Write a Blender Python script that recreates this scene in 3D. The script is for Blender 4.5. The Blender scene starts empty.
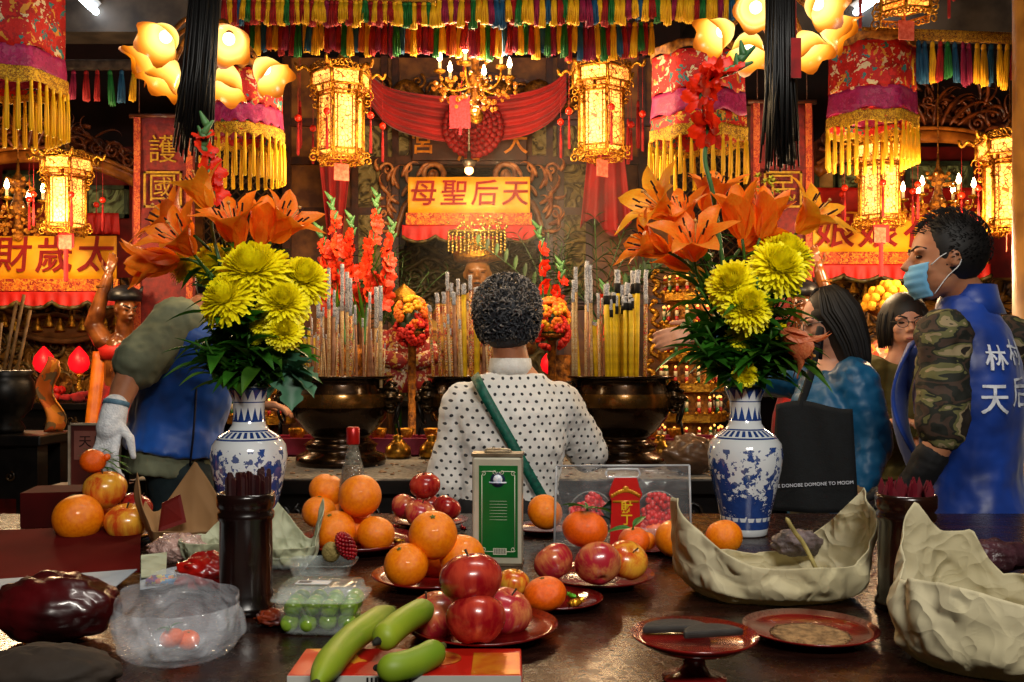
import bpy, math, random
from math import sin, cos, pi, radians, atan2, sqrt
from mathutils import Vector as V, Matrix, Euler, noise
random.seed(7)
R = random.Random(11)
SC = bpy.context.scene; COL = SC.collection
F, HY, CX, CZ = 950.0, 360.0, 512.0, 1.27
TZ = 0.87           # offering table top
BZ = 0.83           # censer table top
def W(px, py, Y):   # world point seen at a photo pixel at depth Y
    return V(((px-CX)*Y/F, Y, CZ+(HY-py)*Y/F))
def T(px, py, z=TZ):  # point on a horizontal surface seen at a photo pixel
    Y = (CZ-z)*F/(py-HY)
    return V(((px-CX)*Y/F, Y, z))

# ---------------------------------------------------------------- materials
MATS = {}
class E:            # tiny math-node expression helper
    nt = None
    def __init__(s, sock): s.s = sock
    @staticmethod
    def m(op, a, b=0.0, c=None):
        n = E.nt.nodes.new('ShaderNodeMath'); n.operation = op
        for i, x in enumerate((a, b, c)):
            if x is None: continue
            if isinstance(x, E): E.nt.links.new(x.s, n.inputs[i])
            else: n.inputs[i].default_value = x
        return E(n.outputs[0])
    def __add__(a, b): return E.m('ADD', a, b)
    def __radd__(a, b): return E.m('ADD', b, a)
    def __sub__(a, b): return E.m('SUBTRACT', a, b)
    def __rsub__(a, b): return E.m('SUBTRACT', b, a)
    def __mul__(a, b): return E.m('MULTIPLY', a, b)
    def __rmul__(a, b): return E.m('MULTIPLY', b, a)
    def __gt__(a, b): return E.m('GREATER_THAN', a, b)
    def __lt__(a, b): return E.m('LESS_THAN', a, b)
    def fr(a): return E.m('FRACT', a)
    def fl(a): return E.m('FLOOR', a)
    def ab(a): return E.m('ABSOLUTE', a)
    def mx(a, b): return E.m('MAXIMUM', a, b)
    def mn(a, b): return E.m('MINIMUM', a, b)
def rgb(c):
    if isinstance(c, str):
        c = c.lstrip('#'); v = [int(c[i:i+2], 16)/255 for i in (0, 2, 4)]
        return tuple(((x/12.92) if x <= .04045 else ((x+.055)/1.055)**2.4) for x in v)+(1,)
    return tuple(c)+(1,) if len(c) == 3 else tuple(c)
def base(name, rough=.5, metal=0, spec=.5, coat=0, trans=0, alpha=1, em=None, ems=0, sub=0, sheen=0, ior=1.45):
    m = bpy.data.materials.new(name); m.use_nodes = True
    nt = m.node_tree; b = nt.nodes['Principled BSDF']; I = b.inputs
    I['Roughness'].default_value = rough; I['Metallic'].default_value = metal
    I['Specular IOR Level'].default_value = spec; I['Coat Weight'].default_value = coat
    I['Transmission Weight'].default_value = trans; I['Alpha'].default_value = alpha; I['IOR'].default_value = ior
    I['Sheen Weight'].default_value = sheen
    if sub: I['Subsurface Weight'].default_value = sub; I['Subsurface Radius'].default_value = (.01, .004, .002)
    if em: I['Emission Color'].default_value = rgb(em); I['Emission Strength'].default_value = ems
    E.nt = nt
    return m, nt, b
def coords(nt, kind='Object'):
    t = nt.nodes.new('ShaderNodeTexCoord'); return t.outputs[kind]
def tex(nt, kind, vec, scale=10, **k):
    n = nt.nodes.new('ShaderNodeTex'+kind)
    nt.links.new(vec, n.inputs['Vector'])
    if 'Scale' in n.inputs: n.inputs['Scale'].default_value = scale
    for a, b in k.items():
        if a in n.inputs: n.inputs[a].default_value = b
        else: setattr(n, a, b)
    return n
def ramp(nt, fac, stops, const=False):
    n = nt.nodes.new('ShaderNodeValToRGB'); r = n.color_ramp
    if const: r.interpolation = 'CONSTANT'
    while len(r.elements) < len(stops): r.elements.new(.5)
    for e, (p, c) in zip(r.elements, stops): e.position = p; e.color = rgb(c)
    nt.links.new(fac, n.inputs[0]); return n.outputs[0]
def mixc(nt, fac, a, b):
    n = nt.nodes.new('ShaderNodeMix'); n.data_type = 'RGBA'
    for i, x in ((0, fac), (6, a), (7, b)):
        if isinstance(x, E): x = x.s
        if isinstance(x, (float, int)): n.inputs[i].default_value = x
        elif isinstance(x, (str, tuple)): n.inputs[i].default_value = rgb(x)
        else: nt.links.new(x, n.inputs[i])
    return n.outputs[2]
def bumpit(nt, b, h, strength=.3, dist=.01):
    n = nt.nodes.new('ShaderNodeBump'); n.inputs['Strength'].default_value = strength
    n.inputs['Distance'].default_value = dist
    nt.links.new(h.s if isinstance(h, E) else h, n.inputs['Height']); nt.links.new(n.outputs[0], b.inputs['Normal'])
def mat(name, c, c2=None, scale=18, rough=.5, metal=0, bump=0, bscale=None, stretch=(1, 1, 1), lo=.35, hi=.65, detail=3, **k):
    """noise-mixed two-tone procedural material"""
    if name in MATS: return MATS[name]
    m, nt, b = base(name, rough, metal, **k)
    if c2 is None:
        r = rgb(c); c2 = tuple(x*.72 for x in r[:3])
    v = coords(nt)
    if stretch != (1, 1, 1):
        mp = nt.nodes.new('ShaderNodeMapping'); mp.inputs['Scale'].default_value = stretch
        nt.links.new(v, mp.inputs[0]); v = mp.outputs[0]
    n = tex(nt, 'Noise', v, scale, Detail=detail)
    nt.links.new(ramp(nt, n.outputs[0], [(lo, c), (hi, c2)]), b.inputs['Base Color'])
    if bump:
        n2 = tex(nt, 'Noise', v, bscale or scale*3, Detail=3); bumpit(nt, b, n2.outputs[0], bump)
    MATS[name] = m; return m
def translucent(m, f=.4):
    nt = m.node_tree; b = nt.nodes['Principled BSDF']; t = nt.nodes.new('ShaderNodeBsdfTranslucent'); x = nt.nodes.new('ShaderNodeMixShader'); x.inputs[0].default_value = f
    nt.links.new(b.inputs['Base Color'].links[0].from_socket, t.inputs[0]); nt.links.new(b.outputs[0], x.inputs[1]); nt.links.new(t.outputs[0], x.inputs[2])
    nt.links.new(x.outputs[0], nt.nodes['Material Output'].inputs[0]); return m
def emat(name, c, s, c2=None, scale=30):
    if name in MATS: return MATS[name]
    m, nt, b = base(name, .4, em=c, ems=s); b.inputs['Base Color'].default_value = rgb(c)
    if c2:
        n = tex(nt, 'Noise', coords(nt), scale, Detail=2)
        nt.links.new(ramp(nt, n.outputs[0], [(.35, c), (.65, c2)]), b.inputs['Emission Color'])
    MATS[name] = m; return m
def palmat(name, cols, scale=20, rough=.7, bump=.3, dist=.5, **k):
    """embroidery / print: patches of a palette with noise-bent borders"""
    if name in MATS: return MATS[name]
    m, nt, b = base(name, rough, **k)
    v = coords(nt); n = tex(nt, 'Noise', v, scale*.6, Detail=3)
    vm = nt.nodes.new('ShaderNodeMix'); vm.data_type = 'VECTOR'; vm.inputs[0].default_value = dist*.25
    nt.links.new(v, vm.inputs[4]); nt.links.new(n.outputs[1], vm.inputs[5])
    vo = tex(nt, 'Voronoi', vm.outputs[1], scale)
    sp = nt.nodes.new('ShaderNodeSeparateColor'); nt.links.new(vo.outputs['Color'], sp.inputs[0])
    st = [(i/len(cols), c) for i, c in enumerate(cols)]
    col = ramp(nt, sp.outputs[0], st, True)
    nt.links.new(col, b.inputs['Base Color']); bumpit(nt, b, vo.outputs['Distance'], bump, .004)
    MATS[name] = m; return m

# ---------------------------------------------------------------- mesh building
class M:
    def __init__(s): s.v = []; s.f = []; s.mi = []; s.cur = 0
    def add(s, vs, fs, mi=None):
        o = len(s.v); s.v += [tuple(p) for p in vs]
        s.f += [tuple(i+o for i in f) for f in fs]; s.mi += [s.cur if mi is None else mi]*len(fs); return s
    def box(s, c, d, rz=0, mi=None, mx=None):
        c = V(c); hx, hy, hz = d[0]/2, d[1]/2, d[2]/2
        vs = [V((x*hx, y*hy, z*hz)) for x in (-1, 1) for y in (-1, 1) for z in (-1, 1)]
        if rz: r = Matrix.Rotation(rz, 3, 'Z'); vs = [r@p for p in vs]
        if mx is not None: vs = [mx@p for p in vs]
        return s.add([p+c for p in vs], [(0, 1, 3, 2), (4, 6, 7, 5), (0, 4, 5, 1), (2, 3, 7, 6), (0, 2, 6, 4), (1, 5, 7, 3)], mi)
    def box2(s, a, b, mi=None):
        a, b = V(a), V(b); return s.box((a+b)/2, [abs(x) for x in (b-a)], 0, mi)
    def lathe(s, prof, c=(0, 0, 0), n=32, lob=None, mi=None, mx=None, sx=1, sy=1, a0=0):
        c = V(c); vs = []
        for r, z in prof:
            for k in range(n):
                a = a0+2*pi*k/n; q = r*(lob(a, z) if lob else 1)
                p = V((q*cos(a)*sx, q*sin(a)*sy, z)); vs.append((mx@p if mx is not None else p)+c)
        fs = [(i*n+k, i*n+(k+1) % n, (i+1)*n+(k+1) % n, (i+1)*n+k) for i in range(len(prof)-1) for k in range(n)]
        if prof[0][0] > 1e-6: fs.append(tuple(range(n))[::-1])
        if prof[-1][0] > 1e-6: fs.append(tuple((len(prof)-1)*n+k for k in range(n)))
        return s.add(vs, fs, mi)
    def tube(s, pts, r, n=8, mi=None, cap=True, flat=1.0, up=None, close=False):
        pts = [V(p) for p in pts]; N = len(pts)
        rs = r if isinstance(r, (list, tuple)) else [r]*N
        vs = []; prev = None
        for i, p in enumerate(pts):
            t = (pts[min(i+1, N-1)]-pts[max(i-1, 0)])
            if t.length < 1e-9: t = V((0, 0, 1))
            t.normalize()
            if prev is None:
                u = V(up) if up else (V((0, 0, 1)) if abs(t.z) < .9 else V((1, 0, 0)))
                u = (u-t*u.dot(t)).normalized()
            else:
                u = prev-t*prev.dot(t)
                u = u.normalized() if u.length > 1e-6 else t.orthogonal().normalized()
            prev = u; w = t.cross(u)
            for k in range(n):
                a = 2*pi*k/n; vs.append(p+(u*cos(a)*flat+w*sin(a))*rs[i])
        fs = [(i*n+k, i*n+(k+1) % n, (i+1)*n+(k+1) % n, (i+1)*n+k) for i in range(N-1) for k in range(n)]
        if cap: fs += [tuple(range(n))[::-1], tuple((N-1)*n+k for k in range(n))]
        return s.add(vs, fs, mi)
    def cap(s, pts, r, n=14, mi=None, flat=1.0, up=None):
        """limb with rounded ends"""
        pts = [V(p) for p in pts]; rs = list(r) if isinstance(r, (list, tuple)) else [r]*len(pts)
        a = (pts[0]-pts[1]).normalized(); b = (pts[-1]-pts[-2]).normalized()
        P = []; Q = []
        for t in (.999, .85, .5): P.append(pts[0]+a*rs[0]*t); Q.append(rs[0]*sqrt(max(0, 1-t*t)))
        P += pts; Q += rs
        for t in (.5, .85, .999): P.append(pts[-1]+b*rs[-1]*t); Q.append(rs[-1]*sqrt(max(0, 1-t*t)))
        return s.tube(P, Q, n, mi, True, flat, up)
    def sph(s, c, r, n=16, m=10, mi=None, mx=None, fn=None):
        if isinstance(r, (int, float)): r = (r, r, r)
        c = V(c); vs = []
        for i in range(m+1):
            ph = pi*i/m
            for k in range(n):
                th = 2*pi*k/n; d = V((sin(ph)*cos(th), sin(ph)*sin(th), cos(ph)))
                q = fn(d) if fn else 1
                p = V((d.x*r[0], d.y*r[1], d.z*r[2]))*q
                vs.append((mx@p if mx is not None else p)+c)
        fs = [(i*n+k, (i+1)*n+k, (i+1)*n+(k+1) % n, i*n+(k+1) % n) for i in range(m) for k in range(n)]
        return s.add(vs, fs, mi)
    def grid(s, fn, nu, nv, mi=None, wrap=False):
        vs = [fn(i/nu, j/nv) for i in range(nu+1) for j in range(nv+1)]
        w = nv+1
        return s.add(vs, [(i*w+j, (i+1)*w+j, (i+1)*w+j+1, i*w+j+1) for i in range(nu) for j in range(nv)], mi)
    def prism(s, poly, o, u, w, th, mi=None):
        """polygon (list of 2D) in plane o + a*u + b*w, thickness th along u x w"""
        o, u, w = V(o), V(u), V(w); nn = u.cross(w).normalized()*th; n = len(poly)
        vs = [o+u*a+w*b for a, b in poly]+[o+u*a+w*b+nn for a, b in poly]
        return s.add(vs, [tuple(range(n))[::-1], tuple(range(n, 2*n))]+[(k, (k+1) % n, n+(k+1) % n, n+k) for k in range(n)], mi)
    def merge(s, o, mx=None):
        n = len(s.v); s.v += [tuple(mx@V(p)) if mx is not None else p for p in o.v]
        s.f += [tuple(i+n for i in f) for f in o.f]; s.mi += o.mi; return s
def link(o, parent=None):
    COL.objects.link(o)
    if parent is not None: o.parent = parent
    return o
def obj(name, mb, mats, parent=None, smooth=True, loc=None, solid=0, rem=0, sub=0, bev=0, sm=0):
    """one mesh object; geometry given in the parent's frame"""
    if isinstance(mb, M):
        me = bpy.data.meshes.new(name)
        vs = mb.v
        if loc is not None: l = V(loc); vs = [tuple(V(p)-l) for p in vs]
        me.from_pydata(vs, [], mb.f)
        if any(mb.mi): me.polygons.foreach_set('material_index', mb.mi)
        if smooth: me.polygons.foreach_set('use_smooth', [True]*len(me.polygons))
        me.update()
    else: me = mb
    if not isinstance(mats, (list, tuple)): mats = [mats]
    if not len(me.materials):
        for m in mats: me.materials.append(m)
    o = bpy.data.objects.new(name, me); link(o, parent)
    if loc is not None: o.location = loc
    if rem:
        r = o.modifiers.new('r', 'REMESH'); r.mode = 'VOXEL'; r.voxel_size = rem; r.use_smooth_shade = True
        if sm:
            q = o.modifiers.new('s', 'SMOOTH'); q.factor = .5; q.iterations = sm
    if solid:
        q = o.modifiers.new('t', 'SOLIDIFY'); q.thickness = solid; q.offset = 0
    if bev:
        q = o.modifiers.new('b', 'BEVEL'); q.width = bev; q.segments = 2; q.limit_method = 'ANGLE'
    if sub:
        q = o.modifiers.new('u', 'SUBSURF'); q.levels = q.render_levels = sub
    return o
def tag(o, label, cat, group=None, kind=None):
    o['label'] = label; o['category'] = cat
    if group: o['group'] = group
    if kind: o['kind'] = kind
    return o
def thing(name, label, cat, loc=(0, 0, 0), rz=0, group=None, kind=None):
    o = bpy.data.objects.new(name, None); o.empty_display_size = .05; link(o)
    o.location = loc; o.rotation_euler = (0, 0, rz)
    return tag(o, label, cat, group, kind)
def struct(name, mb, mats, smooth=False, bev=0):
    o = obj(name, mb, mats, None, smooth, bev=bev); o['kind'] = 'structure'; return o
def dup(root, loc=None, rz=None, label=None, group=None, scale=None):
    r = root.copy(); COL.objects.link(r)
    if loc is not None: r.location = loc
    if rz is not None: r.rotation_euler = (0, 0, rz)
    if scale is not None: r.scale = (scale,)*3 if isinstance(scale, (int, float)) else scale
    if label: r['label'] = label
    if group: r['group'] = group
    for ch in list(root.children):
        c = ch.copy(); COL.objects.link(c); c.parent = r
        for g in list(ch.children):
            d = g.copy(); COL.objects.link(d); d.parent = c
    return r
def text_mesh(s, size, bold=.0, depth=.002, shear=0.0, sx=1.0, fine=0):
    c = bpy.data.curves.new('t', 'FONT'); c.body = s; c.size = size; c.offset = bold*size
    c.extrude = depth/2; c.align_x = 'CENTER'; c.align_y = 'CENTER'; c.shear = shear; c.resolution_u = 3
    o = bpy.data.objects.new('t', c); COL.objects.link(o)
    dg = bpy.context.evaluated_depsgraph_get(); dg.update()
    me = bpy.data.meshes.new_from_object(o.evaluated_get(dg))
    bpy.data.objects.remove(o)
    me.materials.clear()
    if fine:
        import bmesh
        b = bmesh.new(); b.from_mesh(me); bmesh.ops.triangulate(b, faces=b.faces)
        for _ in range(4):
            es = [e for e in b.edges if e.calc_length() > fine]
            if not es: break
            bmesh.ops.subdivide_edges(b, edges=es, cuts=1); bmesh.ops.triangulate(b, faces=b.faces)
        b.to_mesh(me); b.free()
    return me
def text(name, s, size, m, parent, loc, rz=0, bold=.03, depth=.002, shear=0, lean=0, spacing=None):
    """lettering facing -Y"""
    o = obj(name, text_mesh(s, size, bold, depth, shear), m, parent)
    o.location = loc; o.rotation_euler = (pi/2, lean, rz); return o
def spiral(c, u, w, r0, turns=1.6, s=1, a0=0, n=22, shrink=.12):
    c, u, w = V(c), V(u), V(w); P = []
    for i in range(n):
        t = i/(n-1); a = a0+s*t*turns*2*pi; r = r0*(1-t*(1-shrink))
        P.append(c+u*r*cos(a)+w*r*sin(a))
    return P
def frm(d, up=(0, 0, 1)):
    """3x3 matrix whose Z axis is d"""
    z = V(d).normalized(); x = V(up).cross(z)
    x = x.normalized() if x.length > 1e-4 else z.orthogonal().normalized()
    y = z.cross(x); return Matrix((x, y, z)).transposed()
def bez(a, b, c, d, n=10):
    a, b, c, d = V(a), V(b), V(c), V(d)
    return [a*(1-t)**3+b*3*t*(1-t)**2+c*3*t*t*(1-t)+d*t**3 for t in [i/n for i in range(n+1)]]
def cat(pts, k=6):
    """Catmull-Rom through points"""
    pts = [V(p) for p in pts]; Q = [pts[0]]+pts+[pts[-1]]; out = []
    for i in range(1, len(Q)-2):
        a, b, c, d = Q[i-1:i+3]
        for j in range(k):
            t = j/k
            out.append(.5*((2*b)+(c-a)*t+(2*a-5*b+4*c-d)*t*t+(3*b-a-3*c+d)*t**3))
    out.append(pts[-1]); return out
def lerp(a, b, t): return a+(b-a)*t

# ---------------------------------------------------------------- common materials
GOLD = mat('gold_leaf', '#d9a032', '#8a5212', 60, .32, .85, bump=.5)
GOLDD = mat('old_gold', '#a5671c', '#4b2409', 40, .45, .6, bump=.6)
WOOD = mat('carved_dark_wood', '#5a2a12', '#2a1008', 14, .4, bump=.4, stretch=(1, 1, 3))
WOODR = mat('red_brown_carved_wood', '#8c3414', '#3c1408', 18, .35, bump=.4)
BLACKW = mat('black_lacquer_wood', '#100c0a', '#050404', 14, .35, coat=.2)
RED = mat('red_cloth', '#b30a0c', '#7a0406', 14, .75, bump=.15, sheen=.2)
REDP = mat('red_paint', '#a81410', '#6b0a08', 20, .4)
YEL = mat('yellow_thread', '#e8b414', '#b07a08', 90, .6, bump=.3)
IRON = mat('dark_iron', '#1a1512', '#0b0908', 30, .4, metal=.6)
# ================================================================ the room
m = M(); m.box2((-5, -1.5, -.1), (5, 8, 0))
struct('floor', m, mat('floor_tiles', '#3a2a20', '#241811', 6, .35))
m = M(); m.box2((-5, 7.4, 0), (5, 7.5, 4.2)); struct('wall_back', m, mat('back_wall_plaster', '#2c120c', '#170907', 4, .8))
m = M(); m.box2((-5, -1.5, 0), (-4.9, 7.5, 4.2)); struct('wall_left', m, mat('side_plaster', '#3c322a', '#241d18', 4, .8))
m = M(); m.box2((4.9, -1.5, 0), (5, 7.5, 4.2)); struct('wall_right', m, MATS['side_plaster'])
m = M(); m.box2((-5, -1.5, 4.1), (5, 7.5, 4.2)); struct('ceiling', m, mat('ceiling_boards', '#3a3a3c', '#26272a', 5, .7))
for i, (x, y0, y1, z) in enumerate([(-3.1, 2, 7.4, 3.85), (-1.3, 2, 7.4, 3.9), (1.4, 2, 7.4, 3.9), (3.0, 2, 7.4, 3.85)]):
    m = M(); m.box2((x-.09, y0, z-.12), (x+.09, y1, 4.1)); struct('beam', m, mat('beam_wood', '#4a4038', '#2c2622', 8, .6))
m = M(); m.box2((-4.9, 5.15, 3.05), (-1.5, 5.35, 3.25)); struct('beam', m, MATS['beam_wood'])
m = M(); m.box2((1.3, 5.15, 3.05), (4.9, 5.35, 3.25)); struct('beam', m, MATS['beam_wood'])
m = M(); m.lathe([(.22, 0), (.24, .06), (.2, .12), (.15, .2), (.15, 4.1)], (1.985, 3.45, 0), 28)
struct('pillar', m, mat('ochre_painted_pillar', '#a8742c', '#7c4f18', 9, .5), True)

def frame_bars(mb, x0, x1, z0, z1, y, w, d, mi=None):
    for a, b in (((x0, y-d, z0), (x0+w, y, z1)), ((x1-w, y-d, z0), (x1, y, z1)), ((x0, y-d, z0), (x1, y, z0+w)), ((x0, y-d, z1-w), (x1, y, z1))):
        mb.box2(a, b, mi)
def pxr(x0, x1, y0, y1, Y):
    a = W(x0, y1, Y); b = W(x1, y0, Y); return a.x, b.x, a.z, b.z
RELIEF = None
def relief_mat(name, hi, lo, scale=9, rough=.5, metal=.3):
    m, nt, b = base(name, rough, metal); v = coords(nt)
    n = tex(nt, 'Noise', v, scale, Detail=2, Distortion=2.5)
    w = tex(nt, 'Voronoi', v, scale*1.6, feature='SMOOTH_F1')
    h = E(n.outputs[0])*1.4+E(w.outputs[0])*.6
    nt.links.new(ramp(nt, (E(n.outputs[0])*3.0).fr().s, [(.25, lo), (.6, hi)]), b.inputs['Base Color'])
    bumpit(nt, b, (E(n.outputs[0])*3.0).fr(), .7, .03); MATS[name] = m; return m
relief_mat('olive_relief', '#6a5a36', '#23200f', 5)
relief_mat('gold_relief', '#8a5a1c', '#2c1606', 7)
relief_mat('green_painted_panel', '#7c8a5c', '#3c3a20', 6, .7, 0)
relief_mat('grey_green_painted_panel', '#7c6c40', '#3c3018', 6, .7, 0)

# ---------------------------------------------------------------- carved scrollwork
def scrolls(mb, c, u, w, spec, th=.012, flat=.6):
    for (x, y, r, turns, s, a0) in spec:
        P = spiral(V(c)+V(u)*x+V(w)*y, u, w, r, turns, s, a0)
        n = len(P); mb.tube(P, [r*.16*(1-.5*i/n)+th*.2 for i in range(n)], 6)
        mb.sph(P[-1], r*.2, 8, 6)
def leafcurl(mb, a, dirn, side, L, wd, n=9, th=.01):
    """acanthus lobe in the plane of dirn, side"""
    a, d, s = V(a), V(dirn), V(side); nn = d.cross(s)
    P = []
    for i in range(n+1):
        t = i/n; P.append(a+d*L*sin(t*1.9)/1.0+s*L*(1-cos(t*1.9))*.55-nn*0.0)
    mb.tube(P, [wd*(.25+.8*sin(pi*min(1, t**.7*1.0+.06)))*.42*(1-t*.75) for t in [i/n for i in range(n+1)]], 6, flat=.6)
def arch_carving(cx, w, z0, h, y, mats, label, seed=1, mir=1):
    """carved arch crest: curved moulding, scrolls and leaves on a backing board"""
    rr = random.Random(seed)
    t = thing('carved_wooden_arch', label, 'carving', (cx, y, z0))
    hw = w/2
    def top(x): u = abs(x)/hw; return h*(1-.55*u**1.6)
    def bot(x): u = abs(x)/hw; return .02+h*.42*(1-u**2.2)
    mb = M(); n = 36
    poly = [(-hw+w*i/n, bot(-hw+w*i/n)) for i in range(n+1)]+[(hw-w*i/n, top(hw-w*i/n)*(.93+.07*sin(i*1.9))) for i in range(n+1)]
    mb.prism(poly, (0, .03, 0), (1, 0, 0), (0, 0, 1), .04); obj('backing_board', mb, MATS['carved_dark_wood'], t, False)
    mb = M(); P = [(-hw+w*i/40, -.03, bot(-hw+w*i/40)-.01) for i in range(41)]
    mb.tube(P, .028, 10, flat=1.3); mb.tube([(p[0], -.05, p[2]+.045) for p in P], .012, 8)
    obj('curved_moulding', mb, mats[1], t)
    mb = M(); X, Z = V((1, 0, 0)), V((0, 0, 1))
    for i in range(26):
        x = -hw*.95+w*.95*(i+.5)/26; s = 1 if x > 0 else -1
        zz = lerp(bot(x)+.07, top(x)-.03, rr.random()*.9+.05); r = rr.uniform(.035, .075)*(h/.45)**.5
        scrolls(mb, (x, -.03-rr.random()*.04, zz), X, Z, [(0, 0, r, 1.5, s*rr.choice((1, 1, -1)), rr.uniform(0, 6))])
    for i in range(46):
        x = rr.uniform(-hw*.95, hw*.95); zz = lerp(bot(x)+.05, top(x), rr.random()); a = rr.uniform(.2, 2.9)
        d = V((cos(a), 0, sin(a))); leafcurl(mb, (x, -.03-rr.random()*.05, zz), d, V((-d.z, 0, d.x))*rr.choice((-1, 1)), rr.uniform(.07, .15), rr.uniform(.025, .05))
    for k in range(-3, 4):
        x = k*hw*.12; a = pi/2-k*.28
        d = V((cos(a), 0, sin(a))); leafcurl(mb, (x*.6, -.08, top(0)*.55), d, V((-d.z, 0, d.x))*(1 if k < 0 else -1), .2*(h/.45), .06)
    obj('scrollwork', mb, mats[0], t); return t
WOODL = mat('brown_carved_wood', '#7a3a14', '#2e1206', 20, .35, bump=.4)  # brown wood of the arch scrollwork, paler than the boards behind it
WOODM = mat('honey_wood_moulding', '#b4691f', '#7c3f10', 16, .35)
a = W(-70, 172, 5.6); b = W(142, 172, 5.6)
arch_carving((a.x+b.x)/2, b.x-a.x, W(0, 186, 5.6).z, .38, 5.6, (WOODL, WOODM), 'carved brown wooden arch over the left side shrine', 3)
a = W(815, 165, 5.6); b = W(1040, 165, 5.6)
arch_carving((a.x+b.x)/2, b.x-a.x, W(0, 175, 5.6).z, .50, 5.6, (WOODL, WOODM), 'carved brown wooden arch over the right side shrine', 5)
# central pediment above the red drape
a = W(372, 100, 6.3); b = W(572, 100, 6.3)
t = thing('carved_pediment', 'dark carved wooden pediment with dragons above the red drape', 'carving', ((a.x+b.x)/2, 6.38, W(0, 118, 6.35).z))
mb = M(); hw = (b.x-a.x)/2+.1
mb.prism([(-hw, 0), (hw, 0), (hw, .12), (hw*.5, .26), (0, .34), (-hw*.5, .26), (-hw, .12)], (0, .04, 0), (1, 0, 0), (0, 0, 1), .05); obj('backing_board', mb, WOOD, t, False)
mb = M(); rr = random.Random(4)
for s in (-1, 1):
    P = cat([(s*hw*f, -.05, z) for f, z in ((.08, .1), (.25, .2), (.4, .08), (.58, .2), (.75, .07), (.97, .16))]); n = len(P)
    mb.tube(P, [.015+.045*sin(pi*(i+1)/(n+1)) for i in range(n)], 8)
    for i in range(14):
        x = s*hw*rr.uniform(.05, .95); sc_ = rr.uniform(.04, .08)
        scrolls(mb, (x, -.05, rr.uniform(.05, .24)), V((1, 0, 0)), V((0, 0, 1)), [(0, 0, sc_, 1.4, s, rr.uniform(0, 6))])
obj('dragon_relief', mb, GOLDD, t)

# ---------------------------------------------------------------- central shrine front
YS = 6.5
t = thing('shrine_front', 'central wooden shrine front with painted panels and a deep niche', 'shrine', (0, YS, 0))
FRW = mat('shrine_frame_wood', '#82501c', '#542c10', 12, .45)
x0, x1, z0, z1 = pxr(284, 672, 60, 470, YS)
nx0, nx1, nz0, nz1 = pxr(397, 549, 166, 420, YS)
mb = M()
for a, b in (((x0, -.05, 0), (nx0, .05, z1)), ((nx1, -.05, 0), (x1, .05, z1)), ((nx0, -.05, nz1), (nx1, .05, z1)), ((nx0, -.05, 0), (nx1, .05, nz0))): mb.box2(a, b)
obj('carcass', mb, FRW, t, False)
mb = M()
for px in (290, 357, 386, 397, 549, 560, 588, 640):
    x = W(px, 0, YS).x; mb.box2((x-.022, -.09, 0), (x+.022, -.05, z1))
for py in (125, 163, 213, 300):
    z = W(0, py, YS).z; mb.box2((x0, -.085, z-.025), (nx0, -.05, z+.025)); mb.box2((nx1, -.085, z-.025), (x1, -.05, z+.025))
for py in (124, 163):
    z = W(0, py, YS).z; mb.box2((nx0, -.1, z-.03), (nx1, -.05, z+.03))
obj('mullions', mb, mat('dark_mullion_wood', '#4a2410', '#2c140a', 20, .4), t, False)
for (a, b, c, d) in ((359, 384, 127, 161), (388, 410, 127, 161), (532, 556, 127, 161), (562, 586, 127, 161), (359, 384, 166, 210), (562, 586, 166, 210), (359, 384, 216, 296), (562, 586, 216, 296)):
    X0, X1, Z0, Z1 = pxr(a, b, c, d, YS); mb = M(); mb.box2((X0, -.075, Z0), (X1, -.05, Z1)); obj('painted_panel', mb, MATS['grey_green_painted_panel'], t, False, bev=.004)
mb = M(); mb.grid(lambda u, v: V((lerp(nx0-.3, nx1+.3, u), .5, lerp(nz0-.3, nz1, v))), 2, 2)
mb.box2((nx0-.02, .05, nz0), (nx0, .5, nz1)); mb.box2((nx1, .05, nz0), (nx1+.02, .5, nz1)); mb.box2((nx0, .05, nz1), (nx1, .5, nz1+.02))
obj('niche_relief', mb, MATS['olive_relief'], t, False)
# relief scrolls inside the niche
mb = M(); rr = random.Random(9)
for i in range(36):
    x = rr.uniform(nx0, nx1); z = rr.uniform(CZ+.15, nz1-.15)
    scrolls(mb, (x, .47, z), V((1, 0, 0)), V((0, 0, 1)), [(0, 0, rr.uniform(.05, .12), 1.2, rr.choice((-1, 1)), rr.uniform(0, 6))])
for k in range(7):
    z = CZ+.2+k*.1; P = cat([(nx0+.08*j+.0, .46, z+.05*sin(j*1.3+k)) for j in range(int((nx1-nx0)/.08)+1)], 4)
    mb.tube(P, .017, 6)
obj('dragon_relief', mb, mat('olive_relief_carving', '#7c6c44', '#3a3018', 20, .5), t)
# big lattice doors between the centre and the side shrines
def lattice(px0, px1, py0, py1, Y, label):
    t = thing('lattice_screen', label, 'screen', (0, Y, 0)); X0, X1, Z0, Z1 = pxr(px0, px1, py0, py1, Y)
    mb = M(); frame_bars(mb, X0, X1, Z0, Z1, .03, .05, .06); obj('frame', mb, FRW, t, False)
    mb = M(); s = .07; w = X1-X0; h = Z1-Z0; k = -h
    while k < w:
        for sg in (0, 1):
            a0 = max(0, k); b0 = min(w, k+h)
            if b0 > a0:
                p, q = (X0+a0, Z0+a0-k), (X0+b0, Z0+b0-k)
                if sg: p, q = (X0+X1-p[0], p[1]), (X0+X1-q[0], q[1])
                mb.tube([(p[0], 0, p[1]), (q[0], 0, q[1])], .006, 4)
        k += s
    obj('lattice', mb, mat('lattice_wood', '#6b4a30', '#3d281a', 20, .5), t, False)
    mb = M(); mb.box2((X0, .04, Z0), (X1, .06, Z1)); obj('back_panel', mb, mat('dark_screen_back', '#1c1410', '#0e0a08', 10, .7), t, False)
lattice(196, 306, 100, 420, 6.6, 'dark diamond lattice screen behind the left bouquet')
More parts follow.
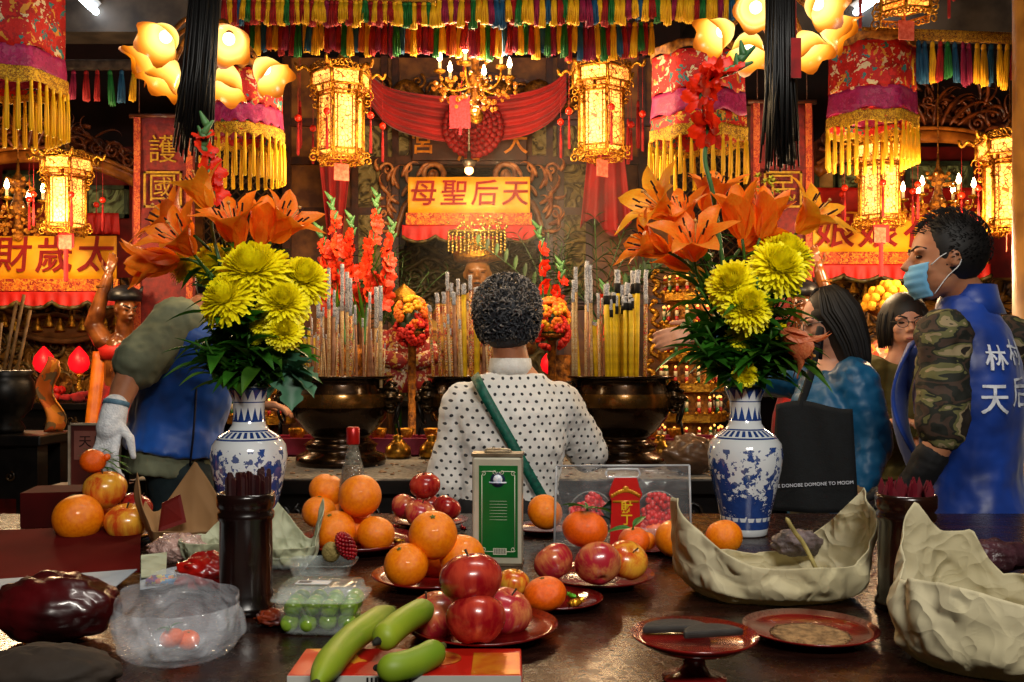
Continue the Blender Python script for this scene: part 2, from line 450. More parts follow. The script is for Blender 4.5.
lattice(640, 752, 100, 420, 6.6, 'dark diamond lattice screen behind the right bouquet')

# ---------------------------------------------------------------- signs
SILK = mat('golden_sign_silk', '#f4ac14', '#e08c08', 6, .6, bump=.1)
def scallop(px0, px1, py0, py1, Y, n=4, depth=.1, droop=.35):
    """scalloped hanging cloth edge in local coordinates of depth Y; returns mesh"""
    X0, X1, Z0, Z1 = pxr(px0, px1, py0, py1, Y); mb = M(); N = n*12
    def fn(u, v):
        ph = u*n; s = abs(sin(pi*ph))**.7
        zb = lerp(Z0+(Z1-Z0)*droop, Z0, s)
        return V((lerp(X0, X1, u), .012*sin(u*n*6*pi)*(v), lerp(Z1, zb, v)))
    mb.grid(fn, N, 8); mb2 = M(); mb2.tube([fn(i/N, 1)+V((0, -.004, 0)) for i in range(N+1)], .012, 6)
    return mb, mb2
def sign(pxs, pys, Y, chars, size, label, border=14, sc=4, cm=None, sh=.08, silk=SILK):
    t = thing('sign_cloth', label, 'sign', (0, Y, 0)); X0, X1, Z0, Z1 = pxr(pxs[0], pxs[1], pys[0], pys[1], Y)
    mb = M(); mb.grid(lambda u, v: V((lerp(X0, X1, u), .006*sin(u*23), lerp(Z0, Z1, v))), 40, 4); obj('cloth_panel', mb, silk, t, solid=.006)
    a, b = pys[1], pys[1]+border
    P = pxr(pxs[0]-2, pxs[1]+2, a, b, Y); mb = M(); mb.box2((P[0], -.012, P[2]), (P[1], .01, P[3]))
    obj('border_band', mb, palmat('brocade_border', ['#b03a10', '#c8620f', '#d88818', '#8c1a08'], 60), t, False)
    m1, m2 = scallop(pxs[0]-6, pxs[1]+6, b, b+17, Y, sc)
    v = obj('scalloped_valance', m1, mat('bright_red_valance', '#d01c10', '#a01008', 10, .6), t, solid=.004); obj('piping', m2, mat('green_gold_piping', '#5a4a18', '#2c2008', 30, .5), v)
    n = len(chars); w = (X1-X0)
    for i, ch in enumerate(chars):
        if ch == ' ': continue
        text('painted_character', ch, size, cm or mat('crimson_ink', '#8c0604', '#780404', 20, .8), t, (X0+w*(i+.5)/n, -.02, (Z0+Z1)/2+.0), 0, .009, .004, sh)
    return t
sign((408, 530), (177, 213), YS-.35, '母聖后天', .178, 'yellow silk sign with four red characters over the central niche', 12, 4)
mb = M(); X0, X1, Z0, Z1 = pxr(412, 527, 128, 160, YS-.14)
t = thing('name_board', 'dark wooden board with gold characters behind the red rosette', 'sign', (0, YS-.14, 0)); mb.box2((X0, 0, Z0), (X1, .04, Z1)); obj('board', mb, mat('dark_board', '#4a2412', '#331608', 12, .5), t, False, bev=.006)
for i, ch in enumerate('宮后大'):
    text('gilt_character', ch, .17, mat('gilt_paint', '#d9861c', '#b0600f', 30, .4, metal=.3), t, ((X0+X1)/2+(i-1)*.31, -.006, (Z0+Z1)/2-(.05 if i == 1 else 0)), 0, .01, .008)
sign((-48, 117), (236, 279), 5.35, '神財歲太', .215, 'orange sign with red characters over the left side shrine', 12, 5, sh=.08)
sign((812, 985), (212, 252), 5.35, '娘娘花金', .23, 'glowing orange sign with red characters over the right side shrine', 12, 5, sh=.08)

# scroll corner carvings beside the centre sign
def corner(px, py, Y, mir, label):
    c = W(px, py, Y); t = thing('corner_carving', label, 'carving', tuple(c)); X, Z = V((mir, 0, 0)), V((0, 0, 1)); mb = M()
    P = cat([X*a+Z*b for a, b in ((.0, 0), (.02, -.08), (.09, -.16), (.17, -.2), (.22, -.32), (.24, -.42))]); P = [p+V((0, 0, 0)) for p in P]
    mb.tube(P, [.03-.012*i/len(P) for i in range(len(P))], 8)
    P = spiral((0, 0, 0), X, Z, .1, 1.8, -1, -.6); mb.tube(P, [.024-.012*i/22 for i in range(22)], 8); mb.sph((0, -.01, 0), .025, 10, 8)
    obj('volute', mb, mat('carved_volute', '#a86a34', '#5c2c10', 25, .4), t)
    mb = M()
    for a, b, ang, L in ((.08, .03, 2.3, .09), (.2, -.02, 1.8, .12), (.26, -.08, 1.4, .13), (.28, -.14, .6, .13), (.24, -.26, .7, .13), (.3, -.24, 1.6, .1), (.28, -.34, .2, .12), (.2, -.15, 1.9, .1), (.36, .02, .9, .07), (.34, -.36, 1.2, .09), (.1, -.02, 1.9, .1), (.16, -.06, 1.2, .12), (.22, -.1, .9, .13), (.22, -.2, .4, .12), (.26, -.3, .9, .12), (.25, -.38, -.3, .1), (.3, -.05, 1.7, .1), (.32, -.16, -.2, .07)):
        d = X*cos(ang)+Z*sin(ang); leafcurl(mb, X*a+Z*b, d, X*-sin(ang)+Z*cos(ang), L, .07)
    scrolls(mb, (0, 0, 0), X, Z, [(.3, .03, .05, 1.3, 1, 0), (.33, -.26, .045, 1.3, -1, 2), (.17, .04, .035, 1.3, 1, 2)])
    obj('acanthus_leaves', mb, mat('salmon_gilt_leaf', '#c8824a', '#7c3c18', 25, .4), t)
    mb = M(); mb.prism([(mir*-.02, .1), (mir*.42, .1), (mir*.42, -.5), (mir*.2, -.5), (mir*.1, -.2)][::mir], (0, .05, 0), (1, 0, 0), (0, 0, 1), -.02); obj('backing_board', mb, mat('dark_blue_board', '#2a2420', '#15100d', 10, .5), t, False)
corner(432, 174, YS-.1, -1, 'gilded scroll and leaf carving left of the yellow sign')
corner(507, 174, YS-.1, 1, 'gilded scroll and leaf carving right of the yellow sign')

# ---------------------------------------------------------------- red drape with rosette
def drape(pts, wid, Y, name, label, catg, folds=5, m=RED, amp=.03):
    t = thing(name, label, catg, (0, Y, 0)); mb = M(); C = cat([W(a, b, Y) for a, b in pts], 10); C = [V((p.x, 0, p.z)) for p in C]; n = len(C)-1
    def fn(u, v):
        i = u*n; k = min(int(i), n-1); p = C[k].lerp(C[k+1], i-k); w = wid(u)
        return p+V((0, -amp*abs(sin(v*folds*pi+u*2))-.02, (v-.5)*w))
    mb.grid(fn, n, folds*6); o = obj('cloth', mb, m, t, solid=.004); return t
SILKR = mat('crimson_drape', '#b4100c', '#880806', 5, .6, sheen=.3)
drape([(372, 92), (390, 108), (425, 118), (470, 122), (520, 117), (550, 105), (566, 88)], lambda u: .2+.1*sin(pi*u), YS-.25, 'red_drape', 'deep red silk drape swagged above the central sign', 'drape', 5, SILKR)
c = W(473, 128, YS-.30)
mb = M()
for ring in range(5):
    r = .045+.032*ring; n = 12+ring*4
    for k in range(n):
        a = 2*pi*(k+.5*ring)/n; mb.sph((r*cos(a), -.09+ring*.016, r*sin(a)), (.022+.003*ring, .025, .022+.003*ring), 7, 5)
mb.sph((0, -.02, 0), (.16, .05, .16), 16, 10)
o = obj('red_rosette', mb, mat('pleated_red_satin', '#a01010', '#5c0606', 60, .6), None); o.location = c; tag(o, 'big pleated red rosette in the middle of the drape', 'rosette')
def hang_cloth(pxa, pxb, pya, pyb, Y, label, flare=.1):
    X0, X1, Z0, Z1 = pxr(pxa, pxb, pya, pyb, Y); mb = M()
    mb.grid(lambda u, v: V((lerp(X0, X1, u)+(u-.5)*flare*v, .03*sin(u*5*pi)*(.3+v), lerp(Z1, Z0+.06*sin(u*7), v))), 30, 14)
    o = obj('hanging_red_cloth', mb, SILKR, None, solid=.004); o.location = (0, Y, 0); tag(o, label, 'drape')
hang_cloth(318, 352, 152, 262, 6.2, 'red cloth hanging beneath the left palace lantern', -.16)
hang_cloth(588, 624, 152, 228, 6.2, 'red cloth hanging beneath the right palace lantern', .1)

# ---------------------------------------------------------------- vertical banners
def banner(px0, px1, py0, py1, Y, chars, label):
    X0, X1, Z0, Z1 = pxr(px0, px1, py0, py1, Y); cx = (X0+X1)/2; w = X1-X0; h = Z1-Z0
    t = thing('vertical_banner', label, 'banner', (cx, Y, Z0))
    mb = M(); mb.grid(lambda u, v: V(((u-.5)*w, .01*sin(v*9+u*5), v*h)), 20, 20); obj('cloth_panel', mb, mat('maroon_banner', '#7c1a14', '#561010', 30, .7, bump=.2), t, solid=.006)
    for s in (-1, 1):
        mb = M(); mb.box2((s*w*.47-w*.1*(s > 0)-.0, -.016, 0), (s*w*.47+w*.1*(s < 0), -.006, h)); obj('woven_border', mb, palmat('woven_border', ['#a83420', '#b8501c', '#8a2414', '#c0642c'], 70), t, False)
    mb = M(); mb.tube([(-w*.55, 0, h+.01), (w*.55, 0, h+.01)], .014, 8); [mb.tube([(s*w*.4, 0, h+.01), (s*w*.4, 0, 3.05-Z0)], .003, 5) for s in (-1, 1)]; obj('top_rod', mb, WOOD, t)
    ym = mat('yellow_embroidery', '#b88c18', '#8c6810', 60, .5)
    for ch, py, boxed in chars:
        z = W(0, py, Y).z-Z0
        text('embroidered_character', ch, .165, ym, t, (0, -.02, z), 0, -.004, .004)
        if boxed:
            mb = M(); frame_bars(mb, -.105, .105, z-.1, z+.1, -.014, .012, .008); obj('embroidered_square', mb, ym, t, False)
banner(133, 195, 118, 345, 5.25, [('護', 152, 0), ('國', 190, 1), ('佑', 224, 0)], 'maroon vertical banner with yellow characters behind the left lilies')
banner(751, 813, 104, 330, 5.25, [('祐', 150, 0), ('民', 190, 1)], 'maroon vertical banner half hidden by black tassel strands')
# ================================================================ lanterns, lamps, hangings
GLOW = None
def glow_panel():
    m, nt, b = base('glowing_lantern_glass', .4); v = coords(nt)
    vo = tex(nt, 'Voronoi', v, 48, feature='DISTANCE_TO_EDGE'); n = tex(nt, 'Noise', v, 16, Detail=2)
    cell = E(vo.outputs['Distance']) > .07; big = (E(n.outputs[0])*1.2-.2).mx(.1)
    nt.links.new(mixc(nt, cell, '#8c5010', '#ffd070'), b.inputs['Base Color'])
    nt.links.new(mixc(nt, (big*1.3-.1), '#ff6408', '#ffd468'), b.inputs['Emission Color'])
    nt.links.new((cell*big*4.2+.08).s, b.inputs['Emission Strength']); return m
GLOW = glow_panel(); BEAD = mat('red_lacquer_bead', '#d8280c', '#a01404', 10, .3); TASR = mat('red_tassel_thread', '#b01410', '#74080a', 120, .7, stretch=(1, 1, .1))
def tassel_mesh(L, w, n=12, rr=random, head=True):
    mb = M()
    if head: mb.lathe([(.001, .0), (w*.28, -.006), (w*.34, -.02), (w*.2, -.03), (w*.3, -.036)], n=8)
    for k in range(n):
        a = 2*pi*k/n; r0 = w*.2; r1 = w*(.35+rr.random()*.15); l = L*(.9+rr.random()*.1)
        mb.tube([(r0*cos(a), r0*sin(a), -.03), (r1*.8*cos(a), r1*.8*sin(a), -l*.5), (r1*cos(a), r1*sin(a), -l)], [w*.14, w*.13, w*.09], 4)
    mb.tube([(0, 0, -.02), (0, 0, -L*.97)], w*.3, 6)
    return mb
def to_mesh(name, mb, mats, smooth=True):
    me = bpy.data.meshes.new(name); me.from_pydata(mb.v, [], mb.f)
    if any(mb.mi): me.polygons.foreach_set('material_index', mb.mi)
    if smooth: me.polygons.foreach_set('use_smooth', [True]*len(me.polygons))
    for x in (mats if isinstance(mats, (list, tuple)) else [mats]): me.materials.append(x)
    return me
LT = tassel_mesh(.17, .016, 7)
def hexp(r, k, a0=0): a = pi/3*k+a0; return V((r*sin(a), -r*cos(a), 0))
def make_lantern(name, label, group):
    """origin at the middle of the body; about .62 tall"""
    t = thing(name, label, 'lantern', group=group); A = pi/6; rb = .115; hb = .16
    mb = M()
    for k in range(6):
        p, q = hexp(rb, k, A), hexp(rb, k+1, A)
        mb.tube([p+V((0, 0, -hb)), p+V((0, 0, hb))], .008, 6)
        for z in (-hb, -hb+.03, hb-.02, hb): mb.tube([p+V((0, 0, z)), q+V((0, 0, z))], .0055, 5)
        for f in (.18, .82):
            c = p.lerp(q, f); mb.tube([c+V((0, 0, -hb+.03)), c+V((0, 0, hb-.02))], .003, 4)
        o = .15; P, Q = hexp(o, k, A), hexp(o, k+1, A)
        for z in (hb+.025, hb+.095): mb.tube([P+V((0, 0, z)), Q+V((0, 0, z))], .006, 5)
        mb.tube([P+V((0, 0, hb+.025)), P+V((0, 0, hb+.095))], .007, 6); mb.tube([p+V((0, 0, hb)), P+V((0, 0, hb+.03))], .006, 5)
    obj('gilt_frame', mb, GOLD, t)
    me = None
    for k in range(6):
        for (r, z0, z1, i0, i1, nm) in ((rb-.004, -hb+.03, hb-.02, .04, .96, 'glass_panel'), (.146, hb+.03, hb+.09, .08, .92, 'upper_glass_panel')):
            p, q = hexp(r, k, A), hexp(r, k+1, A); a, b = p.lerp(q, i0), p.lerp(q, i1); n = (q-p).cross(V((0, 0, 1))).normalized()*.002
            mb = M(); vs = [a+V((0, 0, z0)), b+V((0, 0, z0)), b+V((0, 0, z1)), a+V((0, 0, z1))]
            mb.add(vs+[x-n for x in vs], [(0, 1, 2, 3), (7, 6, 5, 4), (0, 4, 5, 1), (1, 5, 6, 2), (2, 6, 7, 3), (3, 7, 4, 0)]); obj(nm, mb, GLOW, t, False)
    mb = M(); rr = random.Random(2)          # pierced fretwork: crown, brackets, skirt
    for k in range(6):
        P, Q = hexp(.155, k, A), hexp(.155, k+1, A); d = (Q-P).normalized(); o = P.normalized()
        for j in range(7):
            c = P.lerp(Q, (j+.5)/7); h = .03+.02*sin(pi*(j+.5)/7)
            mb.tube(spiral(c+V((0, 0, hb+.1+h*.4)), d, V((0, 0, 1)), h*.55, 1.2, 1 if j < 3.5 else -1, 0, 10), .0045, 4)
        D = o
        mb.tube(cat([P+V((0, 0, hb+.095)), P+D*.03+V((0, 0, hb+.12)), P+D*.06+V((0, 0, hb+.1)), P+D*.075+V((0, 0, hb+.135))], 4), [.009]*12+[.004], 5)
        for z, r, s in ((hb+.01, .03, 1), (hb-.03, .022, 1), (hb-.07, .016, 1), (-hb+.02, .02, -1), (-hb-.01, .026, -1)):
            mb.tube(spiral(hexp(rb, k, A)+D*(r*.9)+V((0, 0, z)), D, V((0, 0, 1)), r, 1.3, s, rr.uniform(0, 6), 12), .005, 4)
        p, q = hexp(rb, k, A), hexp(rb, k+1, A)
        for j in range(6):
            c = p.lerp(q, (j+.5)/6); mb.tube(spiral(c+V((0, 0, -hb-.018)), d, V((0, 0, 1)), .016, 1.1, 1 if j < 3 else -1, 2, 9), .004, 4)
    obj('pierced_fretwork', mb, GOLD, t)
    mb = M(); mb.lathe([(.13, hb+.1), (.08, hb+.13), (.03, hb+.16), (.012, hb+.2), (.004, hb+.22), (.003, hb+.6)], n=12); obj('roof_and_cord', mb, GOLDD, t)
    for k in range(6):
        p = hexp(.215, k, A)+V((0, 0, .0)); T_ = M(); T_.tube([(0, 0, .29), (0, 0, .03)], .0012, 3); T_.merge(LT, Matrix.Translation((0, 0, -.0)))
        ts = obj('corner_tassel', T_, TASR, t); ts.location = p
        mb = M(); mb.sph((0, 0, .02), .018, 10, 8); obj('round_bead', mb, BEAD, ts)
    mb = M(); mb.tube([(0, 0, -hb), (0, 0, -.2)], .003, 4); mb.box((0, -.01, -.235), (.075, .004, .085)); obj('paper_tag', mb, mat('pink_paper_tag', '#d86a50', '#c0442c', 60, .7), t, False)
    return t
LAN = make_lantern('palace_lantern', 'glowing gilt hexagonal lantern left of the central chandelier', 'gilt palace lanterns')
LAN.location = W(341, 126, 4.8); LAN.rotation_euler.z = radians(22)
def lan(px, py, Y, rz, s, label): o = dup(LAN, W(px, py, Y), radians(rz), label, None, s); o.name = 'palace_lantern'; return o
lan(601, 122, 4.8, 38, 1, 'glowing gilt hexagonal lantern right of the central chandelier')
lan(66, 203, 5.0, 3, .88, 'gilt hexagonal lantern hanging before the left carved arch')
lan(879, 193, 5.0, 14, .95, 'gilt hexagonal lantern above the masked man, under gold fringe')
lan(1010, 195, 4.6, 25, 1.0, 'gilt hexagonal lantern beside the ochre pillar at right edge')
lan(905, -22, 4.0, 10, .95, 'gilt hexagonal lantern cut by the top edge of the view')
# red square tags beneath side lanterns
for px, py, w, h, Y, lb in ((66, 238, .085, .1, 5.0, 'dark red square tag hanging before the left sign'), (881, 230, .085, .13, 5.0, 'red square tag hanging before the right sign')):
    mb = M(); mb.box((0, 0, 0), (w, .006, h)); mb.tube([(0, 0, h/2), (0, 0, h/2+.1)], .002, 4); mb.tube([(0, 0, -h/2), (0, 0, -h/2-.18)], .012, 6)
    o = obj('red_tag', mb, RED, None, False); o.location = W(px, py, Y); tag(o, lb, 'tag')

# ---------------------------------------------------------------- crystal chandeliers
FLAME = emat('candle_bulb_glow', '#ffd9a0', 26); CRY = mat('amber_crystal', '#e0963c', '#8c4a10', 60, .08, .2, spec=1, coat=1)
def make_chandelier(label):
    t = thing('crystal_chandelier', label, 'chandelier', group=None); rr = random.Random(5)
    mb = M(); mb.lathe([(.004, .3), (.012, .22), (.03, .19), (.05, .16), (.03, .12), (.018, .1), (.03, .05), (.055, .0), (.02, -.05), (.03, -.09), (.01, -.13)], n=16)
    mb.tube([(0, 0, .25), (0, 0, .8)], .004, 5)
    obj('central_stem', mb, GOLDD, t)
    for k in range(6):
        a = 2*pi*k/6+.3; d = V((cos(a), sin(a), 0)); Z = V((0, 0, 1))
        mb = M(); mb.tube(bez(Z*0, d*.1-Z*.09, d*.19-Z*.06, d*.19+Z*.03, 10), .006, 6); mb.lathe([(.006, .025), (.03, .035), (.032, .045), (.01, .05)], d*.19, 10)
        arm = obj('arm', mb, GOLD, t)
        mb = M(); mb.lathe([(.009, .05), (.009, .09)], d*.19, 8); obj('candle_sleeve', mb, mat('ivory_sleeve', '#e8d8b0', '#c8b080', 20, .5), arm)
        mb = M(); mb.lathe([(.005, .09), (.014, .105), (.011, .125), (.002, .15)], d*.19, 8); obj('flame_bulb', mb, FLAME, arm)
    mb = M()
    for r, z, n in ((.2, -.02, 30), (.16, -.07, 24), (.1, -.12, 18), (.08, .12, 16), (.06, .17, 12)):
        for k in range(n):
            a = 2*pi*k/n+rr.random()*.1; q = r*(1+rr.uniform(-.12, .12)); mb.sph((q*cos(a), q*sin(a), z+rr.uniform(-.02, .02)), rr.uniform(.009, .016), 5, 4)
    for k in range(40):
        a = rr.uniform(0, 6.3); q = rr.uniform(.04, .19); mb.sph((q*cos(a), q*sin(a), rr.uniform(-.1, .02)), rr.uniform(.008, .014), 5, 4)
    mb.sph((0, 0, -.15), .03, 10, 8); q = obj('crystal_beads', mb, CRY, t, False); q['kind'] = 'stuff'
    return t
CH = make_chandelier('amber crystal chandelier lit with candle bulbs above the red drape'); CH.location = W(475, 82, 5.0)
for px, py, Y, lb in ((18, 210, 5.3, 'small lit crystal chandelier at the far left edge'), (938, 205, 5.3, 'small lit crystal chandelier behind the masked man')):
    dup(CH, W(px, py, Y), .4, lb, None, .95)
# pendant rod and bulb
o = thing('pendant_bulb', 'small bulb on a long grey rod before the central sign', 'lamp', tuple(W(469, 168, 5.9)))
mb = M(); mb.tube([(0, 0, .02), (0, 0, 1.4)], .007, 6); mb.lathe([(.02, .0), (.045, .03), (.04, .045), (.012, .06), (.012, .1)], n=14); obj('rod', mb, mat('grey_metal_rod', '#7a6c5c', '#544a3e', 30, .4, .7), o)
mb = M(); mb.sph((0, 0, -.015), .028, 12, 8); obj('bulb', mb, emat('orange_bulb_glow', '#ffb070', 6), o)
mb = M(); mb.sph((0, 0, 0), .045, 16, 12); mb.tube([(0, 0, .04), (0, 0, 4.1-W(0, 116, 5.6).z)], .002, 4); o = obj('brass_ball', mb, GOLD, None); o.location = W(476, 116, 5.6); tag(o, 'brass ball hanging before the red rosette', 'ornament')
mb = M(); mb.box((0, 0, 0), (.11, .004, .17)); mb.tube([(0, 0, .08), (.02, 0, .25)], .002, 4); mb.tube([(0, 0, -.08), (0, 0, -.12)], .008, 5)
o = obj('paper_charm', mb, mat('pink_red_charm', '#c83040', '#8e1620', 90, .7), None, False); o.location = W(460, 112, 5.0); tag(o, 'pink red paper charm hanging below the chandelier', 'charm')

# ---------------------------------------------------------------- tulip-shade lamps
def shade_glow():
    m, nt, b = base('amber_shade_glass', .25, trans=0); v = coords(nt)
    s = nt.nodes.new('ShaderNodeSeparateXYZ'); nt.links.new(v, s.inputs[0]); z = E(s.outputs[2])
    f = ((z*-1.0)*6.6-.05).mx(0).mn(1)      # 0 near the neck .. 1 at the rim: the glass is tinted amber at the rim
    nt.links.new(ramp(nt, f.s, [(.0, '#ffc860'), (.3, '#ffe088'), (.58, '#ffc448'), (.8, '#d87408'), (.95, '#7c3402')]), b.inputs['Emission Color'])
    nt.links.new(ramp(nt, f.s, [(.5, '#8c7850'), (.95, '#6c4010')]), b.inputs['Base Color'])
    b.inputs['Emission Strength'].default_value = 1.55; return m
SHG = shade_glow()
def shade_mesh():
    mb = M(); prof = [(.018, 0), (.03, -.012), (.05, -.035), (.062, -.06), (.068, -.085), (.074, -.11), (.086, -.135), (.098, -.148)]
    lob = lambda a, z: 1+(.09*cos(a*5)*max(0, (-z-.07)/.08))
    n = 30
    for i in range(len(prof)-1):
        pass
    vs = []; 
    for r, z in prof:
        for k in range(n):
            a = 2*pi*k/n; q = r*lob(a, z); dz = .014*cos(a*5)*max(0, (-z-.07)/.08); vs.append((q*cos(a), q*sin(a), z-dz))
    mb.add(vs, [(i*n+k, i*n+(k+1) % n, (i+1)*n+(k+1) % n, (i+1)*n+k) for i in range(len(prof)-1) for k in range(n)]); return mb
SHM = to_mesh('glass_shade', shade_mesh(), SHG)
BLB = emat('warm_bulb_glow', '#ffeec0', 4)
def tulip_lamp(loc, shades, label, rz=0, Sc=1.0):
    t = thing('tulip_shade_lamp', label, 'lamp', loc, rz); mb = M(); mb.lathe([(.004, .9), (.004, .1), (.02, .08), (.03, .04), (.02, 0), (.035, -.03), (.02, -.06), (.004, -.08)], n=14); obj('central_stem', mb, GOLDD, t)
    for (x, y, z, dx, dy, dz) in shades:
        mb = M(); p = V((x, y, z)); d = V((dx, dy, dz)).normalized(); mb.tube(bez((0, 0, .02), V((x*.4, y*.4, .12)), p-d*.1+V((0, 0, .03)), p, 10), .008, 6)
        arm = obj('curved_arm', mb, GOLDD, t)
        s = obj('glass_shade', SHM, SHG, arm, solid=0); s.matrix_local = Matrix.Translation(p) @ frm(-d).to_4x4() @ Matrix.Scale(Sc, 4)
        mb = M(); mb.sph(p+d*.06*Sc, (.021, .021, .021), 10, 8); obj('bulb', mb, BLB, arm)
    return t
Yl = 3.3; k_ = Yl/F
def S(px, py, cx, cy, dy, d): return ((px-cx)*k_, dy, -(py-cy)*k_)+d
cx, cy = 203, 52
tulip_lamp(tuple(W(cx, cy, Yl)), [S(162, 50, cx, cy, .0, (-.8, -.25, -.55)), S(185, 44, cx, cy, -.12, (-.2, -.62, -.5)), S(180, 66, cx, cy, -.05, (-.4, -.25, -.8)),
    S(238, 44, cx, cy, -.1, (.15, -.62, -.5)), S(254, 56, cx, cy, .05, (.6, -.25, -.7)), S(232, 68, cx, cy, -.02, (-.1, -.25, -.85))], 'tulip shade lamp glowing at upper left beside black strands', 0, .75)
cx, cy = 772, 18
tulip_lamp(tuple(W(cx, cy, Yl)), [S(732, 26, cx, cy, 0, (-.8, -.3, -.5)), S(745, 20, cx, cy, -.13, (-.1, -.62, -.3)), S(746, 38, cx, cy, -.05, (-.15, -.3, -.85)),
    S(800, 12, cx, cy, -.1, (.3, -.6, -.4)), S(822, 18, cx, cy, .02, (.8, -.25, -.6)), S(798, 36, cx, cy, -.03, (.3, -.3, -.85))], 'tulip shade lamp glowing at upper right beside the gladiolus', 0, .76)

# ---------------------------------------------------------------- fluorescent tubes
def tube_light(a, b, label):
    a, b = V(a), V(b); t = thing('fluorescent_lamp', label, 'lamp', tuple((a+b)/2)); c = (a+b)/2; d = (b-a)/2
    mb = M(); mb.tube([-d, d], .018, 10); obj('glass_tube', mb, emat('cool_tube_glow', '#dff2ff', 14), t)
    mb = M(); mb.tube([-d*1.03+V((0, 0, .045)), d*1.03+V((0, 0, .045))], .03, 4)
    for s in (-1, 1): mb.box(d*s*1.02+V((0, 0, .02)), (.05, .05, .08))
    obj('housing', mb, mat('white_enamel', '#c8ccd0', '#a8acb0', 10, .4), t, False)
tube_light(W(113, 28, 5.4), W(52, -30, 4.6), 'lit fluorescent tube on the ceiling at upper left')
tube_light(W(846, 19, 5.2), W(915, -26, 4.9), 'lit fluorescent tube on the ceiling at upper right')

# ---------------------------------------------------------------- embroidered hanging canopies
EMB = palmat('phoenix_embroidery', ['#c01814', '#a81010', '#c8201c', '#b01410', '#d09030', '#b81814', '#c81c14', '#981010', '#d8c8a0', '#c81c18', '#c01410', '#2c7a7c', '#b41210', '#a80e0c'], 42, .65)
MAG = palmat('magenta_brocade', ['#a81c5c', '#8e1450', '#b02868', '#9c1858', '#a8406a', '#a01850'], 50, .55)
REDB = palmat('red_brocade_band', ['#c01a10', '#b01410', '#c82014', '#2c6a4c', '#d8a83c', '#b81410', '#c81c10'], 50, .6)
FR = mat('golden_fringe', '#f8c818', '#e0a408', 140, .55, stretch=(1, 1, .12))
FTM = to_mesh('fringe_tassel', tassel_mesh(.17, .02, 7, random.Random(3)), FR)
def canopy(px0, px1, pys, Y, n, label, rot=0, bulge=0.0):
    """polygonal embroidered drum; pys = y of top, band, net, fringe top, fringe bottom"""
    r = (px1-px0)/2*Y/F; c = W((px0+px1)/2, pys[2], Y); t = thing('embroidered_canopy', label, 'canopy', tuple(c), rot); zz = [(pys[2]-p)*Y/F for p in pys]
    def ring(nm, z0, z1, m, r0=1, r1=1, folds=0):
        mb = M(); N = n*6
        def fn(u, v):
            a = u*2*pi; k = (a/(2*pi)*n) % 1; pr = cos(pi/n)/cos(pi*2*(k-.5)/n/1.0) if n < 12 else 1
            q = r*lerp(r0, r1, v)*pr*(1+.012*sin(a*17+v*3)); return V((q*cos(a), q*sin(a), lerp(z0, z1, v)+.01*sin(a*n*1.0)*(1-v)))
        mb.grid(fn, N, 6); return obj(nm, mb, m, t, solid=.004)
    ring('embroidered_panel', zz[1], zz[0], EMB); ring('magenta_band', zz[2], zz[1], MAG, 1.04, 1.0)
    ring('lower_red_band', zz[3]+.01, zz[2], REDB, 1.05, 1.02)
    ring('golden_net', zz[3]-.02, zz[3]+.035, palmat('golden_net', ['#d8a014', '#a87008', '#e0b428', '#7c4c08'], 90), 1.06, 1.06)
    ring('top_ruffle', zz[0], zz[0]+.04, mat('gold_ruffle', '#b87820', '#6c3c10', 50, .6), 1.02, 1.04)
    nt_ = 30; s = (zz[3]-zz[4])/.17
    for k in range(nt_):
        a = 2*pi*k/nt_; kk = (a/(2*pi)*n) % 1; pr = cos(pi/n)/cos(pi*2*(kk-.5)/n) if n < 12 else 1
        o = obj('fringe_tassel', FTM, FR, t); o.location = (r*1.06*pr*cos(a), r*1.06*pr*sin(a), zz[3]-.01); o.scale = (1, 1, s)
canopy(205, 281, (78, 112, 130, 139, 182), 4.4, 20, 'red and magenta embroidered canopy with gold fringe left of the lantern')
canopy(650, 746, (62, 100, 122, 142, 181), 4.3, 8, 'red embroidered drum canopy with gold fringe behind the red gladiolus', .2)
canopy(-38, 60, (-12, 56, 78, 86, 138), 3.8, 6, 'red embroidered drum canopy with gold fringe in the upper left corner', .3)
canopy(828, 913, (52, 96, 118, 127, 166), 4.5, 7, 'tan and magenta embroidered canopy with gold fringe above the right lantern', .5)

# ---------------------------------------------------------------- tasselled valances
TC = {k: mat(k+'_tassel_thread', a, b, 150, .65, stretch=(1, 1, .1)) for k, a, b in (('yellow', '#f8c010', '#d89808'), ('red', '#d81c10', '#a80c08'), ('green', '#1c7a30', '#0c4a1a'), ('blue', '#1a5a80', '#0c3a5c'), ('magenta', '#a01848', '#6c0c30'), ('orange', '#d8680c', '#a04404'))}
TMs = {k: to_mesh('silk_tassel', tassel_mesh(.17, .034, 10, random.Random(len(k))), m_) for k, m_ in TC.items()}
def valance(a, b, n, seq, L, label, band=.05, bm=None, seed=1, drop=0, sag=0):
    a, b = V(a), V(b); t = thing('tasselled_valance', label, 'valance', tuple(a)); rr = random.Random(seed); d = b-a
    mb = M(); nn = 40; mb.grid(lambda u, v: d*u+V((0, 0, -sag*sin(pi*u)+v*band)), nn, 3); obj('beaded_band', mb, bm or palmat('beaded_gold_band', ['#b87c14', '#7c4408', '#d8a028', '#5c2c06', '#c08c1c'], 110), t, solid=.012)
    for k in range(n):
        u = (k+.5)/n; c = seq[k % len(seq)] if rr.random() > .12 else rr.choice(list(TC)); l = L*rr.uniform(.85, 1.12)
        o = obj('silk_tassel', TMs[c], TC[c], t); o.location = d*u+V((0, rr.uniform(-.01, .01), -sag*sin(pi*u)-drop)); o.scale = (rr.uniform(.8, 1.1), 1, l/.17); o.rotation_euler = (rr.uniform(-.06, .06), rr.uniform(-.06, .06), rr.uniform(0, 6))
Y1 = 4.15
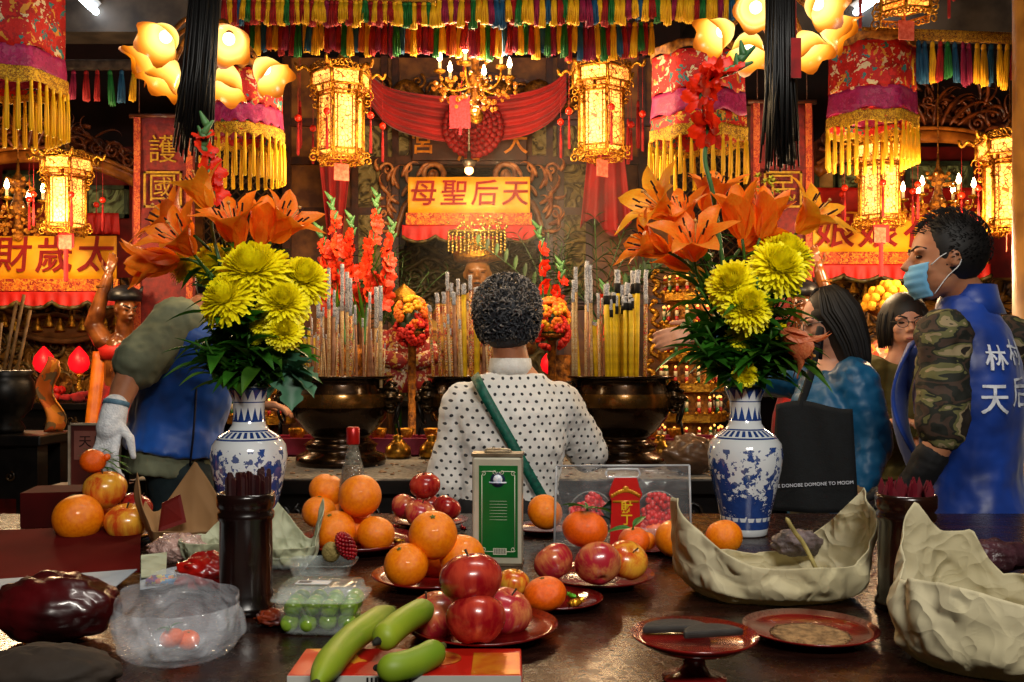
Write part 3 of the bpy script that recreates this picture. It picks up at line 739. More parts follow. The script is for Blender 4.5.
q1 = ['red', 'yellow', 'red', 'yellow', 'yellow', 'green', 'red', 'yellow']; q2 = ['yellow', 'magenta', 'yellow', 'blue', 'yellow', 'red', 'green', 'yellow']
valance(W(222, -2, 3.9), W(436, 2, 3.9), 44, q1, .10, 'upper front tasselled valance, left half of the top row', .08, seed=2)
valance(W(436, -2, 3.9), W(758, -8, 3.9), 56, q2, .12, 'upper front tasselled valance, right half of the top row', .08, seed=3)
valance(W(226, 20, Y1), W(480, 22, Y1), 44, ['yellow', 'red', 'magenta', 'red', 'green', 'yellow', 'blue', 'orange'], .145, 'lower tasselled valance above the left palace lantern', .02, mat('dark_band_cloth', '#3c1410', '#200a08', 20, .7), seed=4)
valance(W(480, 22, Y1), W(654, 22, Y1), 32, ['yellow', 'green', 'red', 'yellow', 'blue', 'red', 'magenta'], .155, 'lower tasselled valance above the right palace lantern', .02, MATS['dark_band_cloth'], seed=5)
valance(W(862, 38, 4.4), W(1018, 44, 4.4), 21, ['red', 'green', 'green', 'magenta', 'magenta', 'yellow', 'yellow', 'blue', 'blue', 'yellow'], .2, 'valance of spaced coloured tassels at upper right', .05, seed=6)
valance(W(56, 70, 4.6), W(140, 70, 4.6), 7, ['yellow', 'magenta', 'red', 'green', 'green', 'blue'], .17, 'valance of spaced faded tassels at upper left', .05, mat('faded_band', '#4a3c30', '#2c221a', 30, .7), seed=7)
def strands(px, py0, py1, Y, w, n, label, seed, topdx=0):
    """black hanging silk strands"""
    mb = M(); rr = random.Random(seed)
    top = W(px+topdx, py0, Y); bot = W(px, py1, Y)
    for k in range(n):
        a = rr.uniform(0, 6.3); r = sqrt(rr.random())*w; x0 = V((r*cos(a)*.85, r*sin(a)*.6, 0)); e = V((r*cos(a)*1.05+rr.uniform(-.012, .012), r*sin(a)*.8, rr.uniform(0, .12)))
        m1 = (top+bot)/2+x0+V((rr.uniform(-.01, .01), 0, 0)); mb.tube([top+x0, m1, bot+e], [.005, .005, .003], 4)
    mb.tube([top+V((0, 0, 0)), bot.lerp(top, .3)], w*.6, 8); mb.tube([top, V((top.x, top.y, 4.1))], .012, 6)
    o = obj('black_strand_tassel', mb, mat('black_silk_strands', '#0c0a09', '#050404', 60, .45, stretch=(1, 1, .05)), None)
    tag(o, label, 'tassel')
strands(192, -30, 162, 2.9, .052, 120, 'long black tassel hanging over the left tulip shade lamp', 3, 14)
strands(780, -30, 172, 2.9, .05, 120, 'long black tassel hanging beside the right tulip shade lamp', 4, 0)
mb = M(); mb.box((0, 0, 0), (.03, .004, .12)); mb.tube([(0, 0, .05), (0, 0, 4.1-W(0, 58, 2.85).z)], .0012, 4); o = obj('red_charm', mb, RED, None, False); o.location = W(796, 58, 2.85); tag(o, 'small red paper strip hanging by the right black tassel', 'charm')
for k, (px, py, Y, L) in enumerate(((300, 100, 5.2, .25), (638, 100, 5.2, .25), (628, 118, 5.4, .3))):
    mb = M(); mb.merge(LT, Matrix.Scale(1.6, 4)); mb.tube([(0, 0, 0), (0, 0, 1.2)], .0015, 3); o = obj('red_cord_tassel', mb, TASR, None); o.location = W(px, py, Y)
    tag(o, ['thin red tassel left of the left palace lantern', 'thin red tassel right of the right palace lantern', 'longer red tassel just behind the right palace lantern'][k], 'tassel')
# ================================================================ side shrines
def side_shrine(px0, px1, Y, label, seed, panels, cloth):
    t = thing('side_shrine', label, 'shrine', (0, Y, 0)); X0, X1, Z0, Z1 = pxr(px0, px1, 400, 150, Y); Z0, Z1 = min(Z0, Z1), max(Z0, Z1)
    mb = M(); mb.box2((X0, 0, 0), (X1, .1, Z1+.02)); obj('back_board', mb, mat('shrine_red_back', '#8c1a10', '#4e0c08', 6, .6), t, False)
    mid = W(0, 278, Y).z
    mb = M(); mb.box2((X0+.02, -.03, Z0-.1), (X1-.02, 0, mid)); obj('relief_panel', mb, MATS['gold_relief'], t, False)
    mb = M(); rr = random.Random(seed); ZA = V((0, 0, 1)); XA = V((1, 0, 0))
    for i in range(46):
        scrolls(mb, (rr.uniform(X0+.05, X1-.05), -.045, rr.uniform(Z0, mid-.04)), XA, ZA, [(0, 0, rr.uniform(.04, .085), 1.4, rr.choice((-1, 1)), rr.uniform(0, 6))])
    obj('relief_scrollwork', mb, mat('brown_relief_carving', '#8a6a34', '#2c1c0c', 22, .45, metal=.2), t)
    for a, b, c, d, mm in panels:
        q = pxr(a, b, c, d, Y); mb = M(); mb.box2((q[0], -.03, q[2]), (q[1], 0, q[3])); p = obj('painted_panel', mb, mm, t, False)
        mb = M(); frame_bars(mb, q[0]-.02, q[1]+.02, q[2]-.02, q[3]+.02, -.03, .025, .02); obj('panel_frame', mb, mat('green_panel_frame', '#3c4a34', '#242c1e', 20, .5), p, False)
    if cloth:
        q = pxr(*cloth, Y); mb = M(); mb.grid(lambda u, v: V((lerp(q[0], q[1], u), -.08-.02*sin(u*30)*v, lerp(q[3], q[2], v))), 30, 6); obj('red_altar_cloth', mb, MATS['bright_red_valance'], t, solid=.004)
    return t
side_shrine(-60, 133, 5.9, 'left side shrine with red back and carved relief panel', 3, [(90, 128, 190, 216, MATS['green_painted_panel']), (10, 40, 175, 200, MATS['green_painted_panel'])], (84, 124, 215, 236))
side_shrine(812, 1090, 5.9, 'right side shrine with red back and carved relief panel', 8, [(816, 832, 168, 190, mat('cream_painted_panel', '#d8b070', '#a87c40', 9, .6)), (836, 880, 166, 190, MATS['green_painted_panel']), (906, 966, 166, 192, MATS['green_painted_panel'])], (812, 990, 190, 214))
# boat-shaped carving within the left relief
P = cat([V((x, 0, z)) for x, z in ((-.42, .08), (-.25, -.08), (0, -.14), (.25, -.1), (.5, .1))]); mb = M()
n = len(P)-1
mb.grid(lambda u, v: P[min(n, int(u*n))]+V((0, -.03*sin(pi*v), v*(.16-.12*abs(u-.5)*2))), n, 6)
mb.tube([p+V((0, -.02, 0)) for p in P], .014, 6); mb.tube([p+V((0, -.02, .16-.12*abs(i/n-.5)*2)) for i, p in enumerate(P)], .012, 6)
o = obj('carved_boat', mb, mat('tan_carved_wood', '#8c5a2c', '#5c3616', 12, .5), None, solid=.01); o.location = W(58, 318, 5.8); tag(o, 'curved boat-shaped carving on the left shrine relief', 'carving')
# little gold bells / ornaments under both valances
def ornaments(x0, x1, y, Y, n, label, grp):
    mb = M(); mb.lathe([(.003, .05), (.008, .045), (.012, .03), (.02, .01), (.03, -.02), (.032, -.03), (.02, -.032)], n=10)
    me = to_mesh('hanging_bell', mb, GOLD)
    for k in range(n):
        o = bpy.data.objects.new('hanging_bell', me); link(o); o.location = W(lerp(x0, x1, k/(n-1)), y+4*(k % 2), Y); tag(o, label, 'bell', grp)
ornaments(4, 116, 322, 5.75, 11, 'tiny gold bell hanging under the left shrine valance', 'bells under the left valance')
ornaments(830, 985, 288, 5.75, 14, 'tiny gold bell hanging under the right shrine valance', 'bells under the right valance')
# altar tables of the side shrines
def altar_table(px0, px1, py, Y0, Y1, label, cloth=False, name='altar_table', m=BLACKW, carve=True):
    Z = W(0, py, Y0).z; X0, X1 = W(px0, 0, Y0).x, W(px1, 0, Y0).x; t = thing(name, label, 'table', ((X0+X1)/2, (Y0+Y1)/2, 0)); w, d = X1-X0, Y1-Y0
    mb = M(); mb.box((0, 0, Z-.02), (w, d, .04)); obj('tabletop', mb, m, t, False, bev=.006)
    mb = M(); mb.box((0, -d/2+.05, Z-.14), (w-.08, .03, .2)); ap = obj('apron', mb, m, t, False)
    if carve:
        mb = M(); n = max(3, int(w/.16)); rr = random.Random(3)
        for k in range(n):
            for q in range(3): mb.tube(spiral((-w/2+.1+(w-.2)*k/(n-1)+rr.uniform(-.04, .04), -d/2+.03, Z-.14+rr.uniform(-.06, .06)), V((1, 0, 0)), V((0, 0, 1)), rr.uniform(.02, .04), 1.4, rr.choice((1, -1)), rr.uniform(0, 6), 14), .005, 5)
        obj('carved_relief', mb, mat('rubbed_gold_relief', '#4a3214', '#1a1008', 40, .35, metal=.5), ap)
    for sx in (-1, 1):
        for sy in (-1, 1):
            mb = M(); mb.box((sx*(w/2-.06), sy*(d/2-.06), (Z-.04)/2), (.08, .08, Z-.04)); obj('leg', mb, m, t, False)
    return Z
ZL = altar_table(-70, 122, 403, 5.3, 5.78, 'dark altar table under the left side shrine')
ZR = altar_table(800, 1060, 408, 5.3, 5.78, 'dark altar table under the right side shrine')
altar_table(392, 556, 400, 5.45, 5.8, 'dark altar table in front of the central niche')
ZF = altar_table(-90, 40, 436, 3.55, 3.85, 'black carved side table with incense pot at left edge')
mb = M()
# red lotus lamps
def lotus(loc, label, s=1.0):
    t = thing('lotus_lamp', label, 'lamp', tuple(loc), group=None)
    mb = M(); mb.lathe([(.035, 0), (.04, .01), (.015, .025), (.01, .06), (.022, .08), (.01, .1), (.012, .14), (.03, .155), (.012, .165)], n=16); obj('brass_stand', mb, GOLD, t)
    mb = M(); mb.lathe([(.02, .165), (.048, .185), (.06, .22), (.052, .26), (.03, .29), (.008, .315), (.001, .32)], n=16, lob=lambda a, z: 1+.05*cos(a*8)); obj('red_glass_shade', mb, emat('red_lotus_glow', '#ff1420', .95, '#e00414', 14), t); t.scale = (s,)*3
    return t
for px, lb in ((44, 'red glass lotus lamp, left of the pair on the left altar'), (79, 'red glass lotus lamp, right of the pair on the left altar')): p = W(px, 400, 5.45); p.z = ZL; lotus(p, lb)
p = W(550, 400, 5.6); p.z = W(0, 400, 5.45).z; lotus(p, 'red glass lotus lamp right of the grey-haired woman', .9)
# plates and red fruit on the left altar
def lathe_thing(name, prof, m, loc, label, catg, n=24, group=None, parts=()):
    mb = M(); mb.lathe(prof, n=n); o = obj(name, mb, m, None); o.location = loc; tag(o, label, catg, group); return o
mb = M(); mb.lathe([(.001, .0), (.06, .004), (.07, .012), (.075, .016)], n=24); o = obj('brass_plate', mb, GOLDD, None); p = W(60, 0, 5.7); o.location = (p.x, 5.72, ZL+.085); o.rotation_euler = (radians(78), 0, 0); tag(o, 'round brass plate standing upright on the left altar', 'plate')
mb = M(); rr = random.Random(3)
for k in range(9): mb.sph((rr.uniform(-.03, .03), rr.uniform(-.03, .03), .03+rr.uniform(0, .05)), rr.uniform(.018, .028), 8, 6)
o = obj('red_flower_bunch', mb, mat('bright_red_petals', '#e01c0c', '#a00c06', 30, .5, bump=.4), None); p = W(57, 0, 5.45); o.location = (p.x, 5.45, ZL); tag(o, 'small bright red flower bunch between the lotus lamps and plate', 'flowers')
mb = M(); rr = random.Random(5)
for k in range(7): mb.sph((rr.uniform(-.06, .06), rr.uniform(-.03, .03), .02+rr.uniform(0, .03)), (rr.uniform(.02, .04), .025, .02), 8, 6, fn=lambda d: 1+.2*sin(d.x*7))
o = obj('red_cloth_bundle', mb, RED, None, rem=.008); p = W(78, 0, 5.38); o.location = (p.x, 5.38, ZL); tag(o, 'crumpled red cloth bundle at the edge of the left altar', 'cloth')

# incense pot at the left edge with three sticks and a draped orange cloth
def incense_bunch(): pass
t = thing('incense_pot', 'black incense pot at the left edge with wooden sticks', 'censer', tuple(W(6, 0, 3.7)[:2])+(ZF,))
mb = M(); mb.lathe([(.06, 0), (.07, .02), (.05, .05), (.09, .09), (.105, .15), (.1, .2), (.085, .22), (.1, .24), (.085, .245), (.08, .2)], n=28); obj('pot', mb, IRON, t)
for k, (dx, dx2, L) in enumerate(((-.02, .03, .33), (.0, .06, .36), (.03, .085, .3), (-.04, -.03, .25))):
    mb = M(); mb.tube([(dx, 0, .18), (dx2, .02, .18+L)], .007, 6); obj('stick', mb, mat('pale_stick_wood', '#9a7040', '#6c4822', 30, .6), t)
p = W(26, 0, 3.62); mb = M(); mb.grid(lambda u, v: V(((u-.5)*.06+.02*sin(v*8)+.02, -.03*sin(u*5+v*3), .30*v*(1-.15*u))), 16, 16)
o = obj('orange_cloth', mb, palmat('orange_print_cloth', ['#c85c10', '#e08a20', '#b8440c', '#7c5a30', '#d87818'], 22), None, solid=.004); o.location = (p.x, 3.78, ZF); tag(o, 'orange patterned cloth draped beside the black incense pot', 'cloth')

# ================================================================ censer table
YT0, YT1 = 3.52, 4.55
t = thing('censer_table', 'long black table holding the three bronze incense censers', 'table', (-.15, (YT0+YT1)/2, 0)); w, d = 2.5, YT1-YT0
mb = M(); mb.box((0, 0, BZ-.015), (w, d, .03)); obj('tabletop', mb, mat('ash_dusted_stone_top', '#8c8880', '#5c564e', 60, .7, bump=.3, detail=6), t, False)
mb = M(); mb.box((0, -d/2-.005, BZ-.03), (w+.03, .02, .055)); mb.box((0, d/2+.005, BZ-.03), (w+.03, .02, .055)); mb.box((0, -d/2+.04, BZ-.2), (w-.1, .03, .28)); obj('black_edge_and_apron', mb, BLACKW, t, False, bev=.004)
mb = M(); rr = random.Random(3)
for k in range(44):
    mb.tube(spiral((-w/2+.12+(w-.24)*rr.random(), -d/2+.015, BZ-.2+rr.uniform(-.1, .1)), V((1, 0, 0)), V((0, 0, 1)), rr.uniform(.025, .05), 1.4, rr.choice((1, -1)), rr.uniform(0, 6), 14), .008, 5)
obj('carved_relief', mb, mat('black_relief', '#241c16', '#0c0908', 30, .3), t)
for sx in (-1, 1):
    for sy in (-1, 1):
        mb = M(); mb.box((sx*(w/2-.07), sy*(d/2-.07), (BZ-.03)/2), (.09, .09, BZ-.03)); obj('leg', mb, BLACKW, t, False)
mb = M(); rr = random.Random(6)
for k in range(260):
    x, y = rr.uniform(-1.1, 1.0), rr.uniform(YT0+.05, YT1-.1); s = rr.uniform(.003, .009); mb.sph((x, y, BZ+s*.4), (s*1.4, s, s*.5), 5, 4)
o = obj('spilled_ash', mb, mat('tan_ash', '#b08c6c', '#6c543c', 30, .9), None); tag(o, 'spilled tan incense ash scattered on the censer table', 'ash', kind='stuff')
# long magenta tray with gold cups
t = thing('offering_tray', 'long magenta tray of gold cups behind the bronze censers', 'tray', (-.1, 4.42, BZ))
mb = M(); X = 1.05
mb.box2((-X, -.1, 0), (X, .1, .012)); mb.box2((-X, -.1, 0), (X, -.09, .085)); mb.box2((-X, .09, 0), (X, .1, .085)); mb.box2((-X, -.1, 0), (-X+.01, .1, .085)); mb.box2((X-.01, -.1, 0), (X, .1, .085))
obj('tray_body', mb, mat('magenta_tray_paint', '#8a1238', '#6c0c2a', 9, .5), t, False, bev=.003)
mb = M(); mb.lathe([(.02, 0), (.024, .005), (.012, .02), (.03, .045), (.042, .07), (.04, .072), (.028, .05), (.001, .04)], n=16); cup = to_mesh('gold_cup', mb, GOLD)
for k in range(15):
    o = bpy.data.objects.new('gold_cup', cup); link(o); o.location = (-1.0+.126*k, 4.42, BZ+.014); o.scale = (1, 1, 1.5); tag(o, 'small gold offering cup standing in the magenta tray', 'cup', 'gold cups in the magenta tray')
mb = M(); mb.lathe([(.045, 0), (.06, .015), (.055, .05), (.03, .075), (.02, .09), (.028, .1), (.001, .11)], n=20)
pot = to_mesh('gold_pot', mb, mat('dull_gold_metal', '#b88428', '#6c4410', 30, .3, .8))
for k, px in enumerate((398, 432, 582, 660)):
    p = W(px, 0, 4.25); o = bpy.data.objects.new('gold_pot', pot); link(o); o.location = (p.x, 4.25, BZ); tag(o, ['small lidded gold pot right of the left censer', 'small lidded gold pot beside the middle censer', 'small lidded gold pot left of the right censer', 'small lidded gold pot behind the right censer'][k], 'pot')

# ---------------------------------------------------------------- bronze censers
def bronze():
    m, nt, b = base('dark_polished_bronze', .2, .85, coat=.3); v = coords(nt)
    s = nt.nodes.new('ShaderNodeSeparateXYZ'); nt.links.new(v, s.inputs[0]); z = E(s.outputs[2])
    band = (z > .245)*(z < .30)
    n = tex(nt, 'Noise', v, 12, Detail=4); c = mixc(nt, n.outputs[0], '#1c120a', '#3a2614')
    nt.links.new(mixc(nt, band*.8, c, '#7a5424'), b.inputs['Base Color'])
    nt.links.new((E(n.outputs[0])*.3+.1).s, b.inputs['Roughness']); return m
BRZ = bronze()
def make_censer(loc, label):
    t = thing('bronze_censer', label, 'censer', loc)
    mb = M(); mb.lathe([(.185, 0), (.19, .012), (.185, .04), (.15, .055), (.145, .07), (.155, .085), (.13, .1), (.115, .115), (.135, .13), (.165, .16), (.195, .2), (.208, .245), (.21, .28), (.203, .31), (.192, .335), (.192, .352), (.2, .36), (.226, .366), (.228, .374), (.2, .372), (.185, .36), (.185, .34), (.001, .34)], n=56)
    obj('bowl', mb, BRZ, t)
    mb = M(); mb.lathe([(.183, .346), (.12, .352), (.001, .358)], n=30); o = obj('sand', mb, mat('pale_incense_ash', '#b4a894', '#7c7062', 60, .95, bump=.6), t); o['kind'] = 'stuff'
    for s in (-1, 1):
        mb = M(); c = V((s*.215, -.04, .285))
        mb.sph(c, (.045, .05, .055), 14, 10, fn=lambda d: 1+.12*sin(d.x*9)*cos(d.z*8))
        for k in range(10): a = 2*pi*k/10; mb.tube(spiral(c+V((0, .045*cos(a), .05*sin(a))), V((s, 0, 0)), V((0, cos(a), sin(a))), .022, 1.2, 1, 0, 9), .007, 5)
        mb.sph(c+V((s*.035, -.02, -.005)), (.022, .022, .018), 8, 6); mb.sph(c+V((s*.03, -.035, .025)), .01, 6, 5)
        h = obj('lion_head_handle', mb, mat('worn_bronze', '#4a3822', '#1c140c', 40, .25, .8), t)
        mb = M(); P = [c+V((s*.03, 0, -.065))+V((s*.012*sin(a), cos(a)*.04, sin(a)*.045)) for a in [2*pi*i/20 for i in range(21)]]; mb.tube(P, .007, 6, cap=False)
        mb.tube([c+V((s*.03, 0, -.1)), c+V((s*.04, 0, -.16))], .006, 6); obj('hanging_ring', mb, IRON, h)
    return t
CEN = {}
for k, px, lb in (('L', 341, 'dark bronze censer on the left, full of tall incense'), ('M', 480, 'dark bronze censer mostly hidden behind the grey-haired woman'), ('R', 621, 'dark bronze censer on the right with yellow incense sticks')):
    p = W(px, 0, 4.02); CEN[k] = make_censer((p.x, 4.02, BZ), lb)
# ---------------------------------------------------------------- incense sticks
ASH = palmat('silver_ash_wrap', ['#c8c8cc', '#8c8a90', '#e0e0e0', '#6c6a70', '#b0b0b4'], 120, .8, .2)
DRG = palmat('dragon_wrap', ['#a8140c', '#c89020', '#b01810', '#1c6a34', '#e0b040', '#8c0e0a', '#e8d8c0'], 110, .5)
IY = mat('yellow_incense', '#e0bc10', '#b8940c', 30, .6); IT = mat('tan_incense', '#a87a5c', '#7c5238', 40, .7); IG = palmat('grey_gold_wrap', ['#b09468', '#c8ac78', '#9c6c34', '#c8b898', '#b4823c'], 120, .6)
BURN = mat('burnt_black', '#18120e', '#0a0806', 50, .9)
def stick(cen, px, pt, m, r, ash, dy, lean=0, burnt=False, label='', grp=''):
    kd = 'red and gold wrapped' if m is DRG else 'yellow' if m is IY else 'pale grey-gold wrapped' if m is IG else ('thin tan' if r < .0075 else 'stout tan'); wh = {'L': 'left', 'M': 'middle', 'R': 'right'}[cen]
    if grp is not None: label = '%s incense stick %s in the %s bronze censer' % (kd, 'with charred tip' if burnt else 'with ashy tip', wh); grp = 'incense sticks in the %s censer' % wh
    c = CEN[cen].location; Yk = c.y+dy; top = W(px+lean, pt, Yk); bot = W(px, 377, Yk); bot.z = BZ+.345; L = (top-bot)
    t = thing('incense_stick', label, 'incense', tuple(bot), group=grp)
    ash *= .72; L0 = L*(1-ash); mb = M(); r *= (.9 if m is IY else .7); mb.tube([(0, 0, -.02), L0], r, 8); obj('shaft', mb, m, t)
    mb = M(); n = 5; rr = random.Random(int(px*7+pt)); mb.tube([L0+(L-L0)*i/n+V((rr.uniform(-1, 1), 0, 0))*r*.25*(i > 0) for i in range(n+1)], r*1.12, 8); obj('ash_tip', mb, ASH, t)
    if burnt: mb = M(); mb.tube([L0-L*.05, L0+L*.04], r*1.25, 8); obj('charred_band', mb, BURN, t)
rr = random.Random(21)
gl = ('tall incense stick standing in the left bronze censer', 'incense in the left censer')
for px, pt, m, r, a in ((318, 290, DRG, .011, .42), (329, 268, IG, .01, .5), (333, 290, IT, .008, .4), (342, 264, IG, .011, .55), (348, 272, IG, .011, .5), (351, 278, DRG, .010, .5), (323, 312, IT, .008, .3), (338, 312, DRG, .009, .4), (357, 305, IT, .007, .35), (369, 292, IT, .008, .35), (376, 287, IG, .012, .6), (381, 286, IG, .011, .5), (364, 318, IT, .006, .2), (312, 318, IT, .007, .25)):
    stick('L', px, pt, m, r, a, rr.uniform(-.1, .12), rr.uniform(-2, 2), False, *gl)
for k in range(26):
    px = rr.uniform(303, 384); stick('L', px, rr.uniform(300, 345), rr.choice((IT, IT, IG)), rr.uniform(.0035, .006), rr.uniform(.1, .35), rr.uniform(-.12, .12), rr.uniform(-6, 6), False, *gl)
for px in (305, 309, 314): stick('L', px, 328+px % 3*4, IY, .007, .06, .02, 0, False, *gl)
gm = ('gaudy wrapped incense stick standing in the middle bronze censer', 'incense in the middle censer')
for px, pt, m, r, a in ((441, 293, DRG, .012, .16), (447, 292, DRG, .012, .18), (450, 272, IT, .010, .24), (456, 292, IT, .011, .2), (460, 279, IG, .010, .22), (465, 284, IY, .011, .15), (471, 275, DRG, .011, .2), (477, 287, IY, .014, .15), (434, 305, DRG, .011, .12), (454, 283, DRG, .010, .2), (484, 292, IT, .01, .15), (490, 300, DRG, .011, .15)):
    stick('M', px, pt, m, r, a, rr.uniform(-.1, .12), -abs(px-480)*.1, False, *gm)
for k in range(16): px = rr.uniform(436, 505); stick('M', px, rr.uniform(300, 340), rr.choice((IT, DRG, IG)), rr.uniform(.004, .008), rr.uniform(.1, .25), rr.uniform(-.12, .12), -3, False, *gm)
gr = ('tall grey wrapped incense stick in the right bronze censer', 'grey incense in the right censer')
for px, pt, m, r, a in ((576, 267, IG, .011, .3), (573, 280, IG, .010, .3), (586, 261, IG, .011, .5), (592, 265, IG, .011, .45), (600, 293, IG, .009, .4), (602, 298, IT, .007, .3), (589, 300, IT, .006, .2)):
    stick('R', px, pt, m, r, a, rr.uniform(-.08, .1), rr.uniform(-2, 1), False, *gr)
gy = ('yellow incense stick with charred ashy tip in the right bronze censer', 'yellow incense in the right censer')
for px, pt, m in ((608, 284, IY), (613, 296, IY), (618, 270, IY), (622, 285, IY), (627, 283, IY), (632, 271, IY), (636, 270, IY), (611, 300, IY), (616, 296, IY), (624, 296, IY), (579, 312, IY), (597, 322, IY)):
    stick('R', px, pt, m, .0125, .22 if pt < 310 else .08, rr.uniform(-.1, .1), (px-622)*.12, pt > 260 and px > 605, *gy)
for k in range(10): px = rr.uniform(606, 642); stick('R', px, rr.uniform(292, 305), IY, .010, .1, rr.uniform(-.12, .12), 0, True, *gy)
stick('R', 645, 270, DRG, .012, .42, 0, 1, False, 'red and gold wrapped incense stick rightmost in the right censer', None)

# ---------------------------------------------------------------- candle towers
def tower(px, Y, ztop, r, label, tiers=6, n=16):
    p = W(px, 0, Y); t = thing('candle_tower', label, 'candle tower', (p.x, Y, 0)); dz = .155
    mb = M(); mb.lathe([(.2, 0), (.2, .03), (.1, .06), (.08, ztop-tiers*dz)], n=8); mb.lathe([(r*.72, ztop-tiers*dz), (r*.72, ztop-.1)], n=8); obj('core', mb, GOLDD, t, False)
    mc = [mat('red_candle_wax', '#b41408', '#7c0a06', 20, .4), mat('cream_candle_wax', '#d8c8a0', '#b09868', 20, .4), mat('green_candle_wax', '#2c6c30', '#1a4420', 20, .4)]
    cm = M(); cm.tube([(0, 0, 0), (0, 0, .03)], .009, 6, 0); cm.tube([(0, 0, .03), (0, 0, .06)], .009, 6, 1); cm.tube([(0, 0, .06), (0, 0, .075)], .008, 6, 2); cm.sph((0, 0, .082), .007, 6, 5, 3)
    me = to_mesh('candle', cm, [mc[0], mc[1], mc[0], emat('tiny_flame_glow', '#ffb050', 2.2)]); cm.mi = [2 if i == 0 else i for i in cm.mi]; me2 = to_mesh('candle', cm, [mc[0], mc[1], mc[2], MATS['tiny_flame_glow']])
    for i in range(tiers):
        z = ztop-(i+1)*dz; rr_ = r*(.82+.04*i); mb = M(); mb.lathe([(rr_*1.1, z-.02), (rr_*1.12, z+.02), (rr_*.6, z+.022)], n=8, a0=pi/8)
        mb.lathe([(rr_*.6, z-.03), (rr_*1.1, z-.022)], n=8, a0=pi/8)
        for k in range(24): a = 2*pi*k/24; mb.sph((rr_*1.06*cos(a), rr_*1.06*sin(a), z+.026), .011, 5, 4)
        ti = obj('tier', mb, GOLD, t, False)
        for k in range(n):
            a = 2*pi*k/n+.1; o = link(bpy.data.objects.new('candle', me if (i+k) % 3 else me2), t); o.location = (rr_*.94*cos(a), rr_*.94*sin(a), z+.024)
        if i < 5:
            for s in (-1, 1):
                mb = M(); X = V((s, 0, 0)); mb.tube(cat([X*(rr_*1.1)+V((0, -.02, z)), X*(rr_*1.35)+V((0, -.02, z+.03)), X*(rr_*1.2)+V((0, -.02, z+.07)), X*(rr_*1.45)+V((0, -.02, z+.1)), X*(rr_*1.3)+V((0, -.03, z+.13))], 5), [.012]*8+[.016]*6+[.01]*7, 6)
                mb.sph(X*(rr_*1.3)+V((0, -.03, z+.135)), (.02, .016, .014), 8, 6); obj('gilt_dragon', mb, GOLD, t)
    mb = M(); mb.lathe([(r*.8, ztop-.1), (r*.9, ztop-.08), (r*.5, ztop-.02), (r*.2, ztop+.02), (.01, ztop+.08)], n=8); obj('roof', mb, GOLD, t, False)
tower(690, 4.95, W(0, 268, 4.95).z, .17, 'gilt tiered candle tower seen through the right bouquet')
tower(262, 4.95, W(0, 300, 4.95).z, .17, 'gilt tiered candle tower behind the left bouquet', 4)

# ---------------------------------------------------------------- deities
SKB = mat('bronze_statue_skin', '#8a4f22', '#4c240c', 10, .3, coat=.5, bump=.1)
def face_on(mb, c, s, f, up=(0, 0, 1)):
    """adds a head with features; c head centre, s half height, f facing"""
    R_ = frm(f, up); fx, fy, fz = [R_.col[i] for i in range(3)]   # fx = left/right, fy = up-ish, fz = forward
    def q(x, y, z): return V(c)+(fx*x+fy*y+fz*z)*s
    mx = R_
    mb.sph(q(0, .12, -.08), (s*.7, s*.86, s*.8), 20, 14, mx=mx)
    mb.sph(q(0, -.35, .12), (s*.52, s*.58, s*.58), 18, 12, mx=mx)      # jaw
    mb.sph(q(0, -.8, .3), (s*.24, s*.2, s*.22), 12, 8, mx=mx)           # chin
    for k in (-1, 1):
        mb.sph(q(.34*k, -.22, .42), (s*.2, s*.22, s*.2), 10, 8, mx=mx)  # cheek
        mb.sph(q(.3*k, .17, .58), (s*.24, s*.09, s*.16), 10, 8, mx=mx)  # brow
        mb.sph(q(.71*k, -.05, -.08), (s*.08, s*.24, s*.15), 10, 8, mx=mx)  # ear
        mb.sph(q(.1*k, -.27, .76), (s*.09, s*.08, s*.1), 8, 6, mx=mx)
    mb.tube([q(0, .1, .66), q(0, -.1, .8), q(0, -.27, .9)], [s*.08, s*.1, s*.13], 8)
    mb.sph(q(0, -.52, .66), (s*.24, s*.07, s*.12), 10, 8, mx=mx); mb.sph(q(0, -.62, .63), (s*.2, s*.07, s*.12), 10, 8, mx=mx)
    return q
def eyes_on(mb, q, s, mx, open_=1):
    for k in (-1, 1): mb.sph(q(.29*k, .02, .62), (s*.15, s*.06*open_, s*.08), 10, 8, mx=mx)
FNG = ((-.36, .0, .9), (-.12, .02, 1.0), (.12, .02, .95), (.36, .0, .74))
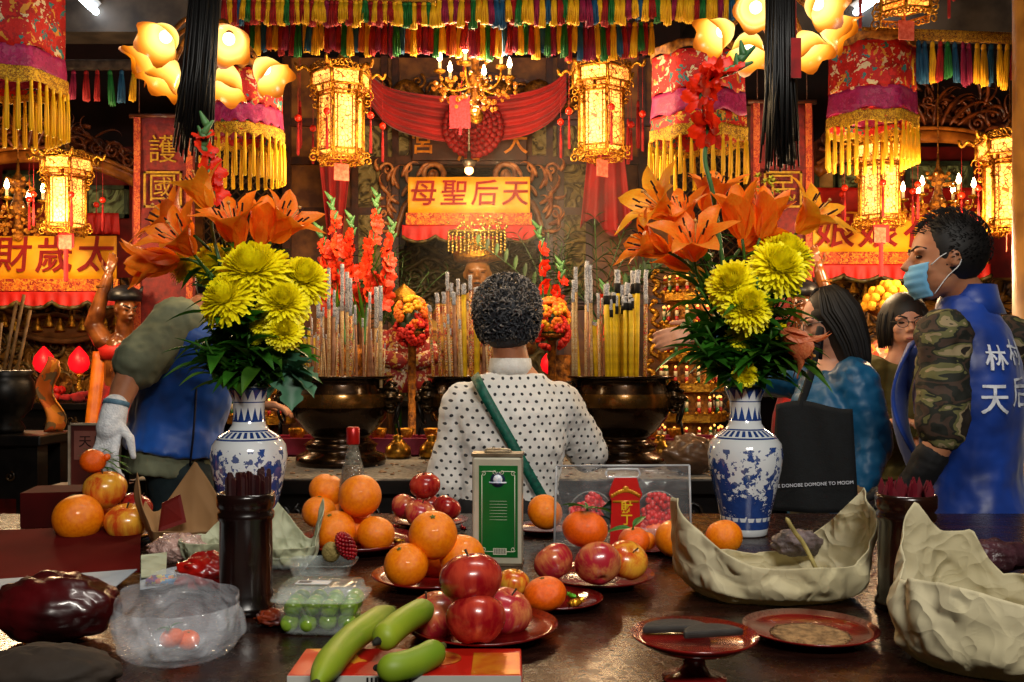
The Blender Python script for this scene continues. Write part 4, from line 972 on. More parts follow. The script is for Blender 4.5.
def hand(mb, wrist, d, palm_n, L=.17, curl=.5, side=1, spread=.08, thumb=.7):
    """hand from the wrist along d; palm_n is the direction the palm faces; fingers curl towards it"""
    d = V(d).normalized(); n = V(palm_n); n = (n-d*n.dot(d)).normalized(); x = d.cross(n)*side; w = V(wrist)
    pl = L*.5; hw = L*.23
    for f in (-.6, -.2, .2, .6): mb.cap([w+d*L*.06+x*hw*f*.6, w+d*pl+x*hw*f], [L*.085, L*.08], 8)
    mb.cap([w-d*L*.08, w+d*L*.15], [L*.15, L*.16], 10, flat=.9)
    for i, (fx, _, fl) in enumerate(FNG):
        b = w+d*pl*.98+x*hw*fx*1.9; l = L*.5*fl; seg = [.45, .3, .25]; a = curl*.45+.05*i; p = b; P = [b]; dd0 = (d+x*fx*spread*2).normalized()
        for j, sg in enumerate(seg):
            dd = dd0*cos(a)+n*sin(a); p = p+dd*l*sg; P.append(p); a += curl*(.55+.15*j)
        mb.cap(P, [L*.058, L*.053, L*.048, L*.04], 8)
    b = w+d*L*.12-x*hw*.7; t1 = (d*.65-x*.7+n*.3*thumb).normalized(); t2 = (d*.9-x*.2+n*.45*thumb).normalized()
    mb.cap([b, b+t1*L*.22, b+t1*L*.22+t2*L*.17, b+t1*L*.22+t2*L*.28], [L*.08, L*.068, L*.058, L*.045], 8)
def warrior(loc, mir, label, rz=0):
    t = thing('guardian_statue', label, 'statue', loc, rz); t.scale = (.74,)*3; m_ = mir; mb = M()
    def q(x, y, z): return V((x*m_, y, z))
    f = V((m_*.8, -.55, -.1)).normalized()
    Q = face_on(mb, (.04*m_, -.02, .66), .105, f)
    mb.cap([q(.0, .02, .4), q(.03, 0, .58)], [.07, .06]); mb.cap([q(-.03, .03, .12), q(-.02, .02, .38)], [.15, .13], 16, flat=.7)
    mb.cap([q(-.13, 0, .44), q(-.2, 0, .56), q(-.16, -.02, .66)], [.075, .07, .06]); mb.cap([q(-.17, -.02, .64), q(-.08, -.04, .9)], [.055, .038])
    hand(mb, q(-.075, -.04, .92), q(.3, 0, 1), q(.3, -1, 0), .17, .35, m_)
    mb.cap([q(.13, 0, .42), q(.22, -.1, .3), q(.16, -.2, .24)], [.07, .055, .045]); hand(mb, q(.14, -.22, .24), q(-.6, -.6, .2), q(0, 0, -1), .15, 1.0, -m_)
    obj('body', mb, SKB, t, rem=.007, sm=3)
    mb = M(); R_ = frm(f); eyes_on(mb, Q, .105, R_)
    for k in (-1, 1): mb.tube([Q(.12*k, .2, .72), Q(.35*k, .3, .66), Q(.55*k, .38, .48)], [.006, .01, .004], 6)
    obj('eyes_and_brows', mb, mat('black_lacquer', '#0c0806', '#050403', 20, .2), t)
    mb = M(); c = V((.03*m_, 0, .74))
    mb.lathe([(.115, -.01), (.12, .03), (.1, .07), (.05, .1), (.001, .11)], c, 20); mb.tube([c+V((-.08*m_, .02, .0)), c+V((-.12*m_, .02, .09)), c+V((-.1*m_, .02, .16))], [.03, .025, .005], 8); mb.tube([c+V((.07*m_, .05, .02)), c+V((.11*m_, .05, .1))], [.03, .008], 8)
    obj('black_cap', mb, mat('black_cap_lacquer', '#1c1c22', '#0a0a0c', 20, .4), t)
    mb = M(); mb.tube([q(-.115, -.03, .82)]+[V((-.115*m_, -.03, .83))+V((.046*cos(a), .046*sin(a), 0)) for a in [2*pi*i/16 for i in range(17)]], .009, 6, cap=False); obj('bracelet', mb, GOLDD, t)
    mb = M(); mb.lathe([(.1, .42), (.16, .38), (.15, .3), (.09, .3)], n=20, sy=.8); obj('red_neck_scarf', mb, MATS['bright_red_valance'], t)
    mb = M(); mb.lathe([(.24, -.32), (.22, -.1), (.17, .08), (.15, .2), (.1, .22)], n=28, sy=.7, lob=lambda a, z: 1+.05*sin(a*9)); obj('robe', mb, RED, t)
    mb = M(); mb.grid(lambda u, v: V((m_*(-.2+.1*u+.02*v), -.175+.12*v-.01*sin(u*6), -.3+.66*v)), 10, 14); obj('orange_sash', mb, mat('orange_satin', '#e87c0c', '#b85206', 8, .45), t, solid=.006)
    return t
p = W(121, 0, 5.15); warrior((p.x, 5.15, 1.05), 1, 'bronze guardian statue with raised arm behind the bending man')
mb = M(); mb.box((0, 0, .15), (.5, .4, 0.3)); o = obj('statue_plinth', mb, BLACKW, None, False); o.location = (p.x, 5.15, .515); tag(o, 'black plinth under the bronze guardian statue at left', 'plinth')
mb = M(); mb.box((0, 0, .0), (.56, .42, .515)); o = obj('plinth_cabinet', mb, mat('teal_red_pattern_box', '#4c4838', '#5c2c20', 9, .6), None, False); o.location = (p.x-.0, 5.15, .2575); tag(o, 'patterned cabinet standing under the left guardian statue', 'cabinet')
p = W(806, 0, 4.9); warrior((p.x, 4.9, 1.06), -1, 'bronze guardian statue with raised arm behind the long-haired woman')
mb = M(); mb.box((0, 0, 0), (.33, .34, .82)); o = obj('statue_plinth', mb, BLACKW, None, False); o.location = (p.x, 4.9, .41); tag(o, 'black plinth under the guardian statue at right', 'plinth')

def deity(loc, s, robe, crown, face, label, rz=0, beads=True):
    t = thing('deity_statue', label, 'statue', loc, rz); mb = M()
    mb.lathe([(.26, 0), (.27, .1), (.22, .3), (.2, .42), (.17, .5), (.09, .56), (.05, .58)], n=36, sy=.75, lob=lambda a, z: 1+.045*sin(a*11)*(1-z)); 
    for k in (-1, 1): mb.cap([(.17*k, 0, .46), (.24*k, -.08, .3), (.08*k, -.2, .26)], [.07, .085, .07], 12)
    obj('robe', mb, robe, t, sub=0)
    mb = M(); Q = face_on(mb, (0, -.02, .68), .1, V((0, -1, 0))); mb.cap([(0, 0, .5), (0, 0, .62)], [.05, .05]); obj('head', mb, face, t, rem=.006, sm=2)
    mb = M(); eyes_on(mb, Q, .1, frm((0, -1, 0)), .5)
    mb.sph(Q(0, -.56, .78), (.02, .006, .006), 8, 6); obj('painted_features', mb, mat('dark_features', '#2c100a', '#1a0805', 20, .4), t)
    crown(t); t.scale = (s,)*3; return t
def crown_gold(t):
    mb = M(); mb.lathe([(.1, .74), (.13, .75), (.135, .79), (.12, .8), (.115, .86), (.001, .88)], n=24); c = obj('crown', mb, GOLD, t)
    mb = M(); mb.box((0, -.03, .9), (.3, .2, .012)); rr = random.Random(3)
    for k in range(15):
        x = -.15+.3*k/14
        for z in range(7): mb.sph((x, -.13, .89-.016*z-.01*(k % 2)), .0085, 5, 4)
    for k in range(60): mb.sph((rr.uniform(-.16, .16), rr.uniform(-.12, 0), .9+abs(rr.gauss(0, .04))), .009, 5, 4)
    obj('beaded_curtain', mb, mat('pale_gold_beads', '#e8cc70', '#a07c20', 60, .25, .8), c)
p = W(478, 0, 6.0); deity((p.x, 5.95, W(0, 300, 5.95).z-.62), 1.15, palmat('gold_red_robe', ['#8c5a1c', '#5c2c10', '#a87c2c', '#6c1c10', '#8c6c30'], 30), crown_gold, mat('gilt_face', '#a8743c', '#7c4c20', 10, .35), 'gold-crowned goddess statue in the central niche')
mb = M(); mb.box((0, 0, 0), (.8, .3, .12)); o = obj('statue_stand', mb, FRW, None, False); o.location = (p.x, 6.0, W(0, 300, 5.95).z-.62-.06); tag(o, 'wooden stand beneath the crowned goddess statue', 'stand')
mb = M(); mb.box((0, 0, 0), (.7, .24, .9)); o = obj('stand_pedestal', mb, FRW, None, False); o.location = (p.x, 6.02, W(0, 300, 5.95).z-.62-.12-.45); tag(o, 'wooden pedestal below the stand of the crowned goddess', 'pedestal')
def crown_pom(t):
    mb = M(); mb.lathe([(.1, .74), (.15, .76), (.2, .8), (.19, .84), (.12, .86)], n=24); c = obj('crown', mb, GOLDD, t)
    rr = random.Random(4)
    for row, (z, r, n) in enumerate(((.82, .2, 12), (.88, .18, 11), (.94, .13, 8), (.99, .05, 4))):
        for k in range(n):
            a = 2*pi*k/n+row*.3; mb = M(); mb.sph((r*cos(a), r*sin(a)*.8, z), .042, 9, 7, fn=lambda d: 1+.08*sin(d.x*20)*sin(d.z*20)); obj('pompom', mb, mat('yellow_pompom', '#e8a80c', '#c87c06', 60, .7, bump=.5), c)
def robe_pink():
    return palmat('pink_gold_robe', ['#d88a70', '#e0b060', '#c86c50', '#e8c8b0', '#d89830', '#a84428'], 26)
p = W(890, 0, 4.75); zb = W(0, 400, 4.75).z
deity((p.x, 4.75, 1.03), .62, robe_pink(), crown_pom, mat('dark_painted_face', '#3c1c14', '#240e0a', 10, .35), 'deity statue with yellow pompom crown and pink gold robe')
mb = M(); mb.box((0, 0, 0), (.38, .44, 1.03)); o = obj('statue_table', mb, BLACKW, None, False); o.location = (p.x, 4.75, .515); tag(o, 'black block table under the pompom-crowned statue', 'table')
def crown_small(t):
    mb = M(); mb.lathe([(.09, .75), (.12, .78), (.1, .84), (.05, .88), (.001, .92)], n=20); obj('crown', mb, GOLD, t)
    mb = M(); P = [V((.1*sin(a)*1.0+.0, -.2-.02*cos(a), .36+.2*cos(a))) for a in [2*pi*i/40 for i in range(41)]]
    for p_ in P: mb.sph(p_, .012, 6, 5)
    obj('pearl_necklace', mb, mat('pearl_beads', '#e8e0d0', '#b8a890', 20, .2), t)
p = W(404, 0, 5.0); zc = W(0, 392, 5.0).z
deity((p.x, 5.0, zc), .62, palmat('red_dragon_robe', ['#7c100c', '#8c1812', '#b0a088', '#6c0c0a', '#a88030', '#7c1410'], 34), crown_small, mat('gilt_face2', '#9a6430', '#6c4018', 10, .35), 'small statue in red dragon robe with white pearl necklace', .3)
p2 = W(640, 0, 5.6)
# flower baskets on stands
def basket(px, py, Y, s, label, seed):
    p = W(px, py, Y); t = thing('flower_stand', label, 'flowers', (p.x, Y, BZ)); rr = random.Random(seed); h = p.z-BZ
    mb = M(); mb.lathe([(.07, 0), (.06, .02), (.02, .04), (.02, h-.1), (.06, h-.08), (.065, h-.07), (.02, h-.06)], n=16); obj('stand', mb, GOLDD, t)
    for c, cc, n in (('orange', ('#f07c10', '#c8500a'), 26), ('yellow', ('#f0b418', '#c88a08'), 20), ('red', ('#d8200c', '#98100a'), 24)):
        mb = M()
        for k in range(n):
            d = V((rr.gauss(0, 1), rr.gauss(0, 1), rr.gauss(0, 1))).normalized(); q = d*.068*s+V((0, 0, h+(-.06 if c == 'red' else .02)))
            for j in range(6):
                a = 2*pi*j/6; e = frm(d); mb.sph(q+e@V((.014*s*cos(a), .014*s*sin(a), .004)), .011*s, 6, 5)
        obj(c+'_blossoms', mb, mat(c+'_blossom', cc[0], cc[1], 40, .6), t)
    mb = M(); mb.sph((0, 0, h-.03), (.055*s, .055*s, .065*s), 10, 8); obj('leaves', mb, mat('dark_leaf', '#1e3a14', '#0e1e0a', 14, .45), t)
basket(412, 318, 4.75, 1.15, 'orange and yellow flower ball on stand right of left incense', 4)
basket(552, 320, 4.75, 1.2, 'orange and red flower ball on stand right of grey-haired woman', 6)
mb = M(); mb.box((0, 0, 0), (1.7, .5, BZ)); o = obj('back_counter', mb, BLACKW, None, False); o.location = (-.2, 4.98-.12+.0, BZ/2); tag(o, 'black counter behind the censer table carrying statues and flowers', 'counter')
o.location.y = 4.88
# ================================================================ plants
def petalmat(name, c1, c2, **k): return translucent(mat(name, c1, c2, 30, .45, stretch=(1, 1, .3), sub=.0, **k), .4)
LO = petalmat('orange_lily_petal', '#ff9428', '#ff7c14'); LY = petalmat('amber_lily_petal', '#ffb830', '#ffa01c'); LP = petalmat('peach_wilted_petal', '#e08454', '#c45c34')
ST = mat('flower_stem_green', '#3c6a1c', '#24480f', 20, .5); LF = mat('leaf_green', '#3f8422', '#235414', 12, .4, bump=.15); LF2 = mat('light_leaf_green', '#5a8a20', '#34601a', 12, .45)
ANT = mat('dark_anther', '#3c1008', '#1c0804', 30, .8); FIL = mat('pale_filament', '#d8a050', '#b87830', 20, .5)
CHY = translucent(mat('yellow_chrysanthemum_petal', '#fffa14', '#fce80c', 24, .5), .12)
def lily_mesh(op=1.0, seed=1, n=6):
    """petal length 1, faces +Z"""
    mb = M(); rr = random.Random(seed)
    for k in range(n):
        a0 = 2*pi*k/n+rr.uniform(-.08, .08); wd = .235 if k % 2 else .18; L = rr.uniform(.92, 1.08); o = op*rr.uniform(.85, 1.15); tw = rr.uniform(-.1, .1)
        def fn(u, v):
            s = u; r = (.05+.24*s+.34*o*s**2+.10*o*max(0, s-.7)*3*s)*L; z = (.92*s-.26*o*s**3.2)*L
            w = wd*1.05*max(0, sin(pi*min(1, s**.9*.97+.03)))**.62; q = (v-.5)*2
            r2 = r-(q*q)*w*.55*(1-.3*s)-.02*(abs(q) < .2)*s; a = a0+tw*s
            return V((cos(a)*r2-sin(a)*q*w+0, sin(a)*r2+cos(a)*q*w, z+.02*sin(s*14+k)*abs(q)))
        mb.grid(fn, 12, 6)
    return mb
def stamen_mesh():
    f = M(); an = M()
    for k in range(6):
        a = 2*pi*k/6+.3; d = V((cos(a), sin(a), 0)); P = bez((0, 0, .1), d*.05+V((0, 0, .4)), d*.14+V((0, 0, .65)), d*.24+V((0, 0, .78)), 6); f.tube(P, .01, 4)
        e = P[-1]; an.cap([e+V((0, 0, -.07))-d*.02, e+V((0, 0, .07))+d*.02], .018, 6)
    f.tube([(0, 0, .1), (.02, 0, .5), (.03, 0, .9)], .014, 5); f.sph((.03, 0, .91), .035, 8, 6); return f, an
LMS = {(nm, i): to_mesh('petals', lily_mesh(o_, i), m_) for nm, m_ in (('o', LO), ('y', LY), ('p', LP)) for i, o_ in enumerate((1.0, .7, .35))}
sf, sa = stamen_mesh(); SFM = to_mesh('filaments', sf, FIL); SAM = to_mesh('anthers', sa, ANT)
def mum_mesh(seed=1, N=340):
    mb = M(); rr = random.Random(seed)
    for i in range(N):
        t = (i+.5)/N; th = .12+1.75*t**.62; ph = i*2.39996+rr.uniform(-.1, .1); L = lerp(.72, 1.0, t**.7)*rr.uniform(.9, 1.1)
        d = V((sin(th)*cos(ph), sin(th)*sin(ph), cos(th))); side = V((-sin(ph), cos(ph), 0)); up = side.cross(d)*-1
        up = d.cross(side); cu = lerp(.7, -.45, min(1, t*1.1)); wd = rr.uniform(.06, .085)
        base_ = V((0, 0, .05))
        def fn(u, v):
            q = (v-.5)*2; p = base_+d*(L*(.12+.88*u)) + V((0, 0, 1))*cu*L*.45*u*u*(1 if t > .35 else .35)
            if t < .5: p -= V((d.x, d.y, 0))*L*.35*u*u*(1-t)
            w = wd*(.5+.9*sin(pi*min(1, u*.9+.1))); return p+side*q*w+up*(-.4*w*(1-q*q))
        mb.grid(fn, 5, 2)
    mb.sph((0, 0, .05), (.2, .2, .2), 10, 8); return mb
MUM = [to_mesh('flower_head', mum_mesh(i), CHY) for i in (1, 2, 3)]
def leaf(mb, b, d, L, w, droop=.3, up=V((0, 0, 1)), lob=0):
    d = V(d).normalized(); s = d.cross(up); s = s.normalized() if s.length > .1 else V((1, 0, 0)); n = s.cross(d)
    def fn(u, v):
        q = (v-.5)*2; ww = w*sin(pi*min(1, u**.8*.97+.03))*(1+lob*.35*sin(u*18)); return V(b)+d*L*u+V((0, 0, -droop*L*u*u))+s*q*ww*.5+n*abs(q)*ww*.18
    mb.grid(fn, 7 if not lob else 14, 4)
def stem_thing(name, label, catg, grp, base_, end, facing, r=.003, leaves=5, seed=0, lm=None, lL=.08, lw=.018, lo=.25, lob=0, bow=.3):
    base_, end = V(base_), V(end); f = V(facing).normalized(); t = thing(name, label, catg, tuple(base_), group=grp); e = end-base_; L = e.length
    P = bez((0, 0, 0), V((e.x*.15, e.y*.15, e.z*.45)), e-f*L*bow, e, 14); mb = M(); mb.tube([V((-e.x*.02, 0, -.12))]+P, [r*1.1]*8+[r]*8, 6); obj('stem', mb, ST, t)
    rr = random.Random(seed+5)
    if leaves:
        mb = M()
        for k in range(leaves):
            u = rr.uniform(lo, .93); i = int(u*14); a = rr.uniform(0, 2*pi); d = V((cos(a), sin(a)*.8, rr.uniform(-.1, .7))); leaf(mb, P[i], d, lL*rr.uniform(.7, 1.3), lw*rr.uniform(.8, 1.3), rr.uniform(.1, .6), lob=lob)
        obj('leaves', mb, lm or LF, t, solid=0)
    return t, e, f
def lily(mouth, c, facing, size, kind, idx, label, seed, grp=None):
    f = V(facing).normalized(); size *= 1.18; end = V(c)-f*size*.42
    t, e, f = stem_thing('lily', label, 'flower', grp, mouth, end, f, .0035, 6, seed, lL=.09, lw=.02)
    o = obj('petals', LMS[(kind, idx)], LO, t); mx = Matrix.Translation(e) @ frm(f).to_4x4() @ Matrix.Scale(size, 4); o.matrix_local = mx
    if idx < 2:
        for nm, me in (('filaments', SFM), ('anthers', SAM)):
            q = obj(nm, me, FIL, t); q.matrix_local = mx @ Matrix.Diagonal((.9, .9, .82, 1))
    return t
def mum(mouth, c, facing, rad, label, seed, grp=None, small=False):
    f = V(facing).normalized(); end = V(c)-f*rad*.25
    t, e, f = stem_thing('chrysanthemum', label, 'flower', grp, mouth, end, f, .0035, 9, seed, lL=.07, lw=.034, lob=1)
    rr = random.Random(seed); o = obj('flower_head', MUM[seed % 3], CHY, t); o.matrix_local = Matrix.Translation(e) @ frm(f).to_4x4() @ Matrix.Rotation(rr.uniform(0, 6), 4, 'Z') @ Matrix.Diagonal((rad, rad, rad*.85, 1))
    return t
def glad(pts, r0, r1, cols, label, flowers, seed, leafy=0, tipn=6, mat_=None, curved=True):
    """gladiolus spike: pts world points from base to tip; flowers = list of (u, size, angle)"""
    P = cat(pts, 6); b = P[0]; P = [p-b for p in P]; n = len(P)-1; t = thing('gladiolus', label, 'flower', tuple(b)); mb = M()
    mb.tube(P, [lerp(r0, r1, i/n) for i in range(n+1)], 7)
    for k in range(tipn):
        i = int(n*(1-.25*k/max(1, tipn))); d = (P[i]-P[i-1]).normalized(); s = 1 if k % 2 else -1; mb.cap([P[i-1], P[i-1]+d*r0*5+V((s*r0*3, 0, 0))], [r0*1.8, r0*.6], 7)
    obj('stem', mb, mat('gladiolus_green', '#5a8a50', '#2c6030', 14, .45), t); rr = random.Random(seed)
    for j, (u, sz, a) in enumerate(flowers):
        i = min(n-1, int(u*n)); p = P[i]; f = V((cos(a), -.75, sin(a))).normalized(); mb = M()
        for k in range(6):
            a0 = 2*pi*k/6+rr.uniform(-.2, .2)
            def fn(u_, v_):
                q = (v_-.5)*2; r = sz*(.1+.75*u_**1.2); w = sz*.36*sin(pi*min(1, u_*.75+.1)); z = sz*(.75*u_-.35*u_*u_)+.06*sz*sin(u_*9+q*4+k)
                return V((cos(a0)*r-sin(a0)*q*w, sin(a0)*r+cos(a0)*q*w, z-abs(q)*w*.3))
            mb.grid(fn, 6, 5)
        o = obj('bloom', mb, mat_ or cols, t); o.matrix_local = Matrix.Translation(p) @ frm(f).to_4x4()
    if leafy:
        mb = M()
        for k in range(leafy): a = rr.uniform(0, 6.3); leaf(mb, P[int(n*rr.uniform(0, .4))], (cos(a)*.4, sin(a)*.3, 1), rr.uniform(.2, .35), .02, .15)
        obj('leaves', mb, LF2, t)
    return t
# ---------------------------------------------------------------- vases
def porcelain():
    m, nt, b = base('blue_white_porcelain', .12, coat=.6); v = coords(nt); s = nt.nodes.new('ShaderNodeSeparateXYZ'); nt.links.new(v, s.inputs[0])
    x, y, z = E(s.outputs[0]), E(s.outputs[1]), E(s.outputs[2]); ang = E.m('ARCTAN2', y, x)*(1/(2*pi))
    def lap(n, z0, z1, up=1):      # pointed lappets between z0 and z1
        tri = ((ang*n).fr()-.5).ab()*2.0; h = (z-z0)*(1/(z1-z0)); h = h if up else (1-h)
        return ((1-tri) > h)*(z > min(z0, z1))*(z < max(z0, z1))
    def band(z0, z1): return (z > z0)*(z < z1)
    n1 = tex(nt, 'Noise', v, 24, Detail=7, Roughness=.7); n2 = tex(nt, 'Noise', v, 60, Detail=3); n3 = tex(nt, 'Noise', v, 9, Detail=2)
    hi = (E(n3.outputs[0])*.2+.12)       # skyline height varies round the body
    land = ((E(n1.outputs[0])+(.2-z)*1.2) > .575)*(z > .045)*(z < .205)
    tree = ((E(n2.outputs[0])+E(n1.outputs[0])*.6) > .84)*(z > .05)*(z < .2)
    key = ((ang*28).fr() > .45)*band(.228, .24)
    P = land.mx(tree*.9).mx(lap(14, .262, .295)).mx(lap(14, .335, .31)).mx(band(.333, .339)).mx(band(.262, .266)).mx(band(.018, .036)).mx(key).mx(band(.222, .2255)).mx(band(.241, .244)).mx(lap(20, .018, .05)*.9).mx(band(.3045, .307))
    wash = E(n1.outputs[0])*1.4-.2
    blue = mixc(nt, wash.s, '#060f4c', '#3458a4'); nt.links.new(mixc(nt, P, '#dfe4e8', blue), b.inputs['Base Color']); return m
PORC = porcelain()
VP = [(.046, 0), (.05, .004), (.052, .015), (.058, .05), (.07, .1), (.081, .15), (.085, .185), (.081, .21), (.066, .23), (.045, .243), (.037, .255), (.034, .28), (.035, .305), (.04, .32), (.046, .332), (.0475, .338), (.044, .342), (.04, .335), (.03, .31), (.029, .27), (.03, .25)]
def vase(loc, label):
    mb = M(); mb.lathe(VP, n=64); o = obj('porcelain_vase', mb, PORC, None); o.location = loc; tag(o, label, 'vase'); return o
YV = 2.18; YVL = 2.14
pR = W(745, 0, YV); pL = W(249, 0, YVL)
vase((pR.x, YV, TZ), 'blue and white porcelain vase holding the right bouquet'); VLo = vase((pL.x, YVL, TZ), 'blue and white porcelain vase behind the left fortune-stick holder')
VLo.rotation_euler.z = 2
mR = V((pR.x, YV, TZ+.33)); mL = V((pL.x, YVL, TZ+.33))
def w2(px, py, Y0, dy): return W(px, py, Y0+dy)
# ---- right bouquet
for i, (px, py, dy, f, s, k, ix, lb) in enumerate([
    (655, 203, -.02, (-.75, -.45, .5), .118, 'y', 0, 'amber lily opening up-left at the top left of the right bouquet'),
    (647, 243, -.06, (-.95, -.25, .35), .105, 'o', 1, 'half open orange lily lowest at the left of the right bouquet'),
    (694, 238, -.12, (-.15, -.65, .75), .115, 'o', 0, 'orange lily with dark stamens front and centre of the right bouquet'),
    (681, 212, -.03, (-.4, -.4, .8), .1, 'o', 0, 'orange lily between the amber lily and the front centre lily'),
    (712, 192, .04, (.1, -.3, .95), .115, 'o', 1, 'tall orange lily at the top centre of the right bouquet'),
    (738, 212, -.07, (-.2, -.2, .95), .118, 'o', 2, 'upright narrow orange lily above the yellow blooms at right'),
    (768, 214, -.02, (.25, -.25, .9), .11, 'o', 2, 'orange lily right of the upright narrow one in right bouquet'),
    (757, 232, .05, (.7, .0, .7), .11, 'o', 1, 'orange lily pointing right behind the yellow chrysanthemums'),
    (815, 214, .0, (.55, -.5, .65), .115, 'y', 0, 'amber lily with dark stamens at far right of the bouquet'),
    (675, 258, .06, (-.7, .1, .5), .09, 'o', 2, 'orange lily bud tucked behind the left lilies of right bouquet')]):
    lily(mR, w2(px, py, YV, dy), f, s, k, ix, lb, i)
o = lily(mR, w2(800, 345, YV, -.1), (.75, -.2, -.62), .1, 'p', 1, 'wilted peach lily drooping at the right of the right bouquet', 31)
for i, (px, py, dy, f, r, lb) in enumerate([
    (787, 250, -.03, (.15, -.6, .75), .072, 'yellow chrysanthemum behind the topmost one of the right bouquet'), (781, 262, -.1, (.2, -.75, .6), .070, 'large yellow chrysanthemum highest at the right of right bouquet'),
    (731, 280, -.1, (-.35, -.75, .5), .062, 'yellow chrysanthemum at the left of the right bouquet'), (768, 278, -.04, (.2, -.8, .5), .05, 'yellow chrysanthemum between the left and the topmost ones'),
    (749, 303, -.13, (.05, -.85, .45), .06, 'yellow chrysanthemum lowest of the large ones in right bouquet'), (741, 335, -.08, (0, -.9, .3), .034, 'small yellow chrysanthemum among leaves of the right bouquet'),
    (747, 374, -.09, (.1, -.9, .1), .03, 'small yellow chrysanthemum just above the right vase mouth'), (784, 332, -.06, (.5, -.8, .2), .022, 'tiny yellow chrysanthemum bud beside the wilted peach lily')]):
    mum(mR, w2(px, py, YV, dy), f, r, lb, 40+i)
# small daisies
t, e, f = stem_thing('daisy_spray', 'spray of tiny yellow daisies at the top of the right bouquet', 'flower', None, mR, w2(772, 192, YV, .08), (0, 0, 1), .003, 5, 3)
mb = M(); rr = random.Random(8)
for k in range(26):
    q = e+V((rr.uniform(-.045, .045), rr.uniform(-.03, .03), rr.uniform(-.03, .035))); d = V((rr.uniform(-.6, .6), -.6, .8)).normalized(); Rm = frm(d)
    for j in range(9): a = 2*pi*j/9; leaf(mb, q, Rm@V((cos(a), sin(a), .25)), .014, .007, 0)
obj('daisies', mb, mat('daisy_yellow', '#c8b818', '#8c8a10', 40, .6), t)
RG = mat('red_gladiolus_petal', '#f4340a', '#d42006', 20, .45)
glad([mR, W(728, 300, YV), W(714, 200, YV-.05), W(705, 160, YV-.06), W(708, 128, YV-.07), W(701, 96, YV-.07), W(716, 76, YV-.07), W(735, 68, YV-.07), W(744, 52, YV-.07)], .006, .0035, RG, 'tall red gladiolus with curling green tip over the right bouquet',
    [(.50, .05, 3.5), (.56, .045, .2), (.63, .05, 3.0), (.69, .045, -.1), (.74, .05, 2.7), (.80, .055, 1.6)], 3)
# ---- left bouquet
for i, (px, py, dy, f, s, k, ix, lb) in enumerate([
    (200, 188, -.04, (-.35, -.3, .9), .1, 'y', 1, 'amber lily standing tallest in the left bouquet'),
    (170, 218, .0, (-.7, -.4, .55), .12, 'o', 0, 'large orange lily opening left at the top of left bouquet'),
    (178, 236, -.1, (-.35, -.7, .6), .11, 'o', 1, 'orange lily with upright petals before the maroon banner'),
    (152, 262, -.03, (-.8, -.45, -.15), .115, 'o', 2, 'orange lily hanging lowest at the left of left bouquet'),
    (232, 222, -.05, (-.1, -.5, .85), .118, 'o', 1, 'broad orange lily above the largest yellow chrysanthemum'),
    (264, 222, .04, (.2, -.2, .95), .11, 'o', 2, 'orange lily right of the broad one, above the yellow blooms'),
    (287, 222, .0, (.65, -.3, .7), .115, 'o', 1, 'orange lily opening right at the right end of left bouquet')]):
    lily(mL, w2(px, py, YVL, dy), f, s, k, ix, lb, 60+i)
for i, (px, py, dy, f, r, lb) in enumerate([
    (251, 262, -.08, (-.05, -.6, .8), .085, 'largest yellow chrysanthemum at the top of the left bouquet'), (304, 274, -.03, (.35, -.6, .7), .066, 'yellow chrysanthemum farthest right in the left bouquet'),
    (223, 293, -.13, (-.35, -.65, .6), .066, 'yellow chrysanthemum at the left front of the left bouquet'), (283, 298, -.1, (.2, -.75, .6), .06, 'yellow chrysanthemum below the two top ones at right'),
    (264, 318, -.09, (-.1, -.9, .3), .042, 'yellow chrysanthemum in the lower middle of the left bouquet'), (284, 328, -.11, (.25, -.85, .35), .045, 'yellow chrysanthemum lowest of the large ones in left bouquet'),
    (180, 262, .05, (-.6, -.5, .5), .045, 'yellow chrysanthemum behind the orange lilies at far left'), (212, 258, .06, (-.2, -.6, .6), .06, 'yellow chrysanthemum half hidden behind the left front one'), (253, 333, -.06, (-.3, -.9, .1), .025, 'small yellow chrysanthemum among leaves of the left bouquet')]):
    mum(mL, w2(px, py, YVL, dy), f, r, lb, 80+i)
glad([mL, W(230, 300, YVL), W(212, 230, YVL), W(214, 195, YVL), W(204, 150, YVL), W(206, 120, YVL)], .005, .0025, RG, 'red gladiolus rising behind the lilies of the left bouquet', [(.60, .04, .3), (.66, .045, 2.8), (.73, .045, .3), (.80, .035, 0.6), (.87, .03, 1.5)], 5)
# leafy stems filling both bouquets
def fill(mouth, Y0, pts, grp, label, seed):
    for i, (px, py, dy) in enumerate(pts):
        e = W(px, py, Y0+dy); f = V((e.x-mouth.x, 0, .25)); stem_thing('leafy_stem', label, 'foliage', grp, mouth, e, f, .0028, 15, seed+i, LF if i % 3 else LF2, .088, .034, .25, 0, .35)
rr = random.Random(5)
fill(mR, YV, [(rr.uniform(688, 800), rr.uniform(268, 340), rr.uniform(-.12, .1)) for k in range(26)]+[(700, 345, -.08), (795, 355, -.04), (690, 330, -.02), (790, 350, 0)], 'leafy stems in the right bouquet', 'dark green leafy stem filling the right bouquet', 100)
fill(mL, YVL, [(rr.uniform(200, 300), rr.uniform(280, 345), rr.uniform(-.12, .1)) for k in range(26)]+[(196, 350, -.04), (206, 365, -.04), (292, 352, -.04), (196, 340, 0)], 'leafy stems in the left bouquet', 'dark green leafy stem filling the left bouquet', 200)
t, e, f = stem_thing('pale_leaf_sprig', 'pale blue-green kale-like leaves low at the right of left bouquet', 'foliage', None, mL, W(300, 372, YVL-.05), (.8, -.3, .4), .003, 0, 9)
mb = M()
for k in range(8): a = k*.8; leaf(mb, e-V((.02, 0, 0)), (cos(a), -.3, sin(a)*.8), .07, .07, .3, lob=1)
